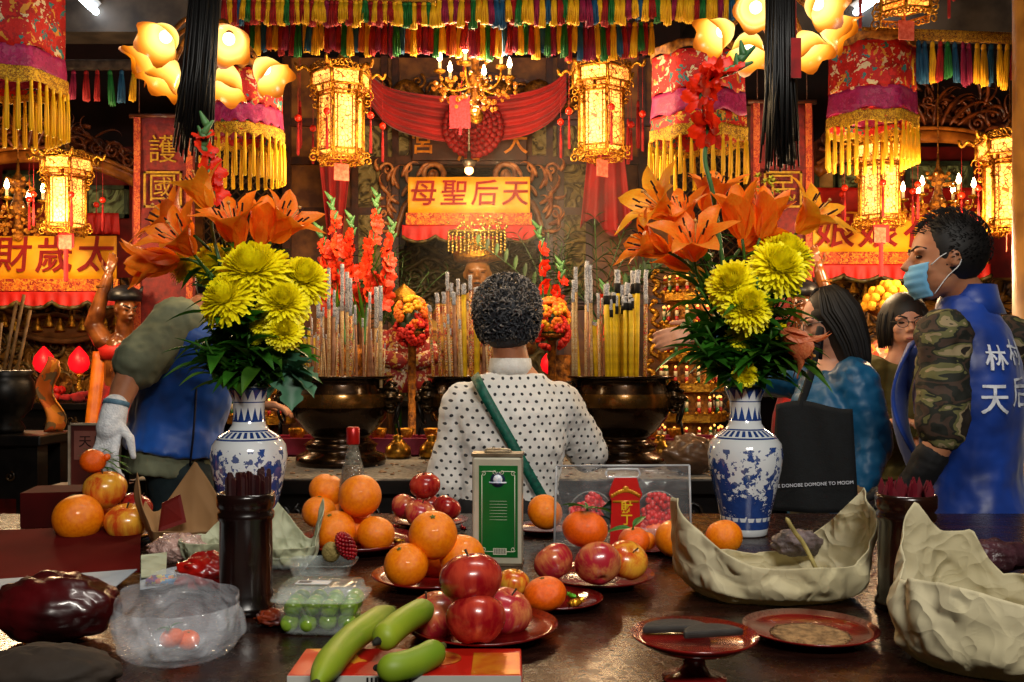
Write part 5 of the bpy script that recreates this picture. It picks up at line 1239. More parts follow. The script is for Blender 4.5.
obj('leaves', mb, mat('kale_green', '#5a8c6c', '#2c5c40', 12, .5), t)
translucent(LF, .3); translucent(LF2, .3); translucent(RG, .3)
# ---- gladioli on the altar behind the censers
OG = mat('orange_red_gladiolus', '#e8481c', '#c82c10', 20, .5)
def glad_bg(px, pyb, pyt, Y, lean, lab, seed, m, n=8, lo=.35):
    rr = random.Random(seed); b = W(px-lean, pyb, Y); e = W(px+lean, pyt, Y); mid = (b+e)/2
    glad([b, b.lerp(e, .3), b.lerp(e, .6), b.lerp(e, .85)+V((.01, 0, 0)), e], .007, .003, m, lab, [(lo+(.85-lo)*k/n, rr.uniform(.06, .085)*(1.1-.5*k/n), rr.choice((0, pi))+rr.uniform(-.6, .6)) for k in range(n)], seed, 5, 4)
pz = lambda t: None
for px, pt, ln, sd, lb in ((338, 196, -8, 1, 'orange-red gladiolus spike, left of those behind left incense'), (352, 215, -2, 2, 'short orange-red gladiolus spike behind the left incense'), (370, 192, 6, 3, 'tallest orange-red gladiolus spike behind the left incense'), (384, 222, 8, 4, 'orange-red gladiolus spike, right of those behind left incense'), (328, 226, -10, 5, 'low orange-red gladiolus spike at left behind the incense')):
    glad_bg(px, 345, pt, 4.85, ln, lb, sd, OG, 9, .3)
for px, pt, ln, sd, lb in ((543, 225, -6, 7, 'red gladiolus spike right of the grey-haired woman'), (556, 262, 4, 8, 'low red gladiolus spike beside the orange flower ball'), (600, 285, 4, 9, 'orange gladiolus spike behind the right incense')):
    glad_bg(px, 360, pt, 4.8, ln, lb, sd, RG if sd < 9 else OG, 5, .25)
for px, lb, h in ((352, 'brass altar vase behind the left censer', 345), (560, 'brass altar vase behind the right incense', 355)):
    z = W(0, h, 4.85).z; mb = M(); mb.lathe([(.06, 0), (.065, .02), (.04, .06), (.09, (z-BZ)*.5), (.05, (z-BZ)*.85), (.07, z-BZ), (.05, z-BZ-.01)], n=24); o = obj('brass_vase', mb, GOLDD, None); p = W(px, 0, 4.85); o.location = (p.x, 4.85, BZ); tag(o, lb, 'vase')
def spiky(px, py, Y, n, L, lab, seed, spread=1.0, m=None):
    p = W(px, py, Y); t = thing('palm_fronds', lab, 'foliage', tuple(p)); rr = random.Random(seed)
    for k in range(n):
        a = rr.uniform(-1, 1)*spread; d = V((sin(a), rr.uniform(-.3, .3), cos(a))); mb = M(); l = L*rr.uniform(.7, 1.15); P = [d*l*i/8+V((0, 0, -.25*l*(i/8)**2)) for i in range(9)]; mb.tube(P, .003, 4)
        for i in range(1, 9):
            for s in (-1, 1): leaf(mb, P[i], (d.x+s*.9*cos(a), 0, d.z*.9-s*sin(a)*.9), .17*(1-.06*i), .024, .35)
        obj('frond', mb, m or mat('dark_frond_green', '#3a5c26', '#1e3014', 12, .5), t)
    mb = M(); mb.tube([(0, 0, 0), (0, 0, BZ-p.z)], .02, 6); obj('stalk', mb, ST, t)
spiky(398, 330, 5.3, 11, .55, 'dark spiky palm fronds left of the central niche', 3, .8)
spiky(598, 320, 4.95, 12, .6, 'dark spiky palm fronds behind the right incense sticks', 4, .9)
spiky(552, 310, 5.3, 7, .6, 'dark palm fronds just right of the central niche', 5, .7)
# ================================================================ people
SKIN = mat('warm_skin', '#c08460', '#a86a48', 12, .5, bump=.06, sub=.08)
SKIN2 = mat('pale_skin', '#c8947a', '#b07a60', 12, .5, bump=.06, sub=.08)
HAIRK = mat('black_hair', '#0a0808', '#16110f', 60, .6, stretch=(1, 1, .2))
def loft(mb, secs, n=28, k=4):
    """secs = (centre, half-width vector, half-depth vector); smooth interpolation, rounded ends"""
    C = cat([s[0] for s in secs], k); A = cat([s[1] for s in secs], k); B = cat([s[2] for s in secs], k); vs = []
    for c, a, b in zip(C, A, B):
        for j in range(n):
            t = 2*pi*j/n; ct, st = cos(t), sin(t); e = .82
            vs.append(c+a*(abs(ct)**e*(1 if ct > 0 else -1))+b*(abs(st)**e*(1 if st > 0 else -1)))
    N = len(C); fs = [(i*n+j, i*n+(j+1) % n, (i+1)*n+(j+1) % n, (i+1)*n+j) for i in range(N-1) for j in range(n)]
    mb.add(vs, fs+[tuple(range(n))[::-1], tuple((N-1)*n+j for j in range(n))])
CLT = bpy.data.textures.new('cloth_folds', 'CLOUDS'); CLT.noise_scale = .11; CLT.noise_depth = 2
CLT2 = bpy.data.textures.new('fine_folds', 'CLOUDS'); CLT2.noise_scale = .03; CLT2.noise_depth = 1
def folds(o, s=.015, tx=None):
    d = o.modifiers.new('f', 'DISPLACE'); d.texture = tx or CLT; d.strength = s; d.mid_level = .5; d.texture_coords = 'LOCAL'
    if tx is None: d = o.modifiers.new('g', 'DISPLACE'); d.texture = CLT2; d.strength = s*.5; d.mid_level = .5; d.texture_coords = 'LOCAL'
    return o
class Hum:
    """skeleton: all points are world positions; parts are built round the origin t.location"""
    def __init__(s, label, loc, f, pel, chest, neck, head, hf, hs, arms, legs, k=1.0, skin=SKIN, up=(0, 0, 1)):
        s.o = V(loc); s.t = thing('person', label, 'person', loc); L = lambda p: V(p)-s.o
        s.f = V(f).normalized(); s.r = s.f.cross(V((0, 0, 1))).normalized(); s.pel, s.chest, s.neck, s.head = L(pel), L(chest), L(neck), L(head)
        s.hf = V(hf).normalized(); s.hs = hs; s.k = k; s.arms = [[L(p) for p in a] for a in arms]; s.legs = [[L(p) for p in a] for a in legs]; s.skin = skin; s.up = up
    def torso(s, inf=0.0, z0=0.0, hem=0.0, top=1.0, wide=1.0):
        k, r, f = s.k, s.r, s.f; ax = (s.chest-s.pel); sp = lambda t: s.pel+ax*t if t <= 1 else s.chest+(s.neck-s.chest)*(t-1)
        fr = lambda t: (s.r.cross(ax.normalized())*-1).normalized() if t < 1 else (s.r.cross((s.neck-s.chest).normalized())*-1).normalized()
        T = [(-.22, .165+hem, .115+hem), (0, .165, .115), (.3, .142, .1), (.6, .150, .105), (.9, .168*wide, .115), (1.25, .172*wide, .108), (1.55, .15*wide, .092), (1.8, .095, .075), (2.0, .058, .058)]
        out = []
        for t, w, d in T:
            if t < z0 or t > 2*top: continue
            i_ = inf*(1 if t < 1.4 else .75 if t < 1.7 else .5); out.append((sp(t), r*(w*k+i_), fr(t)*(d*k+i_)))
        return out
    def body(s, hand_specs=(), face=True, rem=.0065):
        mb = M(); loft(mb, s.torso(-.012)); k = s.k
        s.Q = face_on(mb, s.head, s.hs, s.hf, s.up)
        mb.cap([s.neck-(s.head-s.neck)*.25, s.head-V((0, 0, s.hs*.35))-s.hf*s.hs*.15], [.06*k, .052*k], 16)
        for a in s.arms: mb.cap([a[0], a[0].lerp(a[1], .5), a[1]], [.05*k, .045*k, .036*k], 14); mb.cap([a[1], a[1].lerp(a[2], .35), a[2]], [.038*k, .038*k, .026*k], 14)
        for l in s.legs: mb.cap([l[0], l[0].lerp(l[1], .4), l[1]], [.085*k, .078*k, .052*k], 14); mb.cap([l[1], l[1].lerp(l[2], .35), l[2]], [.052*k, .054*k, .036*k], 14); mb.cap([l[2]+V((0, 0, -.03)), l[2]+s.f*.13+V((0, 0, -.045))], [.036, .03], 10)
        for (i, d, n, L, curl, side) in hand_specs: hand(mb, s.arms[i][2], d, n, L, curl, side)
        s.R = frm(s.hf, s.up)
        return obj('body', mb, s.skin, s.t, rem=rem, sm=2)
    def eyes(s):
        mb = M(); eyes_on(mb, s.Q, s.hs*.98, s.R, .8); obj('eyes', mb, mat('dark_eyes', '#18100c', '#2c1c14', 20, .2), s.t)
        mb = M()
        for k in (-1, 1): mb.tube([s.Q(.12*k, .19, .74), s.Q(.34*k, .26, .68), s.Q(.52*k, .2, .5)], [.003, .004, .002], 6)
        obj('eyebrows', mb, HAIRK, s.t)
        mb = M(); mb.sph(s.Q(0, -.56, .74), (.02, .006, .007), 10, 6, mx=s.R); obj('lips', mb, mat('lips', '#a0564a', '#84443a', 20, .4), s.t)
    def shirt(s, m, inf=.014, sl=(1.0, 1.0), cuff=.0, z0=-.1, rem=.008, fo=.014, nm='shirt', wide=1.0, puff=1.0, top=.97):
        mb = M(); loft(mb, s.torso(inf, z0, .01, top, wide)); k = s.k
        for a, q in zip(s.arms, sl):
            A = [a[0]]; rr_ = [.066*k+inf*.6]
            u = min(1, q*2); A += [a[0].lerp(a[1], .5*u), a[0].lerp(a[1], u)]; rr_ += [.056*k+inf, (.048*k+inf)*puff]
            if q > .5: v = (q-.5)*2; mb.cap(A, rr_, 16); A = [a[1], a[1].lerp(a[2], .5*v), a[1].lerp(a[2], v)]; rr_ = [(.047*k+inf)*puff, .042*k+inf, .034*k+inf*.8]
            mb.cap(A, rr_, 16)
        return folds(obj(nm, mb, m, s.t, rem=rem, sm=3), fo)
    def trousers(s, m, inf=.016):
        mb = M(); q = s.torso(inf+.0, -.3); loft(mb, [x for x in q][:3])
        for l in s.legs: mb.cap([l[0], l[0].lerp(l[1], .5), l[1]], [.1, .09, .07], 14); mb.cap([l[1], l[2]+V((0, 0, .02))], [.07, .055], 14)
        folds(obj('trousers', mb, m, s.t, rem=.012, sm=3), .012)
        mb = M()
        for l in s.legs: mb.cap([l[2]+V((0, 0, -.035))-s.f*.05, l[2]+s.f*.17+V((0, 0, -.045))], [.048, .04], 12)
        obj('shoes', mb, mat('dark_shoes', '#161414', '#0a0909', 20, .5), s.t, rem=.01)
    def haircap(s, mb, g=1.0, back=.0):
        mb.sph(s.Q(0, .2, -.2-back), (s.hs*.8*g, s.hs*.9*g, s.hs*.84*g), 24, 16, mx=s.R)
def legs(loc, f, sep=.1, z=.9, kneef=.03):
    f = V(f).normalized(); r = f.cross(V((0, 0, 1))); o = V(loc); return [[o+r*sep*q*.9+V((0, 0, z)), o+r*sep*q+f*kneef+V((0, 0, z*.5)), o+r*sep*q+V((0, 0, .08))] for q in (1, -1)]
def wx(px, py, Y): return W(px, py, Y)

# ---------------------------------------------------------------- grey-haired woman
def dots():
    m, nt, b = base('white_knit_with_dots', .8, sheen=.3); v = coords(nt); s = nt.nodes.new('ShaderNodeSeparateXYZ'); nt.links.new(v, s.inputs[0])
    nz = tex(nt, 'Noise', v, 6); x, y, z = E(s.outputs[0]), E(s.outputs[1]), E(s.outputs[2]); u = x*1.0+y*.35+E(nz.outputs[0])*.02; w = z+E(nz.outputs[0])*.03
    r = w*46.0; row = r.fl(); c = (u*38.0+(row*.5).fr()*1.0).fr()-.5; d = r.fr()-.5
    e = (c*c*1.0+d*d*.7); dot = e < .03
    nt.links.new(mixc(nt, dot, '#dedcd6', '#24242a'), b.inputs['Base Color']); n2 = tex(nt, 'Noise', v, 180); bumpit(nt, b, n2.outputs[0], .2, .003); return m
Yw = 2.87; lo = (-.005, Yw, 0)
H = Hum('person with curly grey hair in white dotted shirt seen from behind', lo, (0, 1, 0), (-.015, Yw, .78), (-.0, Yw, 1.06), (.0, Yw+.02, 1.265), wx(509, 326, Yw+.02), (.25, 1, 0), .105,
        [[(.142, Yw+.01, 1.135), (.235, Yw+.10, .985), (.215, Yw+.33, 1.06)], [(-.142, Yw+.01, 1.135), (-.195, Yw-.0, .90), (-.13, Yw+.22, .95)]], legs((-.01, Yw, 0), (0, 1, 0), .08, .8), .96)
H.body([(0, (.0, 1, .3), (-1, 0, 0), .16, .7, 1), (1, (.3, 1, .2), (0, 0, -1), .16, .7, -1)])
H.shirt(dots(), .012, (.98, .98), fo=.02, puff=1.12, wide=.98, z0=-.35)
mb = M(); rr = random.Random(4); H.haircap(mb, 1.06, .0); obj('hair_base', mb, mat('dark_grey_hair', '#22242a', '#3c3c40', 30, .6), H.t)
mb = M(); c = H.Q(0, .2, -.2)
for k in range(2300):
    d = V((rr.gauss(0, 1), rr.gauss(0, 1), rr.gauss(0, 1))).normalized()
    l = H.R.transposed()@d
    if l.z > .45 and l.y < .35 or l.y < -.62: continue
    p = c+V((d.x*H.hs*.88, d.y*H.hs*.88, d.z*H.hs*.96)); p += d*(.03*max(0, l.y)); t1 = d.orthogonal().normalized(); t1 = Matrix.Rotation(rr.uniform(0, 6.3), 3, d)@t1; g = rr.uniform(.008, .017)
    mb.tube([p-d*.004, p+t1*g*.6+d*.008, p+t1*g*1.2+d*.010, p+t1*g*1.4+d*.004], [.0022, .0024, .002, .0012], 3, cap=False, mi=(1 if l.y > .15 and rr.random() < .6 else (1 if rr.random() < .13 else 0)))
obj('curly_hair', mb, [mat('charcoal_curls', '#1c2026', '#34363c', 40, .5), mat('silver_curls', '#5c5856', '#8c847c', 40, .5)], H.t)
mb = M(); mb.lathe([(.068, 1.225), (.066, 1.25), (.062, 1.275), (.056, 1.276), (.058, 1.24)], (0, .0, 0), 28, sy=.95); obj('collar', mb, mat('white_knit', '#dedcd6', '#cfccc4', 90, .8, bump=.2), H.t)
SG = mat('green_strap_webbing', '#0c6450', '#084438', 80, .5, bump=.2)
mb = M()
def strapf(u, v):
    x = lerp(-.105, .135, u); z = lerp(1.225, .80, u); rx, ry = .19, .135; yb = -ry*sqrt(max(0, 1-(x/rx)**2))-.004*0
    if u < .08: yb *= (.55+.45*u/.08)
    w = .014; return V((x+(v-.5)*w*1.6, yb-.004, z+(v-.5)*w*1.3))
mb.grid(strapf, 30, 2); obj('green_bag_strap', mb, SG, H.t, solid=.004)
H.trousers(mat('dark_trousers', '#1c1c20', '#0e0e10', 12, .8))

# ---------------------------------------------------------------- masked man in blue vest
BLUE = mat('blue_satin_vest', '#083c9c', '#052870', 7, .42, bump=.1, sheen=.3)
CAMO = None
def camo():
    m, nt, b = base('camouflage_cloth', .8); v = coords(nt); mp = nt.nodes.new('ShaderNodeMapping'); mp.inputs['Scale'].default_value = (1, 1, 2.1); nt.links.new(v, mp.inputs[0])
    n = tex(nt, 'Noise', mp.outputs[0], 9, Detail=2.5, Distortion=.5); nt.links.new(ramp(nt, n.outputs[0], [(0, '#14160f'), (.42, '#3c2c22'), (.50, '#1a1c12'), (.545, '#5c5a34'), (.60, '#8c7c5c'), (.655, '#241c16')], True), b.inputs['Base Color']); return m
CAMO = camo(); Ym = 2.8; fm = V((-.92, .38, 0)); lo = (1.36, Ym, 0)
H = Hum('person in face mask and blue vest over camouflage shirt, standing at right', lo, fm, wx(972, 505, Ym), wx(968, 395, Ym), wx(966, 296, Ym), wx(943, 258, Ym-.02), (-1, .16, -.03), .122,
        [[wx(1010, 340, 2.95), wx(985, 440, 3.05), wx(940, 470, 3.0)], [wx(943, 334, 2.64), wx(943, 437, 2.57), wx(912, 487, 2.62)]], legs((1.36, Ym, 0), fm, .1, .84), 1.02)
H.arms[0], H.arms[1] = H.arms[1], H.arms[0]
H.body([(0, (-.8, .3, -.2), (0, 0, -1), .18, .5, -1), (1, (-.8, -.2, -.2), (0, 0, -1), .18, .5, 1)])
H.eyes()
H.shirt(CAMO, .012, (.46, .9), fo=.026, puff=1.08)
ve = M(); loft(ve, H.torso(.032, -.22, .02, 1.0, 1.0)); VEST = folds(obj('blue_vest', ve, BLUE, H.t, rem=.008, sm=4), .022, CLT)
mb = M(); c = H.neck; mb.lathe([(.10, -.055), (.082, -.01), (.074, .03), (.068, .03), (.07, -.03)], c-H.f*.012, 28, a0=0, lob=lambda a, z: 1+.05*sin(a*3)); obj('vest_collar', mb, BLUE, H.t)
a = H.arms[0]
mb = M(); mb.cap([a[1].lerp(a[2], .38), a[2]+(a[2]-a[1])*.1], [.046, .04], 16); folds(obj('black_forearm_sleeve', mb, mat('black_sleeve_cloth', '#0c0c10', '#050506', 30, .8), H.t, rem=.006), .008, CLT2)
mb = M(); w_ = a[2]; hand(mb, w_, (-.8, .3, -.2), (0, 0, -1), .195, .5, -1); obj('black_glove', mb, MATS['black_sleeve_cloth'], H.t, rem=.005)
# vest front panel swinging forward
P0 = H.chest+H.f*.15; mb = M()
def flap(u, v):
    p = (H.chest+V((0, 0, .16))).lerp(H.pel+V((0, 0, .10)), u); s = lerp(-.15, .04, v)
    return p+H.f*(.142+.05*sin(pi*u)+.02*sin(v*7+u*4))+H.r*s*-1*(-1)+V((0, 0, -.02*sin(v*3)))
mb.grid(flap, 16, 12); obj('vest_front_panel', mb, BLUE, H.t, solid=.008)
H.trousers(mat('black_trousers', '#101014', '#08080a', 12, .85))
mb = M(); H.haircap(mb, .98, .02); obj('hair_base', mb, HAIRK, H.t)
mb = M(); rr = random.Random(9); c = H.Q(0, .2, -.22)
for k in range(1500):
    d = V((rr.gauss(0, 1), rr.gauss(0, 1), rr.gauss(0, 1))).normalized(); l = H.R.transposed()@d
    if (l.z > .3 and l.y < .4) or l.y < -.35: continue
    p = c+H.R@V((l.x*H.hs*.82, l.y*H.hs*.92, l.z*H.hs*.86)); dd = (d+H.hf*.5+V((0, 0, .2))).normalized(); g = .009+.007*max(0, l.y)
    mb.tube([p, p+dd*g*.5, p+dd*g+H.hf*g*.5], [.002, .0017, .0006], 3, cap=False)
obj('short_hair', mb, HAIRK, H.t)
Q = H.Q; mb = M()
def maskf(u, v):
    a = (u-.5)*2; b_ = v; y = lerp(-.18, -.98, b_); out = .80+.16*sin(pi*b_)-.16*b_; z = out*(1-.42*a*a); x = a*.56*(1-.12*b_)
    return Q(x, y+.05*a*a, z+.012*sin(b_*26))
mb.grid(maskf, 16, 20); obj('face_mask', mb, mat('pale_blue_mask', '#7cb8dc', '#5a9cc8', 9, .7, bump=.1), H.t, solid=.004)
mb = M()
for k in (-1, 1):
    mb.tube(cat([Q(.55*k, -.2, .42), Q(.66*k, .0, .2), Q(.74*k, .14, -.12), Q(.72*k, .05, -.22)], 4), .0016, 5); mb.tube(cat([Q(.5*k, -.88, .35), Q(.66*k, -.5, .1), Q(.74*k, -.28, -.12), Q(.74*k, -.12, -.2)], 4), .0016, 5)
obj('mask_ear_loops', mb, mat('white_elastic', '#e8e8e8', '#d0d0d0', 30, .6), H.t)
WT = mat('white_vest_lettering', '#e4e8f0', '#c8ccd8', 30, .5)
def vest_text(ch, px, py, size, sh=.0):
    # lettering wraps on the back of the vest
    me = text_mesh(ch, size, .004, .003, sh, 1, .006); c = H.pel.lerp(H.neck, .5); p = W(px, py, Ym-.12)-H.o; back = -H.f; me2 = me.copy()
    zz = p.z; ax = H.pel+(H.neck-H.pel)*((zz-H.pel.z)/(H.neck.z-H.pel.z)); r0x, r0y = .218, .172
    tgt = p.x-ax.x; ang0 = min([i/100 for i in range(-20, 140)], key=lambda a: abs(-H.r.x*sin(a)*r0x+back.x*cos(a)*r0y-tgt))
    for v_ in me2.vertices:
        a_ = ang0-v_.co.x/.2; zz2 = zz+v_.co.y; t_ = (zz2-H.pel.z)/(H.neck.z-H.pel.z); axp = H.pel+(H.neck-H.pel)*t_; k2 = 1 if t_ < .78 else 1-(t_-.78)*1.2
        q = axp+(-H.r)*(sin(a_)*r0x*k2)*-1*-1+back*(cos(a_)*r0y*k2)+back*(v_.co.z+.006)
        v_.co = q
    o = obj('vest_lettering', me2, WT, H.t); q = o.modifiers.new('w', 'SHRINKWRAP'); q.target = VEST; q.wrap_mode = 'ABOVE_SURFACE'; q.offset = .004; return o
for ch, px, py, sz in (('林', 982, 358, .085), ('村', 1012, 352, .085), ('天', 978, 400, .095), ('后', 1012, 393, .095), ('宮', 1045, 384, .095)): vest_text(ch, px, py, sz)
MANR = H

# ---------------------------------------------------------------- bending man at left
Yb = 3.05; fb = V((.9, .42, 0)); lo = (wx(178, 0, Yb).x, Yb, 0)
GSH = mat('grey_green_jersey', '#80866c', '#646a54', 9, .85, bump=.15)
H = Hum('person in blue vest and white glove leaning behind the left bouquet', lo, fb, wx(172, 452, Yb), wx(190, 355, Yb), wx(209, 308, Yb+.02), wx(230, 290, Yb+.06), (.85, .45, -.5), .11,
        [[wx(178, 322, 2.9), wx(131, 372, 2.8), wx(113, 418, 2.72)], [wx(230, 330, 3.2), wx(246, 372, 3.3), wx(250, 405, 3.42)]], legs((lo[0], Yb, 0), fb, .1, .92), 1.02)
H.body([(1, (.9, .2, 0), (0, 0, -1), .17, .6, -1)])
H.shirt(GSH, .02, (.42, .95), fo=.022, puff=1.12, wide=1.06, z0=-.35)
BLUE2 = mat('bright_blue_satin_vest', '#0c58bc', '#084498', 7, .45, bump=.1, sheen=.3)
ve = M(); loft(ve, H.torso(.040, -.16, .02, .95, 1.02)); folds(obj('blue_vest', ve, BLUE2, H.t, rem=.008, sm=4), .03, CLT)
# vest piping down the side
mb = M(); ax = H.chest-H.pel
P = [H.pel+ax*t_+H.r*(.168*1.02+.036+.012)*(.93+.05*sin(t_*6))+H.f*(.035-.03*t_) for t_ in [i/12*.85-.08 for i in range(13)]]; mb.tube(P, .0035, 6); obj('side_piping', mb, mat('navy_piping', '#0a1430', '#060c20', 20, .6), H.t)
mb = M(); a = H.arms[0]; d = V((-.12, -.25, -1)).normalized(); mb.cap([a[2]-d*.035, a[2]+d*.03], [.036, .04], 16); hand(mb, a[2]+d*.0, d, (.25, 1, 0), .195, .75, -1)
g = folds(obj('white_work_glove', mb, mat('white_knit_glove', '#eceef0', '#d0d4da', 60, .9, bump=.4), H.t, rem=.005, sm=2), .004, CLT2)
mb = M(); mb.tube([a[2]-d*.05, a[2]-d*.036], [.036, .037], 18); obj('glove_cuff', mb, mat('blue_grey_cuff', '#6c90a8', '#4c7088', 60, .9), g)
H.trousers(mat('teal_grey_trousers', '#24363a', '#16242a', 9, .85, bump=.1))
mb = M(); H.haircap(mb, 1.06); obj('hair', mb, HAIRK, H.t)

# ---------------------------------------------------------------- long-haired woman in blue jacket
Y3 = 3.25; f3 = V((-.85, .5, 0)); lo = (wx(826, 0, Y3).x, Y3, 0)
DEN = palmat('dark_blue_jacket', ['#0c4a70', '#0e5078', '#0a4468', '#0c3c5c'], 9, .45, .05)
H = Hum('person with long black hair and blue jacket reaching behind the right bouquet', lo, f3, wx(832, 505, Y3), wx(830, 425, Y3), wx(832, 358, Y3), wx(826, 322, Y3-.02), (-.97, .05, -.2), .105,
        [[wx(854, 380, 3.12), wx(870, 440, 3.10), wx(860, 488, 3.05)], [wx(806, 378, 3.42), wx(750, 376, 3.5), wx(702, 334, 3.44)]], legs((lo[0], Y3, 0), f3, .09, .78), .95, SKIN2)
H.body([(0, (-.1, 0, -1), (-1, .3, 0), .16, .5, 1), (1, (-1, .0, -.1), (.1, 1, -.5), .19, .5, 1)], rem=.006)
H.eyes()
H.shirt(DEN, .024, (.95, .86), fo=.02, puff=1.1, nm='blue_jacket', z0=-.25)
H.trousers(mat('dark_floral_trousers', '#2c2a20', '#4a4430', 18, .9))
mb = M(); a = H.arms[0]; e = (a[2]-a[1]).normalized()
for k, mm in ((0, 'tan'), (1, 'brown'), (2, 'tan')): pass
mb.cap([a[2]-e*.03, a[2]-e*.012], [.046, .046], 16); obj('striped_cuff', mb, mat('tan_brown_cuff', '#a07c50', '#3c2414', 60, .8, stretch=(.1, .1, 1)), H.t)
mb = M(); H.haircap(mb, 1.0, .02); Q = H.Q
secs = []
for y, wv, dv, zc in ((.7, .5, .5, -.15), (.3, .8, .82, -.2), (-.2, .86, .72, -.36), (-.8, .86, .62, -.48), (-1.3, .8, .52, -.52), (-1.75, .68, .4, -.52)): secs.append((Q(0, y, zc), H.R.col[0]*wv*.105, H.R.col[2]*dv*.105))
loft(mb, secs, 24); rr = random.Random(6)
for k in range(260):
    a = rr.uniform(-2.25, 2.25); P = []; sx, cz = sin(a), -cos(a); j = rr.uniform(.97, 1.05)
    for y, wv, dv, zc in ((1.0, .3, .3, -.15), (.75, .6, .6, -.17), (.3, .83, .85, -.2), (-.2, .88, .75, -.36), (-.8, .88, .65, -.48), (-1.3, .82, .55, -.52), (-1.8+rr.uniform(-.1, .1), .7, .45, -.52)): P.append(Q(sx*wv*j*1.04, y*(1.13 if y > .5 else 1), zc+cz*dv*j*1.04))
    mb.tube(P, [.003, .004, .004, .004, .0035, .003, .001], 4)
obj('long_black_hair', mb, HAIRK, H.t)
mb = M()
for k in (-1, 1):
    P = [Q(.3*k+.2*cos(a), .03+.16*sin(a), .86) for a in [2*pi*i/16 for i in range(17)]]; mb.tube(P, .0016, 5, cap=False); mb.tube([Q(.5*k, .05, .86), Q(.72*k, .05, .0)], .0016, 5)
mb.tube([Q(-.1, .06, .87), Q(0, .09, .88), Q(.1, .06, .87)], .0016, 5); GLM = mat('grey_wire_frame', '#6c6864', '#4a4642', 30, .3, metal=.8); obj('glasses', mb, GLM, H.t)
# tote bag
BK = mat('black_canvas_bag', '#080c10', '#040608', 60, .85, bump=.15); c = W(814, 458, 2.86); t = thing('tote_bag', 'black tote bag with a white line of print on the long-haired person', 'bag', tuple(c), radians(-12))
mb = M(); w, h = .25, .32
def bagf(s):
    def fn(u, v):
        x = (u-.5)*w*(1-.12*v); z = (v-.5)*h+.012*sin(u*5)*v; y = s*(.028*sin(pi*u)**.6*(1-.55*v)+.004)+.006*sin(u*11+v*4); return V((x, y, z))
    return fn
mb.grid(bagf(-1), 20, 20); mb.grid(bagf(1), 20, 20); obj('bag_body', mb, BK, t, solid=.004)
for s in (-1, 1):
    mb = M(); P = cat([(-.05, s*.012, h*.5-.03), (-.012, s*.012+.01, h*.5+.08), (.012, .02, h*.5+.19), (.03, .1, h*.5+.235), (.035, .2, h*.5+.14)], 5)
    mb.tube(P, .011, 8, flat=.35, up=(0, 1, 0)); obj('strap', mb, BK, t)
o = text('white_print', 'DE DONOBE DOMONE TO MOOM', .0145, WT, t, (-.005, -.037, -.075), 0, 0, .001); o.rotation_euler = (pi/2, -.08, 0)

# ---------------------------------------------------------------- woman in olive jacket
Y4 = 4.0; f4 = V((-.35, -.94, 0)); lo = (wx(903, 0, Y4).x, Y4, 0)
H = Hum('person with glasses and olive jacket standing behind the masked man', lo, f4, wx(903, 478, Y4), wx(903, 410, Y4), wx(902, 352, Y4), wx(905, 323, Y4-.02), (-.12, -1, -.05), .112,
        [[wx(872, 372, Y4), wx(866, 420, Y4-.06), wx(885, 425, Y4-.2)], [wx(940, 372, Y4), wx(952, 420, Y4), wx(925, 440, Y4-.18)]], legs((lo[0], Y4, 0), f4, .09, .78), .95, SKIN2)
H.body([(0, (.6, -.5, .2), (0, 0, -1), .16, .6, -1), (1, (-.6, -.5, .0), (0, 0, -1), .16, .6, 1)]); H.eyes()
H.shirt(mat('olive_jacket_cloth', '#5c5424', '#3c3816', 8, .8, bump=.1), .024, (.95, .95), fo=.02, nm='olive_jacket')
H.trousers(MATS['dark_floral_trousers'])
mb = M(); H.haircap(mb, 1.08, .02); Q = H.Q; rr = random.Random(2)
for k in range(150):
    a = rr.uniform(-2.5, 2.5); sx, cz = sin(a), -cos(a); j = rr.uniform(.97, 1.06); yb = -.75-.25*abs(cos(a/2))
    P = [Q(sx*wv*j, y, zc+cz*dv*j) for y, wv, dv, zc in ((.98, .3, .3, -.1), (.72, .62, .6, -.13), (.3, .84, .84, -.18), (-.2, .88, .76, -.28), (yb, .8, .66, -.3))]; mb.tube(P, [.004, .005, .005, .0045, .002], 4)
obj('bobbed_hair', mb, HAIRK, H.t)
mb = M()
for k in (-1, 1):
    P = [Q(.31*k+.21*cos(a), .02+.17*sin(a), .84) for a in [2*pi*i/16 for i in range(17)]]; mb.tube(P, .0018, 5, cap=False); mb.tube([Q(.52*k, .05, .82), Q(.72*k, .05, .0)], .0018, 5)
mb.tube([Q(-.1, .05, .85), Q(.1, .05, .85)], .0018, 5); obj('glasses', mb, GLM, H.t)
# ================================================================ offering table
def tabletop_mat():
    m, nt, b = base('worn_red_brown_lacquer', .25, spec=.35); v = coords(nt)
    mp = nt.nodes.new('ShaderNodeMapping'); mp.inputs['Scale'].default_value = (1, 7, 1); nt.links.new(v, mp.inputs[0])
    n = tex(nt, 'Noise', mp.outputs[0], 5, Detail=7, Roughness=.65); n2 = tex(nt, 'Noise', v, 40, Detail=6, Roughness=.7)
    nt.links.new(ramp(nt, n.outputs[0], [(.3, '#0c0504'), (.5, '#200e09'), (.75, '#34180f')]), b.inputs['Base Color'])
    nt.links.new((E(n2.outputs[0])*.4+.06).s, b.inputs['Roughness']); bumpit(nt, b, n2.outputs[0], .12, .004); return m
X0, X1, Ya, Yb_ = -1.42, 1.5, .75, 2.48
t = thing('offering_table', 'long red-brown lacquered table covered with fruit offerings in the foreground', 'table', ((X0+X1)/2, (Ya+Yb_)/2, 0)); w, d = X1-X0, Yb_-Ya
mb = M(); mb.box((0, 0, TZ-.02), (w, d, .04)); obj('tabletop', mb, tabletop_mat(), t, False, bev=.006)
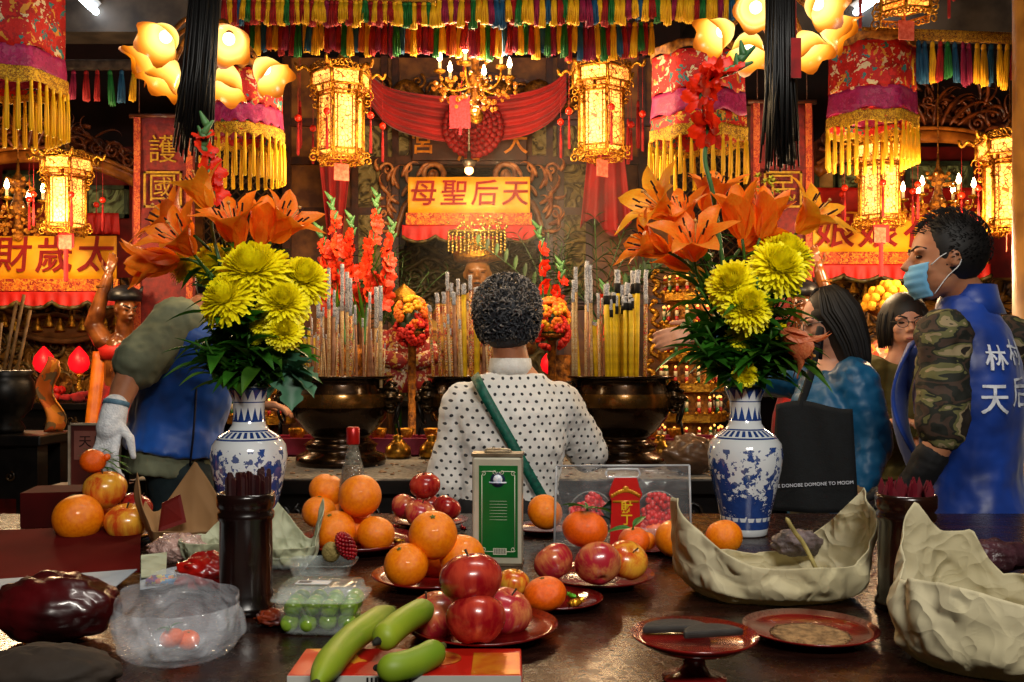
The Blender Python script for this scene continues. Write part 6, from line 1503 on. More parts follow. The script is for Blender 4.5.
mb = M(); mb.box((0, d/2-.05, TZ-.12), (w-.1, .03, .16)); mb.box((0, -d/2+.05, TZ-.12), (w-.1, .03, .16)); obj('apron', mb, WOODR, t, False)
for sx in (-1, 1):
    for sy in (-1, 1): mb = M(); mb.box((sx*(w/2-.06), sy*(d/2-.06), (TZ-.04)/2), (.09, .09, TZ-.04)); obj('leg', mb, WOODR, t, False)

# ---------------------------------------------------------------- fruit
ORG = mat('orange_peel', '#fa8c06', '#ec7404', 7, .38, bump=.25, bscale=130, coat=.15); MND = mat('mandarin_peel', '#fa6c06', '#e85804', 7, .35, bump=.3, bscale=90, coat=.2)
def applemat(name, r, y, lo, hi):
    m, nt, b = base(name, .25, coat=.3); v = coords(nt); mp = nt.nodes.new('ShaderNodeMapping'); mp.inputs['Scale'].default_value = (3, 3, .5); nt.links.new(v, mp.inputs[0])
    n = tex(nt, 'Noise', mp.outputs[0], 1.6, Detail=4, Roughness=.6); n2 = tex(nt, 'Noise', v, 1.1, Detail=1)
    f = E(n.outputs[0])*.45+E(n2.outputs[0])*.55
    nt.links.new(ramp(nt, f.s, [(lo, r), (hi, y)]), b.inputs['Base Color']); return m
AP = [applemat('deep_red_apple_skin', '#8a0c14', '#b83c28', .42, .62), applemat('pink_red_apple_skin', '#a82430', '#d08048', .46, .64), applemat('yellow_red_apple_skin', '#c04418', '#e0a030', .4, .58)]
def orange_mesh(seed=0, n=28):
    mb = M(); mb.sph((0, 0, 0), 1, n, 18, fn=lambda d: (1-.05*max(0, d.z)**8-.03*max(0, -d.z)**8)*(1+.012*noise.noise(d*1.5+V((seed, 0, 0))))); mb.v = [(x, y, z*.95) for x, y, z in mb.v]; return mb
def apple_mesh(seed=0):
    mb = M(); prof = []
    for i in range(25):
        a = pi*i/24; r = sin(a)*(1+.10*cos(a)); z = cos(a)*.86-.0; dip = max(0, 1-r/.42); z -= .28*dip*dip if a < pi/2 else -.18*dip*dip; prof.append((max(r, .0005), z))
    mb.lathe(prof[::-1], n=32, lob=lambda a, z: 1+.025*cos(a*5+seed)*(1 if z < 0 else .4)+.02*cos(a+seed)); return mb
OM = [to_mesh('peel', orange_mesh(i*3), ORG) for i in range(3)]; MM = to_mesh('peel', orange_mesh(5), MND); AM = [to_mesh('skin', apple_mesh(i*2), AP[i]) for i in range(3)]
cal = M(); cal.lathe([(.001, .93), (.07, .945), (.11, .935), (.09, .92)], n=10, lob=lambda a, z: 1+.3*cos(a*5)); CALM = to_mesh('stem_scar', cal, mat('green_brown_calyx', '#5c6a20', '#3c3c10', 20, .7))
stm = M(); stm.tube([(0, 0, .5), (.04, 0, .75), (.12, .03, .98)], [.03, .03, .045], 6); STM = to_mesh('stem', stm, mat('brown_stem', '#4a3018', '#2c1a0c', 20, .8))
def fruit(kind, px, py, Y, dpx, label, tilt=(0, 0), leaves=0, idx=0, sq=1.0, grp=None):
    """centre seen at px, py; diameter in photo pixels"""
    r = dpx/2*Y/F; c = W(px, py, Y); nm = {'o': 'orange', 'm': 'mandarin', 'a': 'apple'}[kind]
    t = thing(nm, label, nm if nm != 'mandarin' else 'mandarin', tuple(c), group=grp); t.scale = (r, r, r*sq); t.rotation_euler = (tilt[0], tilt[1], px*.1)
    me = OM[idx % 3] if kind == 'o' else MM if kind == 'm' else AM[idx]
    link(bpy.data.objects.new('peel' if kind != 'a' else 'skin', me), t); link(bpy.data.objects.new('stem_scar' if kind != 'a' else 'stem', CALM if kind != 'a' else STM), t)
    if leaves:
        mb = M(); rr = random.Random(leaves); mb.tube([(0, 0, .9), (.1, 0, 1.2), (.3, 0, 1.3)], .05, 6)
        for k in range(leaves): a = k*2.3+.3; leaf(mb, (.1*cos(a), .1*sin(a), 1.05), (cos(a), sin(a), .25), rr.uniform(1.1, 1.7), .55, .3)
        obj('leaves', mb, LF, t)
    return t
def dish(name, prof, m, px, py, rpx, label, catg='plate', Y=None, z=TZ, n=48, lob=None):
    """flat dish on the table whose middle is seen at px, py"""
    p = T(px, py, z) if Y is None else V(((px-CX)*Y/F, Y, z)); r = rpx*p.y/F; mb = M(); mb.lathe([(a*r, b*r) for a, b in prof], n=n, lob=lob); o = obj(name, mb, m, None); o.location = (p.x, p.y, z); tag(o, label, catg); return o, r
RPL = mat('red_melamine', '#7c1410', '#580c0a', 14, .2, coat=.4)
PLP = [(.001, .02), (.55, .0), (.62, .0), (.66, .05), (.85, .10), (1.0, .17), (1.0, .19), (.84, .125), (.62, .06), (.001, .05)]
dish('red_plate', PLP, RPL, 484, 636, 74, 'glossy red plate under the big red apples at front')
dish('red_plate', PLP, RPL, 434, 584, 62, 'red plate under the front oranges beside the green can')
dish('red_plate', PLP, RPL, 598, 583, 56, 'red plate under the apples and mandarin at centre')
dish('red_plate', PLP, RPL, 556, 605, 47, 'red plate under the lone mandarin and gold candy')
dish('red_plate', PLP, RPL, 356, 549, 62, 'red plate under the oranges beside the bottle')
dish('red_plate', PLP, RPL, 430, 526, 38, 'red plate under the small apples behind the front oranges')
dish('red_plate', PLP, RPL, 545, 532, 32, 'red plate under the orange beside the clear package')
dish('red_plate', PLP, RPL, 652, 551, 26, 'small dark red plate right of the clear package')
o, r = dish('gold_rimmed_plate', PLP, mat('dark_plate_glaze', '#3c1810', '#24100a', 14, .3, coat=.4), 104, 541, 56, 'dark gold-rimmed plate under the fruit tower at left')
mb = M(); mb.tube([(r*cos(a), r*sin(a), r*.18) for a in [2*pi*i/48 for i in range(49)]], .003, 6, cap=False); obj('gold_rim', mb, GOLD, o)
# front apples
fruit('a', 472, 580, 1.31, 63, 'big red apple on top of the front pile', (.1, .1), 0, 0)
fruit('a', 476, 620, 1.29, 60, 'red apple at the front of the front pile', (.5, -.2), 0, 0)
fruit('a', 434, 617, 1.37, 56, 'pinkish red apple at the left of the front pile', (.3, -.3), 0, 1)
fruit('a', 505, 612, 1.39, 54, 'pinkish red apple at the right of the front pile', (.2, .3), 0, 1)
# front oranges
fruit('o', 406, 565, 1.63, 45, 'orange at the front left under the topmost orange', (-.5, .2), 0, 0); fruit('o', 433, 535, 1.66, 49, 'orange on top of the pile left of the green can', (.4, .4), 0, 1, 1.05)
fruit('o', 462, 556, 1.68, 46, 'orange at the right of the pile beside the green can', (.3, .2), 0, 2); fruit('o', 440, 561, 1.76, 46, 'orange hidden at the back of the pile beside the can', (.2, 0), 0, 0)
# back oranges
fruit('o', 360, 496, 1.99, 43, 'orange on top of the pile before the glass bottle', (.3, -.2), 0, 1, 1.06); fruit('o', 335, 531, 1.96, 42, 'orange at the lower left of the pile before the bottle', (-.4, -.3), 0, 2)
fruit('o', 376, 534, 1.95, 38, 'orange at the lower right of the pile before the bottle', (-.3, .3), 0, 0); fruit('o', 327, 490, 2.16, 36, 'orange high at the back left beside the bottle', (.3, 0), 0, 1, .95)
fruit('o', 319, 512, 2.10, 34, 'orange low at the back left beside the bottle', (.1, 0), 0, 2); fruit('o', 332, 514, 2.17, 34, 'orange hidden under the back left orange near the bottle', (.1, 0), 0, 2); fruit('o', 356, 527, 2.04, 38, 'orange hidden at the back of the pile before the bottle', (.1, 0), 0, 2)
# small apples
fruit('a', 425, 486, 2.2, 31, 'shiny red apple on top of the small apple pile', (.1, .1), 0, 0); fruit('a', 420, 514, 2.14, 32, 'apple at the front of the small apple pile', (-.3, 0), 0, 1); fruit('a', 405, 507, 2.22, 29, 'apple at the left of the small apple pile', (.2, -.4), 0, 1); fruit('a', 447, 508, 2.22, 28, 'apple at the right of the small apple pile', (.2, .5), 0, 0)
fruit('a', 427, 507, 2.28, 28, 'apple hidden at the back of the small apple pile', (.2, .5), 0, 0)
# centre right pile
fruit('a', 554, 562, 1.66, 41, 'pink red apple at the left under the leafy mandarin', (.4, -.5), 0, 1); fruit('a', 598, 564, 1.60, 47, 'large speckled pink apple under the leafy mandarin', (.9, .1), 0, 1); fruit('a', 627, 561, 1.68, 42, 'yellow pink apple at the right under the leafy mandarin', (.5, .5), 0, 2)
fruit('m', 585, 529, 1.67, 46, 'mandarin with green leaves on top of the pink apples', (.2, .1), 4, 0, .86); fruit('m', 634, 541, 1.78, 32, 'small mandarin with a leaf behind the yellow pink apple', (.2, -.3), 2, 0, .9)
fruit('m', 545, 594, 1.49, 43, 'mandarin with a dry stem alone on the red plate', (.1, .2), 0, 0, .84); fruit('a', 514, 583, 1.56, 32, 'small yellow red apple between the front pile and mandarin', (.2, .1), 0, 2)
fruit('o', 545, 512, 2.10, 36, 'brownish orange beside the clear package', (-.8, -.3), 0, 1); fruit('o', 675, 538, 1.92, 40, 'orange left of the cream paper peak', (.2, 0), 0, 0); fruit('o', 724, 537, 1.90, 37, 'orange right of the cream paper peak', (.3, .2), 0, 2)
fruit('o', 646, 541, 1.98, 20, 'little dark orange fruit on the small red plate', (.1, 0), 0, 2)
# left tower
fruit('o', 78, 518, 2.03, 48, 'largest orange at the left of the left fruit tower', (-.3, .1), 0, 0, 1.06); fruit('a', 127, 523, 2.05, 44, 'yellow red apple at the lower right of the left fruit tower', (.2, 0), 0, 2); fruit('a', 105, 490, 2.10, 42, 'yellow red apple in the middle of the left fruit tower', (0, .1), 0, 2, 1.05)
fruit('a', 136, 507, 2.14, 32, 'red apple behind the lower right apple of the left tower', (.2, .4), 0, 0); fruit('m', 93, 461, 2.12, 25, 'tiny mandarin crowning the left fruit tower', (.2, -.2), 0, 0, 1.02); fruit('o', 100, 519, 2.16, 44, 'orange hidden at the back of the left fruit tower', (0, 0), 0, 1)
t = thing('kumquat_sprig', 'green sprig with tiny kumquats at the top of the left fruit tower', 'sprig', tuple(W(104, 462, 2.14)))
mb = M(); rr = random.Random(3)
for k in range(26): a = rr.uniform(-.6, 3.6); leaf(mb, (rr.uniform(-.02, .02), rr.uniform(-.015, .015), rr.uniform(-.015, .015)), (cos(a), rr.uniform(-.5, .2), sin(a)*.6), .045, .009, .2)
obj('leaves', mb, LF, t); mb = M()
for x, z in ((-.006, .016), (.006, .006), (.015, .013)): mb.sph((x, -.02, z), .008, 10, 8)
obj('kumquats', mb, MND, t)

# ---------------------------------------------------------------- bananas
def banana(pts, r, label, roll=0):
    P = cat([T(px, py, TZ+z) for px, py, z in pts], 6); b = P[0]; n = len(P)-1; t = thing('banana', label, 'banana', tuple(b)); mb = M()
    rs = [r*(.30+.70*min(1, (i/n)*6)) if i/n < .17 else (r*(1 if i/n < .78 else 1-.75*((i/n-.78)/.22)**1.6)) for i in range(n+1)]
    vs = []; m_ = M(); m_.tube([p-b for p in P], [x*1.14 for x in rs], 5); mb.merge(m_); obj('peel', mb, mat('green_yellow_banana_peel', '#8c9c20', '#5c8016', 8, .5, lo=.3, hi=.7), t, sub=2)
    mb = M(); d = (P[-1]-P[-2]).normalized(); mb.cap([P[-1]-b, P[-1]-b+d*.006], [r*.28, r*.2], 8); obj('dark_tip', mb, mat('banana_tip', '#1c1a0c', '#0e0c08', 30, .8), t); 
    mb = M(); d = (P[0]-P[1]).normalized(); mb.cap([V((0, 0, 0)), d*.008], [r*.3, r*.28], 8); obj('stem', mb, mat('banana_stem', '#4a4a14', '#24240c', 30, .8), t)
banana([(392, 610, .02), (372, 624, .035), (350, 640, .035), (332, 660, .03), (316, 684, .026)], .0215, 'longest green banana pointing to the lower left')
banana([(430, 607, .05), (416, 614, .055), (400, 624, .055), (386, 636, .05), (378, 641, .048)], .0205, 'short green banana lying on top of the other two')
banana([(440, 648, .028), (428, 656, .028), (410, 664, .026), (392, 668, .026), (380, 668, .024)], .0205, 'plump green banana at the right of the three')

# ---------------------------------------------------------------- footed dish and plate at right
p = T(694, 680); t = thing('footed_dish', 'red footed dish with two dark halves on it at front', 'dish', (p.x, p.y+.0, TZ)); r = .078
mb = M(); mb.lathe([(.001, 0), (.038, 0), (.04, .004), (.022, .008), (.014, .02), (.014, .032), (.03, .038), (.06, .044), (r, .056), (r+.001, .059), (.06, .049), (.001, .046)], n=56); obj('dish_body', mb, RPL, t)
for k, (dx, dy, rz, sc_, lb) in enumerate(((-.018, .022, .1, .044, 'dark grey half-moon block, larger one, in the red footed dish'), (.020, -.026, .3, .041, 'dark grey half-moon block, nearer one, in the red footed dish'))):
    mb = M(); poly = [(sc_*cos(a), sc_*.62*sin(a)) for a in [pi*i/16 for i in range(17)]]; mb.prism(poly, (0, 0, 0), (1, 0, 0), (0, 1, 0), .009)
    o = obj('half_moon_block', mb, mat('dark_block_wood', '#2e2a26', '#1a1816', 20, .7, bump=.3), None, False, bev=.003); o.location = (p.x+dx, p.y+dy, TZ+.052+.008*k); o.rotation_euler = (.16, .03*k, rz); tag(o, lb, 'divination block')
o, r = dish('red_plate', PLP, RPL, 810, 638, 66, 'glossy red plate with tan crumbs right of the footed dish')
mb = M(); rr = random.Random(2); mb.lathe([(r*.6, .06*r), (r*.5, .075*r), (.001, .08*r)], n=24)
for k in range(260): a, q = rr.uniform(0, 6.3), r*.6*sqrt(rr.random()); mb.sph((q*cos(a), q*sin(a), r*.075), (.0016, .0012, .001), 4, 3)
q = obj('tan_crumbs', mb, mat('tan_crumb', '#a07c50', '#6c5030', 90, .9), None); q.location = o.location; tag(q, 'tan crumbs and husks spread in the red plate at right', 'crumbs', kind='stuff')

# ---------------------------------------------------------------- fortune-stick holders
def holder(px, Y, r, h, hs, label, seed, marked, sm_, m_):
    p = V(((px-CX)*Y/F, Y, TZ)); t = thing('fortune_stick_holder', label, 'container', tuple(p))
    mb = M(); mb.lathe([(r*.9, 0), (r*1.02, .004), (r*1.02, .014), (r*.92, .018), (r*.95, .03), (r*.9, .034), (r*.92, h*.5), (r*.9, h-.045), (r*.97, h-.04), (r*.98, h-.032), (r*.9, h-.028), (r*1.0, h-.02), (r*1.01, h-.006), (r*.98, h), (r*.88, h), (r*.86, h-.02), (r*.84, .03), (.001, .03)], n=48); obj('turned_body', mb, m_, t)
    rr = random.Random(seed)
    for k in range(34):
        a, q = rr.uniform(0, 6.3), r*.75*sqrt(rr.random()); x, y = q*cos(a), q*sin(a); tx, ty = x*1.15, y*1.15; top = hs*rr.uniform(.93, 1.0)
        o = obj('fortune_stick', sm_, m_, None); L = top-.05; d = V((tx-x, ty-y, top-.04)); 
        if k == 0: g = label
        o.location = (p.x+x, p.y+y, TZ+.036+rr.uniform(0, .002)); o.rotation_euler = (-(ty-y)/L, (tx-x)/L, rr.uniform(-.8, .8)); o.scale = (1, 1, L/.2)
        tag(o, ('flat dark red fortune stick in the plain holder at left' if not marked else 'pointed crimson fortune stick in the lettered holder at right'), 'fortune stick', ('fortune sticks in the left holder' if not marked else 'fortune sticks in the right holder'))
    if marked:
        for i, ch in enumerate('媽祖靈籤'): text('gilt_character', ch, .023, mat('dull_gilt_paint', '#a87018', '#7c4c10', 60, .4), t, (-.0005, -r*.93-.0005, h*.70-.0235*i), 0, .02, .0015, .1)
def stickmesh(pointed):
    mb = M(); w = .0045 if pointed else .0035; poly = [(-w*.7, 0), (w*.7, 0), (w, .16), (w*1.3, .18), (0, .2), (-w*1.3, .18), (-w, .16)] if pointed else [(-w, 0), (w, 0), (w, .196), (w*.5, .2), (-w*.5, .2), (-w, .196)]
    mb.prism(poly, (0, -.001, 0), (1, 0, 0), (0, 0, 1), .002); return mb
DKW = mat('dark_turned_wood', '#1a0a08', '#0c0504', 14, .25, coat=.3)
holder(246, 1.51, .045, .19, .24, 'plain dark turned wooden holder of fortune sticks at left', 3, False, to_mesh('stick', stickmesh(False), mat('dark_red_stick', '#3c0a0c', '#24070a', 20, .5), False), DKW)
holder(906, 1.53, .047, .185, .225, 'dark wooden holder with gold characters at right', 4, True, to_mesh('stick', stickmesh(True), mat('crimson_stick', '#7c1424', '#540c18', 20, .45), False), mat('red_brown_turned_wood', '#241008', '#120604', 14, .25, coat=.4))

# ---------------------------------------------------------------- green tin and bottle
p = T(498, 563); t = thing('oil_tin', 'tall green and cream oil tin before the white shirt', 'tin', (p.x, p.y, TZ), radians(-4)); w, h, dd = .097, .212, .055
mb = M(); mb.box((0, 0, h/2), (w, dd, h)); obj('tin_body', mb, mat('cream_tin_enamel', '#c8c4b0', '#b4b09a', 12, .3, metal=.2), t, False, bev=.005)
mb = M(); mb.box((0, 0, h+.003), (w+.003, dd+.003, .006)); mb.box((0, 0, .003), (w+.002, dd+.002, .005)); mb.box((-.0, 0, h+.0075), (.05, .03, .004)); obj('rim_seams', mb, mat('tarnished_tin', '#a89c84', '#7c6c54', 30, .3, metal=.7), t, False)
mb = M(); mb.tube(cat([(-.025, 0, h+.007), (-.02, 0, h+.012), (.02, 0, h+.012), (.025, 0, h+.007)], 4), .002, 6); obj('carry_handle', mb, MATS['tarnished_tin'], t)
GRN = mat('green_label_print', '#0c6428', '#084c1c', 8, .3); CRM = mat('cream_line_print', '#d8d8c0', '#c8c8b0', 8, .4)
mb = M(); mb.box((.003, -dd/2-.0006, h*.5), (w*.78, .001, h*.84)); lab = obj('green_label', mb, GRN, t, False)
mb = M(); ww, hh = w*.33, h*.36; y = -dd/2-.0014; cz = h*.5
for k in (-1, 1): mb.tube([(.003+k*ww, y, cz-hh*.93), (.003+k*ww, y, cz+hh*.93)], .0007, 4); mb.tube([(.003+k*ww*.9, y, cz-k*0+hh*1.02), (.003+k*.006, y, cz+hh*1.02)], .0007, 4); mb.tube([(.003+k*ww*.9, y, cz-hh*1.02), (.003+k*.002, y, cz-hh*1.02)], .0007, 4)
for k in (-1, 1):
    for q in (-1, 1): mb.tube(spiral((.003+k*ww*.9, y, cz+q*hh*.96), (k, 0, 0), (0, 0, q), .005, 1.2, 1, .5, 10, .3), .0007, 4)
    mb.tube(spiral((.003+k*.007, y, cz+hh*1.0), (k, 0, 0), (0, 0, 1), .005, 1.2, 1, 3, 10, .3), .0007, 4)
for i in range(7): mb.tube([(-.014, y, cz+.02-.006*i), (.02, y, cz+.02-.006*i)], .0003, 3)
obj('line_border', mb, CRM, lab)
mb = M(); mb.lathe([(.0145, 0), (.0145, .001), (.001, .001)], n=30, mx=Matrix.Rotation(pi/2, 3, 'X')); mb.v = [(a+.002, b-dd/2-.0008, c+h*.79) for a, b, c in mb.v]; bd = obj('round_badge', mb, mat('navy_badge', '#1c2440', '#101428', 9, .4), lab)
mb = M(); mb.lathe([(.009, 0), (.009, .001), (.001, .001)], n=24, mx=Matrix.Rotation(pi/2, 3, 'X')); mb.v = [(a+.002, b-dd/2-.0016, c+h*.795) for a, b, c in mb.v]; mb.box((.002, -dd/2-.0024, h*.765), (.034, .001, .003)); obj('badge_picture', mb, mat('pale_blue_badge', '#9cb8d8', '#e8ecf0', 150, .4), lab)
mb = M(); mb.box((.006, y, h*.135), (.026, .0012, .0125)); bc = obj('barcode', mb, CRM, lab, False); mb = M()
for i in range(14): mb.box((-.005+i*.0017, y-.0009, h*.138), (.0007 if i % 3 else .0011, .0006, .0105))
obj('barcode_bars', mb, BLACKW, lab, False)
GLS, nt_, b_ = base('clear_glass', .03, trans=.9, alpha=.45, ior=1.3); b_.inputs['Base Color'].default_value = (.95, .95, .9, 1)
p = V(((353-CX)*2.12/F, 2.12, TZ)); t = thing('liquor_bottle', 'clear glass bottle with red cap behind the oranges', 'bottle', tuple(p))
hB = .2475; mb = M(); mb.lathe([(.001, .004), (.028, .002), (.031, .01), (.031, .10), (.029, .13), (.022, .165), (.0145, .195), (.0125, .205), (.0125, .22)], n=36); obj('glass_body', mb, mat('diamond_cut_glass', '#a8a494', '#5c5848', 120, .08, alpha=.55, spec=1, bump=.6), t)
mb = M(); mb.lathe([(.001, .008), (.0285, .008), (.0285, .10), (.026, .13), (.018, .165), (.001, .166)], n=28); obj('amber_liquor', mb, mat('amber_liquor', '#a86c30', '#6c4018', 10, .1, trans=.5), t)
mb = M(); mb.lathe([(.0135, .212), (.0145, .214), (.0145, hB), (.012, hB+.003), (.001, hB+.003)], n=28, lob=lambda a, z: 1+.02*cos(a*30)); obj('red_cap', mb, mat('red_foil_cap', '#b01814', '#8c0e0c', 30, .3, metal=.3), t)

# ---------------------------------------------------------------- plastic and paper
def clear(name, c='#e8ecf0', a=.2, rough=.12, bump=.6, sc=14):
    m, nt, b = base(name, rough, alpha=a, spec=1, coat=1); b.inputs['Base Color'].default_value = rgb(c); v = coords(nt); n = tex(nt, 'Noise', v, sc, Detail=4, Distortion=1.5); bumpit(nt, b, n.outputs[0], bump, .02)
    nt.links.new((E(n.outputs[0])*a*2.2-.2*a).mx(.04).s, b.inputs['Alpha']); MATS[name] = m; return m
PVC = clear('clear_plastic_sheet', '#c8ccd0', .05, .05, .5, 22); BAGM = clear('crinkled_plastic_bag', '#d8dce4', .22, .22, .7, 12); PNK = clear('pinkish_cellophane', '#e8c0b4', .5, .2, 1.0, 24); CLAM = clear('clear_clamshell_plastic', '#dce8e4', .17, .1, .3, 20)
PAP = mat('cream_paper', '#d2c8a6', '#c2b892', 5, .8, bump=.05, bscale=8); PAPW = mat('pale_paper', '#ccd0b4', '#b0b490', 5, .8, bump=.12, bscale=8)
for m_ in (PAP, PAPW):
    translucent(m_, .2); nt_ = m_.node_tree; E.nt = nt_; nn_ = tex(nt_, 'Noise', coords(nt_), 9, Detail=2); vo_ = tex(nt_, 'Voronoi', nn_.outputs[1], 5.5, feature='F1'); v2_ = tex(nt_, 'Voronoi', coords(nt_), 17)
    bumpit(nt_, nt_.nodes['Principled BSDF'], E(vo_.outputs['Distance'])*.8+E(v2_.outputs['Distance'])*.7, .8, .018)
def boat(name, c, rx, ry, hf, flare, m, label, catg, seed=0, rot=0, nu=120, nv=30, crum=.010, solid=.0015, belly=.12):
    mb = M()
    def fn(u, v):
        a = 2*pi*u; h = hf(a); q = v; r = lerp(.55, 1, min(1, q*3.2)**.6)+flare*q*q+belly*sin(pi*min(1, q)); z = h*max(0, q-.12)/.88
        p = V((cos(a)*rx*r, sin(a)*ry*r, z)); vd = noise.voronoi(V((cos(a)*2.2+seed, sin(a)*2.2, v*1.6)))[0]; nn = crum*(2.2*min(.8, vd[1]-vd[0])-.6)+noise.noise(V((cos(a)*2, sin(a)*2, v*1.2+seed*5)))*crum
        pl = abs(sin(a*5+v*4+seed))*crum*.3; return p+V((cos(a), sin(a), .0))*(nn-pl)*min(1, v*4)+V((0, 0, .001+nn*.4*(v > .2)))
    mb.grid(fn, nu, nv); mb.lathe([(rx*.6, .0015), (.001, .0015)], n=24, sy=ry/rx)
    o = obj(name, mb, m, None, solid=solid); o.location = c; o.rotation_euler.z = rot; tag(o, label, catg); return o
def pk(a, c, w, h): d = (a-c+pi) % (2*pi)-pi; return h*max(0, 1-abs(d)/(w*2.1))**1.15
p = T(772, 593)
boat('paper_wrapper', tuple(p), .150, .105, lambda a: .066+pk(a, radians(190), .50, .09)+pk(a, radians(175), .2, .03)+pk(a, radians(12), .46, .11)-pk(a, radians(90), .5, .02), .13, PAP, 'large cream paper wrapper with two tall peaks right of centre', 'wrapper', 1)
p = T(1000, 662)
boat('paper_wrapper', tuple(p), .125, .10, lambda a: .10+pk(a, radians(125), .42, .10)+pk(a, radians(85), .16, .045)+pk(a, radians(215), .6, .02)-pk(a, radians(320), .7, .03), .06, PAP, 'crumpled cream paper wrapper rising in the lower right corner', 'wrapper', 2)
p = V((W(185, 0, 1.98).x, 2.0, TZ)); boat('envelope_cone', tuple(p), .072, .05, lambda a: .05+pk(a, radians(205), .3, .12)+pk(a, radians(95), .45, .13)+pk(a, radians(160), .2, .05), .5, mat('tan_envelope_paper', '#9c7448', '#7c5c3a', 5, .8), 'tan paper cone with two peaks holding a red packet', 'wrapper', 3, crum=.004)
p = V((W(213, 0, 1.86).x, 1.86, TZ)); boat('paper_wrapper', tuple(p), .048, .045, lambda a: .05+pk(a, radians(60), .5, .07), .35, PAPW, 'pale paper wrapper left of the plain stick holder', 'wrapper', 4, crum=.005)
p = V((W(288, 0, 1.86).x, 1.86, TZ)); boat('paper_wrapper', tuple(p), .052, .045, lambda a: .04+pk(a, radians(15), .34, .085)+pk(a, radians(120), .5, .075), .25, PAPW, 'pale paper wrapper with a point right of the plain stick holder', 'wrapper', 5, crum=.005)
def card(name, pts, m, label, catg, th=.002, parts=None):
    """flat card through 4 world points"""
    mb = M(); a, b_2, c, d = [V(q) for q in pts]; n = (b_2-a).cross(d-a).normalized()*th; o_ = a; vs = [x-o_ for x in (a, b_2, c, d)]
    mb.add(vs+[x+n for x in vs], [(3, 2, 1, 0), (4, 5, 6, 7), (0, 1, 5, 4), (1, 2, 6, 5), (2, 3, 7, 6), (3, 0, 4, 7)]); o = obj(name, mb, m, None, False); o.location = o_; tag(o, label, catg); return o
card('red_packet', (W(158, 532, 1.98), W(186, 522, 2.02), W(180, 494, 2.02), W(162, 503, 1.98)), mat('dark_red_card', '#6c120e', '#4c0c0a', 9, .5), 'dark red packet standing in the tan paper cone', 'packet')
def flatbox(name, cx, cy, w, d, h, rz, m, label, catg, z=TZ, bev=.002):
    mb = M(); mb.box((0, 0, h/2), (w, d, h)); o = obj(name, mb, m, None, False, bev=bev); o.location = (cx, cy, z); o.rotation_euler.z = rz; tag(o, label, catg); return o
# red gift card box bottom centre
GB = palmat('red_gold_print', ['#b01c10', '#b82014', '#a81810', '#c83c18', '#b01c10', '#d89028', '#a01410'], 12, .3, .02)
p = T(410, 668); o = flatbox('gift_box', p.x+.0, p.y-.01, .29, .11, .012, .0, GB, 'flat red and gold printed gift box under the bananas', 'box')
mb = M(); mb.box((0, -.0555, .006), (.288, .002, .011)); obj('white_edge', mb, mat('white_card', '#b8b8b0', '#a8a8a0', 9, .6), o, False)
mb = M()
for i in range(11): mb.box((-.045+i*.0052, -.0572, .006), (.0024, .001, .008))
obj('printed_bars', mb, BLACKW, o, False)
mb = M(); mb.box((.112, -.01, .0125), (.06, .085, .001)); mb.cur = 0; obj('orange_print', mb, mat('orange_gold_print', '#c85c14', '#d88c20', 40, .3, metal=.3), o, False)
mb = M(); mb.lathe([(.026, .0135), (.027, .0125)], (.04, .01, 0), 30); obj('printed_circle', mb, mat('gold_circle_print', '#c87820', '#8c2c10', 60, .35, metal=.4), o)
# clear PVC bag with red label
p = V((W(623, 0, 2.07).x, 2.07, TZ)); t = thing('gift_package', 'clear plastic carry package with red flowers and red label', 'package', tuple(p), radians(2)); w, h = .30, .17
def fp(s):
    def fn(u, v):
        x = (u-.5)*w*(1-.03*v); z = v*h; y = s*(.035*(1-v)**.6*sin(pi*min(1, max(0, u*.96+.02)))**.5)+.004*noise.noise(V((u*6, v*4, s))); return V((x, y, z))
    return fn
mb = M(); mb.grid(fp(-1), 24, 16); mb.grid(fp(1), 24, 16); obj('clear_bag', mb, PVC, t, solid=.0008)
mb = M()
for s_ in (-1, 1): mb.tube([(s_*w*.5, 0, 0), (s_*w*.485, 0, h)], .0025, 6)
mb.tube([(-w*.485, 0, h), (w*.485, 0, h)], .0022, 6); mb.tube([(x*.036, 0, z) for x, z in ((-1, h-.012), (-1.05, h-.018), (-.9, h-.026), (0, h-.027), (.9, h-.026), (1.05, h-.018), (.9, h-.008), (0, h-.007), (-.9, h-.008), (-1, h-.012))], .0028, 6); obj('welded_edges', mb, mat('milky_plastic_edge', '#c8ccd0', '#a8acb0', 9, .2, alpha=.75), t)
for s_, sd in ((-1, 3), (1, 5)):
    rr = random.Random(sd); mb = M()
    for k in range(16):
        a, q = rr.uniform(0, 6.3), .038*sqrt(rr.random()); c = V((s_*.072+q*cos(a), rr.uniform(-.012, .008), .065+q*.9*sin(a)))
        for j in range(5): e = 2*pi*j/5+k; mb.sph(c+V((.009*cos(e), -.002, .009*sin(e))), (.0075, .004, .0075), 6, 5)
    obj('red_plastic_flowers', mb, mat('glossy_red_petals', '#e01818', '#b80c0c', 40, .3, coat=.5), t)
    mb = M(); mb.lathe([(.001, 0), (.03, .003), (.045, .02), (.05, .035), (.046, .036), (.028, .012), (.001, .01)], (s_*.072, 0, .002), 24, sy=.6); obj('moulded_cup', mb, CLAM, t)
    mb = M(); mb.sph((s_*.078-.01, -.004, .03), (.026, .016, .022), 14, 10); mb.sph((s_*.05, -.004, .026), (.016, .013, .016), 12, 8); obj('wrapped_fruit', mb, MND, t)
    mb = M(); mb.tube([(s_*.072+.047*cos(a), -.02, .07+.047*sin(a)) for a in [2*pi*i/40 for i in range(41)]], .0016, 6, cap=False); obj('round_frame', mb, CLAM, t)
mb = M()
for k in range(5): leaf(mb, (-.035, -.015, .03+.012*k), (-.5+.2*k, -.2, .6), .045, .03, .3)
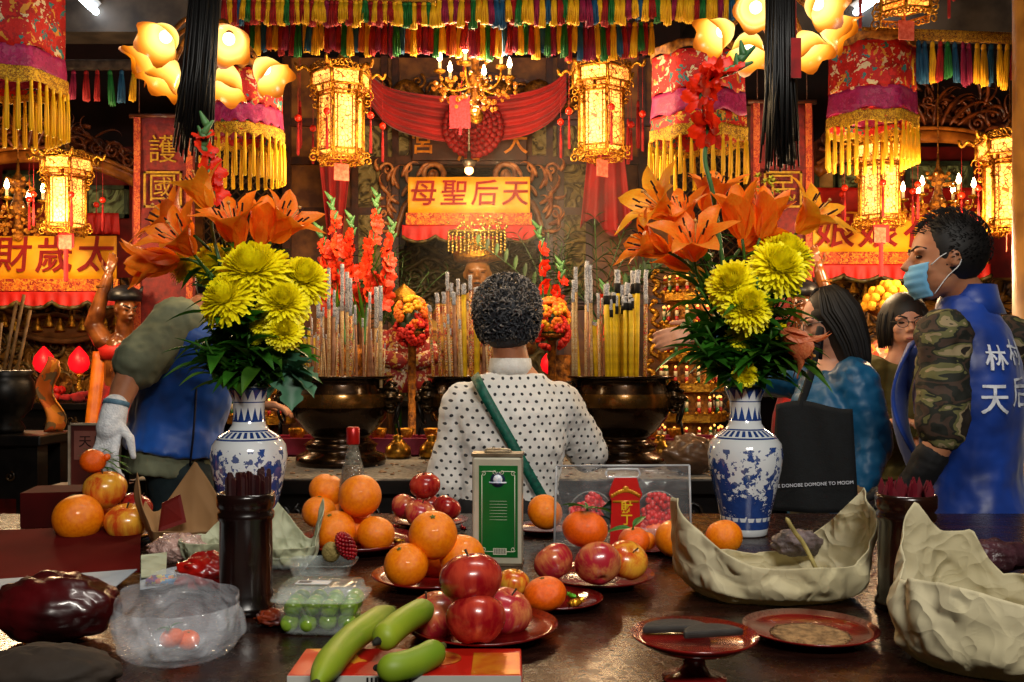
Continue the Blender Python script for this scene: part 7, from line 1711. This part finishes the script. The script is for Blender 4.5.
obj('green_leaves', mb, mat('deep_teal_leaf', '#0c3c28', '#082818', 12, .4), t)
mb = M(); mb.prism([(-.034, -.145), (.034, -.145), (.03, -.05), (.036, -.035), (.03, -.02), (.024, .0), (-.024, .0), (-.032, -.02), (-.036, -.035), (-.03, -.05)], (0, -.036, h-.022), (1, 0, 0), (0, 0, 1), .0015)
lb = obj('red_label', mb, mat('red_label_card', '#c01410', '#a80e0c', 9, .35), t, False)
mb = M()
for k in range(13): x = -.029+.0048*k; mb.sph((x, -.0385, h-.062+.013*cos(x*50)), (.004, .0012, .0045), 6, 5)
mb.box((0, -.038, h-.073), (.056, .0012, .005)); mb.sph((0, -.0385, h-.045), (.007, .0015, .006), 8, 6); obj('gold_crown_print', mb, mat('gold_print', '#e0a028', '#b06c14', 90, .3, metal=.4), lb)
for i, ch in enumerate('財丁'): text('gold_character', ch, .026, mat('yellow_gold_print', '#e8c020', '#d8a818', 60, .4), lb, (.002, -.0385, h-.087-.026*i), 0, .02, .001)
# crumpled clear bags
p = T(178, 655); o = boat('plastic_bag', tuple(p), .075, .072, lambda a: .07+pk(a, radians(120), .9, .03), .10, BAGM, 'crinkled clear plastic bag of small fruit in the lower left', 'bag', 6, crum=.007, solid=.0006)
mnd = fruit('m', 172, 638, p.y, 24, 'small mandarin inside the clear bag, left of two', (.2, 0), 3, 0, .85); fruit('m', 188, 640, p.y+.01, 23, 'small mandarin inside the clear bag, right of two', (.3, .2), 0, 0, .85)
def crumple(name, c, r, m, label, catg, seed, amp=.35, solid=.0006, rem=0, sq=1.0):
    mb = M(); mb.sph((0, 0, r[2]*.98), r, 44, 30, fn=lambda d: 1+amp*(abs(noise.noise(d*2.3+V((seed, 0, 0))))*1.2-.3)+amp*.4*noise.noise(d*6+V((0, seed, 0)))); mb.v = [(x, y, max(.001, z)) for x, y, z in mb.v]
    o = obj(name, mb, m, None, solid=solid); o.location = c; tag(o, label, catg); return o
p = T(178, 562); crumple('cellophane', tuple(p), (.055, .04, .028), PNK, 'crumpled pinkish cellophane before the tan paper cone', 'wrapping', 3)
RBG = mat('red_plastic_film', '#a8140c', '#780a08', 14, .25, bump=.8, bscale=18, coat=.4)
p = T(206, 590); crumple('red_plastic_bag', tuple(p), (.05, .05, .032), RBG, 'crumpled red plastic bag left of the plain stick holder', 'bag', 7)
p = T(55, 640); crumple('red_bundle', tuple(p), (.088, .065, .048), mat('dark_red_film', '#4c080c', '#1c0405', 9, .3, bump=.6, bscale=14, coat=.3), 'dark red bundle at the lower left beside the clear bag', 'bundle', 9, .16)
p = T(45, 700); crumple('brown_bundle', tuple(p), (.085, .05, .032), mat('dim_brown_cloth', '#30241a', '#201810', 8, .8, bump=.3), 'dull brown cloth bundle in the lower left corner', 'bundle', 4, .15)
p = T(300, 620); crumple('amber_candy_bag', (p.x-.03, p.y-.03, TZ), (.03, .022, .012), mat('amber_film', '#8c3414', '#4c1408', 30, .2, bump=.6, coat=.5), 'small amber wrapped sweet left of the grape box', 'sweet', 5)
# red folder and printed sheets at left
o = card('red_folder', (T(-30, 582), T(140, 572), T(141, 541)+V((0, 0, .034)), T(-30, 549)+V((0, 0, .036))), mat('dark_red_folder', '#5c0a08', '#440806', 4, .85, spec=.1), 'dark red folder with faint gold marks at the left edge', 'folder')
WPR = mat('white_print_paper', '#a8b0b8', '#8c98a4', 8, .7)
card('printed_sheet', (T(-40, 622, TZ+.004), T(112, 590, TZ+.004), T(137, 570, TZ+.012), T(-40, 583, TZ+.006)), WPR, 'white printed sheet with coloured outlines at the left edge', 'paper')
card('printed_sheet', (T(140, 590, TZ+.004), T(177, 584, TZ+.004), T(183, 566, TZ+.012), T(140, 575, TZ+.006)), WPR, 'small white sheet with bright print left of the red bag', 'paper')
mb = M(); p0 = T(20, 600, TZ+.0095); rr = random.Random(5)
for k in range(12):
    x, y = rr.uniform(-.05, .15), rr.uniform(-.03, .05); mb.tube(cat([(x+rr.uniform(-.03, .03), y+rr.uniform(-.01, .01), 0) for _ in range(4)], 4), .0006, 3)
o = obj('ink_outlines', mb, mat('red_green_ink', '#8c1c1c', '#1c5c2c', 20, .6), bpy.data.objects['printed_sheet']); o.location = p0-V(bpy.data.objects['printed_sheet'].location)
mb = M(); mb.box((0, 0, .004), (.05, .03, .008)); mb.tube([(-.02, 0, .008), (.02, .0, .01)], .004, 6)
o = obj('snack_packet', mb, palmat('bright_snack_print', ['#d8a818', '#7c3c8c', '#2c7cb0', '#d8501c', '#c8c01c'], 60, .3), None); o.location = T(163, 582, TZ+.012); tag(o, 'tiny colourful snack packet on the small white sheet', 'packet')
card('cream_slip', (T(141, 578, TZ+.012), T(166, 576, TZ+.012), T(167, 553, TZ+.03), T(141, 556, TZ+.03)), PAPW, 'blank cream slip leaning at the end of the red folder', 'paper')
# framed tin box and red box at left back
o = flatbox('framed_box', W(100, 0, 3.0).x, 3.0, .158, .07, .2, 0, mat('maroon_tin', '#5c2018', '#3c140e', 9, .5), 'maroon box with pale frame behind the left fruit tower', 'box', W(0, 487, 3.0).z)
z0 = W(0, 487, 3.0).z
mb = M(); frame_bars(mb, -.082, .082, 0, .205, -.036, .007, .006); obj('pale_frame', mb, mat('pale_tin_edge', '#b8a890', '#8c7c68', 20, .5), o, False)
mb = M(); mb.box((0, -.0365, .135), (.13, .002, .09)); q = obj('pink_label', mb, mat('dusty_pink_label', '#8c5448', '#744038', 9, .6), o, False)
for i, ch in enumerate('天后'): text('printed_character', ch, .04, mat('brown_print', '#3c1410', '#2c100c', 20, .6), o, (-.03+.045*i, -.0385, .145), 0, .01, .001)
flatbox('side_bench', W(82, 0, 3.0).x, 3.0, .24, .24, z0, 0, BLACKW, 'black bench under the maroon framed box', 'bench', 0)
flatbox('red_carton', W(66, 0, 2.3).x-.03, 2.33, .14, .14, .085, .2, mat('deep_red_carton', '#4c0c0a', '#300806', 6, .8, spec=.1), 'deep red carton behind the large left orange', 'box')
# grape clamshell
p = T(318, 634); t = thing('grape_box', 'clear plastic clamshell of green grapes beside the bananas', 'box', (p.x, p.y+.03, TZ), radians(-3)); w, dd, h = .125, .095, .068
def tray(mb, w, d, h, top, r=.012, n=40, thick=1):
    def sq(a, W_, D_): c, s = cos(a), sin(a); e = .35; return V((W_/2*abs(c)**e*(1 if c > 0 else -1), D_/2*abs(s)**e*(1 if s > 0 else -1), 0))
    prof = [(.1, 0, 0), (.8, .0, 0), (.84, .006, 0), (.95, h*.96, 0), (1.1, h, 0), (1.1, h+.002, 0)] if not top else [(1.1, 0, 0), (1.1, .003, 0), (.97, .004, 0), (.92, h, 0), (.5, h+.001, 0), (.1, h+.001, 0)]
    vs = [sq(2*pi*k/n, w*f, d*f)+V((0, 0, z)) for f, z, _ in prof for k in range(n)]
    mb.add(vs, [(i*n+k, i*n+(k+1) % n, (i+1)*n+(k+1) % n, (i+1)*n+k) for i in range(len(prof)-1) for k in range(n)])
mb = M(); tray(mb, w, dd, h*.72, False); obj('lower_tray', mb, CLAM, t, solid=.0008)
mb = M(); tray(mb, w, dd, h*.26, True); o = obj('hinged_lid', mb, CLAM, t, solid=.0008); o.location.z = h*.73
mb = M(); mb.box((-.01, -.012, h+.003), (.05, .022, .0008)); lb = obj('white_price_label', mb, mat('white_label', '#c8ccd0', '#b0b4b8', 9, .5), t, False); mb = M()
for i in range(12): mb.box((-.031+.0016*i, -.012, h+.0038), (.0007, .014, .0004))
obj('barcode_bars', mb, BLACKW, lb, False)
gm_ = M(); gm_.sph((0, 0, 0), (.0135, .0135, .0145), 16, 12); GM = to_mesh('grape', gm_, mat('green_grape_skin', '#8cac34', '#5c8420', 40, .25, coat=.3, sub=.1)); rr = random.Random(8)
for z, n_ in ((.016, (4, 3)), (.038, (4, 3))):
    for i in range(n_[0]):
        for j in range(n_[1]):
            o = bpy.data.objects.new('grape', GM); link(o); x = (i-(n_[0]-1)/2)*.0275+(.004 if z > .02 else 0)+rr.uniform(-.002, .002); y = (j-1)*.0275+rr.uniform(-.002, .002)
            o.location = (t.location.x+x, t.location.y+y, TZ+z+rr.uniform(-.001, .002)); o.rotation_euler = (rr.uniform(0, 3), rr.uniform(0, 3), 0); tag(o, 'round green grape inside the clear clamshell box', 'grape', 'grapes in the clamshell')
p = T(322, 578); t = thing('open_clamshell', 'empty open clamshell tray with two fruits behind the grapes', 'box', (p.x, p.y, TZ)); mb = M(); tray(mb, .115, .085, .03, False); obj('tray', mb, CLAM, t, solid=.0008)
mb = M(); mb.sph((0, 0, .016), (.017, .016, .019), 16, 12); o = obj('brown_fruit', mb, mat('fuzzy_tan_rind', '#a08c50', '#7c6c38', 90, .8, bump=.5), None); o.location = W(331, 552, p.y); o.location.z -= .016; tag(o, 'fuzzy tan oval fruit in the open clamshell', 'fruit')
mb = M(); rr = random.Random(4)
for i in range(110):
    t_ = (i+.5)/110; z = 1-2*t_; r_ = sqrt(1-z*z); a = i*2.4; mb.sph((.0145*r_*cos(a), .0145*r_*sin(a), .026*z), .0036, 6, 5)
mb.sph((0, 0, 0), (.013, .013, .024), 10, 8); o = obj('red_berry_cone', mb, mat('dark_red_drupelets', '#a00c18', '#6c0810', 60, .35), None); o.location = W(346, 546, p.y-.015); o.rotation_euler = (.2, -.45, 0); tag(o, 'dark red knobbly cone-shaped fruit leaning on the clamshell', 'fruit')
p = T(288, 567); t = thing('snack_tray', 'small clear tray of dried snacks right of the plain holder', 'tray', (p.x, p.y, TZ)); mb = M(); tray(mb, .075, .06, .022, False); obj('tray', mb, CLAM, t, solid=.0008)
mb = M(); rr = random.Random(2)
for k in range(30): mb.sph((rr.uniform(-.025, .025), rr.uniform(-.018, .018), rr.uniform(.006, .018)), (rr.uniform(.004, .008), .004, .003), 6, 5)
o = obj('dried_snacks', mb, palmat('dried_snack_mix', ['#c89c60', '#8c6c3c', '#5c8c4c', '#d8b880', '#4c2c1c'], 60, .7), t); o['kind'] = 'stuff'
# small sweets
def sweet(px, py, s, c1, c2, label, seed, metal=.7):
    mb = M(); mb.sph((0, 0, s*.5), (s, s*.7, s*.5), 14, 10, fn=lambda d: 1+.15*noise.noise(d*3+V((seed, 0, 0)))); 
    for k in (-1, 1): mb.lathe([(s*.1, 0), (s*.45, s*.5), (s*.5, s*.55)], (k*s*.9, 0, s*.5), 10, lob=lambda a, z: 1+.3*cos(a*5), mx=Matrix.Rotation(k*pi/2, 3, 'Y'))
    o = obj('wrapped_sweet', mb, mat('foil_%d' % seed, c1, c2, 90, .25, metal), None, solid=0); o.location = T(px, py, TZ+.008); o.rotation_euler.z = seed; tag(o, label, 'sweet')
sweet(576, 606, .012, '#d89c1c', '#b07410', 'gold foil sweet on the red plate beside the lone mandarin', 1); sweet(572, 598, .008, '#5ca81c', '#2c6c14', 'bright green wrapped sweet behind the gold foil one', 2, .2)
sweet(397, 543, .011, '#d8a028', '#302018', 'gold and black foil sweet between the orange piles', 3); sweet(386, 549, .008, '#b8b8b8', '#585858', 'silver foil sweet between the orange piles', 4); sweet(463, 530, .01, '#b01418', '#700a10', 'red foil sweet between the small apples and the tin', 5)
sweet(393, 528, .009, '#b01418', '#700a10', 'red foil sweet left of the small apple pile', 6)
o = flatbox('snack_packet', T(766, 565).x, T(766, 565).y, .11, .05, .014, .1, palmat('blue_green_yellow_print', ['#1c5c8c', '#1c7c50', '#d8c818', '#2c4ca0', '#18684c'], 14, .3, .05), 'flat blue, green and yellow packet behind the cream wrapper', 'packet')
p = V((W(797, 0, 1.72).x, 1.72, TZ+.045)); crumple('folded_grey_leaves', tuple(p), (.045, .03, .024), mat('grey_mauve_wrapping', '#6c5c5c', '#3c3430', 30, .5, bump=.6), 'grey-mauve crumpled wrapping inside the large cream wrapper', 'wrapping', 3, .3)
p = V((W(806, 0, 1.66).x, 1.66, TZ)); mb = M(); mb.tube(cat([(.02, 0, .03), (-.0, .01, .075), (-.02, .0, .1), (-.035, 0, .125)], 5), [.004]*15+[.001], 5); o = obj('dry_straw', mb, mat('dry_straw', '#b0a060', '#7c7040', 30, .7), None); o.location = p; tag(o, 'dry straw stalk poking out of the large cream wrapper', 'straw')
# packets behind the right wrapper
PK = palmat('crimson_gold_packet', ['#9c1428', '#a8182c', '#8c1020', '#c87c20', '#9c1428', '#d8a048'], 22, .35, .05)
q = T(1012, 592); flatbox('red_gold_packet', q.x, q.y, .17, .1, .02, .1, PK, 'crimson and gold packet behind the right stick holder', 'packet')
crumple('purple_wrapping', (W(985, 0, 1.80).x, 1.80, TZ), (.09, .05, .03), mat('purple_brown_film', '#4c2c34', '#2c181c', 20, .35, bump=.6), 'purple-brown crumpled wrapping behind the crimson packet', 'wrapping', 8, .25)
# brown wrapping on the censer table
crumple('brown_wrapping', (W(694, 0, 3.6).x, 3.66, BZ), (.11, .07, .075), mat('translucent_brown_film', '#6c5038', '#4c3424', 9, .35, bump=.7, bscale=16, coat=.3), 'crumpled brown wrapping on the censer table behind the package', 'wrapping', 2, .3)
# ================================================================ incense smoke
def smoke_mat():
    m = bpy.data.materials.new('incense_smoke'); m.use_nodes = True; nt = m.node_tree; nt.nodes.clear(); E.nt = nt
    o = nt.nodes.new('ShaderNodeOutputMaterial'); s = nt.nodes.new('ShaderNodeVolumeScatter'); s.inputs['Color'].default_value = (.95, .88, .8, 1); s.inputs['Anisotropy'].default_value = .3
    v = coords(nt); n = tex(nt, 'Noise', v, 2.2, Detail=3, Distortion=1.2); sp = nt.nodes.new('ShaderNodeSeparateXYZ'); nt.links.new(v, sp.inputs[0])
    x, z = E(sp.outputs[0]), E(sp.outputs[2]); d = ((E(n.outputs[0])-.42)*1.6).mx(.03)*(1-(x*1.0).ab()*1.15).mx(0)*(1-z.ab()*1.3).mx(0)
    nt.links.new((d*.75).s, s.inputs['Density']); nt.links.new(s.outputs[0], o.inputs['Volume']); return m
mb = M(); mb.sph((0, 0, 0), (.95, .55, .75), 24, 16); o = obj('incense_smoke', mb, smoke_mat(), None); o.location = (.15, 5.2, 2.0); tag(o, 'thin drifting incense smoke above the bronze censers', 'smoke', kind='stuff')
# ================================================================ light
def light(kind, loc, e, col, size=.1, rot=None, sy=None, name='lamp_light', spot=None):
    l = bpy.data.lights.new(name, kind); l.energy = e; l.color = col
    o = bpy.data.objects.new(name, l); link(o); o.location = loc
    if kind == 'AREA':
        l.shape = 'RECTANGLE'; l.size = size; l.size_y = sy or size
        if rot: o.rotation_euler = rot
    else: l.shadow_soft_size = size
    return o
WARM = (1, .68, .36); COOL = (1, .94, .84)
light('POINT', W(475, 75, 4.25), 75, WARM, .15)          # centre chandelier
light('POINT', W(18, 215, 4.6), 44, WARM, .1)
light('POINT', W(938, 235, 4.5), 54, WARM, .1)
light('POINT', W(66, 262, 4.2), 12, WARM, .08)
light('POINT', W(860, 262, 4.2), 15, WARM, .08)
light('POINT', W(200, 125, 2.95), 13, (1, .7, .36), .1)
light('POINT', W(768, 110, 2.95), 14, (1, .7, .36), .1)
light('POINT', W(341, 195, 4.5), 14, WARM, .1)
light('POINT', W(601, 195, 4.5), 14, WARM, .1)
light('POINT', W(469, 182, 5.7), 9, WARM, .04)
light('POINT', W(470, 200, 5.0), 22, WARM, .15)
light('POINT', W(475, 92, 5.0), 5, WARM, .1)
# the hall's fluorescent tubes, behind and above the viewer
light('AREA', (.6, -1.2, 3.0), 92, COOL, 1.2, (radians(62), 0, radians(8)), .3, 'ceiling_tube_light')
light('AREA', (.5, 1.6, 3.4), 24, COOL, 1.2, (0, 0, 0), .12, 'ceiling_tube_light')
w = bpy.data.worlds.new('world'); SC.world = w; w.use_nodes = True
w.node_tree.nodes['Background'].inputs[0].default_value = (.9, .6, .4, 1); w.node_tree.nodes['Background'].inputs[1].default_value = .011
# ---------------------------------------------------------------- shared group names of repeated kinds
GR = {'apple': 'apples on the offering table', 'orange': 'oranges on the offering table', 'mandarin': 'mandarins on the offering table', 'banana': 'green bananas on the gift box',
      'red_plate': 'red plates on the offering table', 'wrapped_sweet': 'wrapped sweets on the offering table', 'paper_wrapper': 'paper wrappers on the offering table', 'embroidered_canopy': 'embroidered hanging canopies',
      'tasselled_valance': 'tasselled valances overhead', 'tulip_shade_lamp': 'tulip shade lamps', 'crystal_chandelier': 'crystal chandeliers', 'bronze_censer': 'bronze censers on the censer table',
      'candle_tower': 'gilt candle towers', 'guardian_statue': 'bronze guardian statues', 'deity_statue': 'robed deity statues', 'lotus_lamp': 'red lotus lamps', 'vertical_banner': 'maroon vertical banners',
      'sign_cloth': 'silk signs over the shrines', 'fluorescent_lamp': 'fluorescent ceiling tubes', 'black_strand_tassel': 'black strand tassels', 'hanging_red_cloth': 'red cloths under the lanterns', 'red_tag': 'red tags under the side lanterns',
      'red_cord_tassel': 'thin red tassels', 'gold_pot': 'lidded gold pots', 'half_moon_block': 'half-moon blocks in the footed dish', 'porcelain_vase': 'blue and white vases', 'person': 'people in the temple',
      'palm_fronds': 'palm fronds behind the censers', 'flower_stand': 'flower balls on stands', 'lattice_screen': 'lattice screens', 'corner_carving': 'corner carvings beside the sign', 'altar_table': 'altar tables', 'fortune_stick_holder': 'fortune-stick holders', 'brass_vase': 'brass altar vases', 'side_shrine': 'side shrines', 'carved_wooden_arch': 'carved arches over the side shrines'}
for o in COL.objects:
    if o.parent is None and 'label' in o and 'group' not in o:
        n = o.name.split('.')[0]
        if n in GR: o['group'] = GR[n]
        elif n in ('lily', 'chrysanthemum'): o['group'] = ('orange lilies' if n == 'lily' else 'yellow chrysanthemums')+(' in the left bouquet' if o.location.x < 0 else ' in the right bouquet')
        elif n == 'gladiolus': o['group'] = 'gladioli in the bouquets' if o.location.y < 3 else 'gladioli behind the censers'
# ---------------------------------------------------------------- camera and view
cam = bpy.data.cameras.new('camera'); co = bpy.data.objects.new('camera', cam); link(co)
co.location = (0, 0, CZ); co.rotation_euler = (pi/2, 0, 0)
cam.sensor_width = 36; cam.lens = F/1024*36; cam.shift_y = (HY-341)/1024
cam.clip_start = .05; cam.clip_end = 60
SC.camera = co
SC.view_settings.view_transform = 'Standard'; SC.view_settings.look = 'None'
SC.view_settings.gamma = 1; SC.view_settings.use_curve_mapping = False
SC.view_settings.exposure = 0.0
SC.cycles.use_denoising = True
SC.cycles.max_bounces = 6; SC.cycles.transparent_max_bounces = 12
SC.cycles.sample_clamp_indirect = 4
SC.cycles.caustics_reflective = False; SC.cycles.caustics_refractive = False
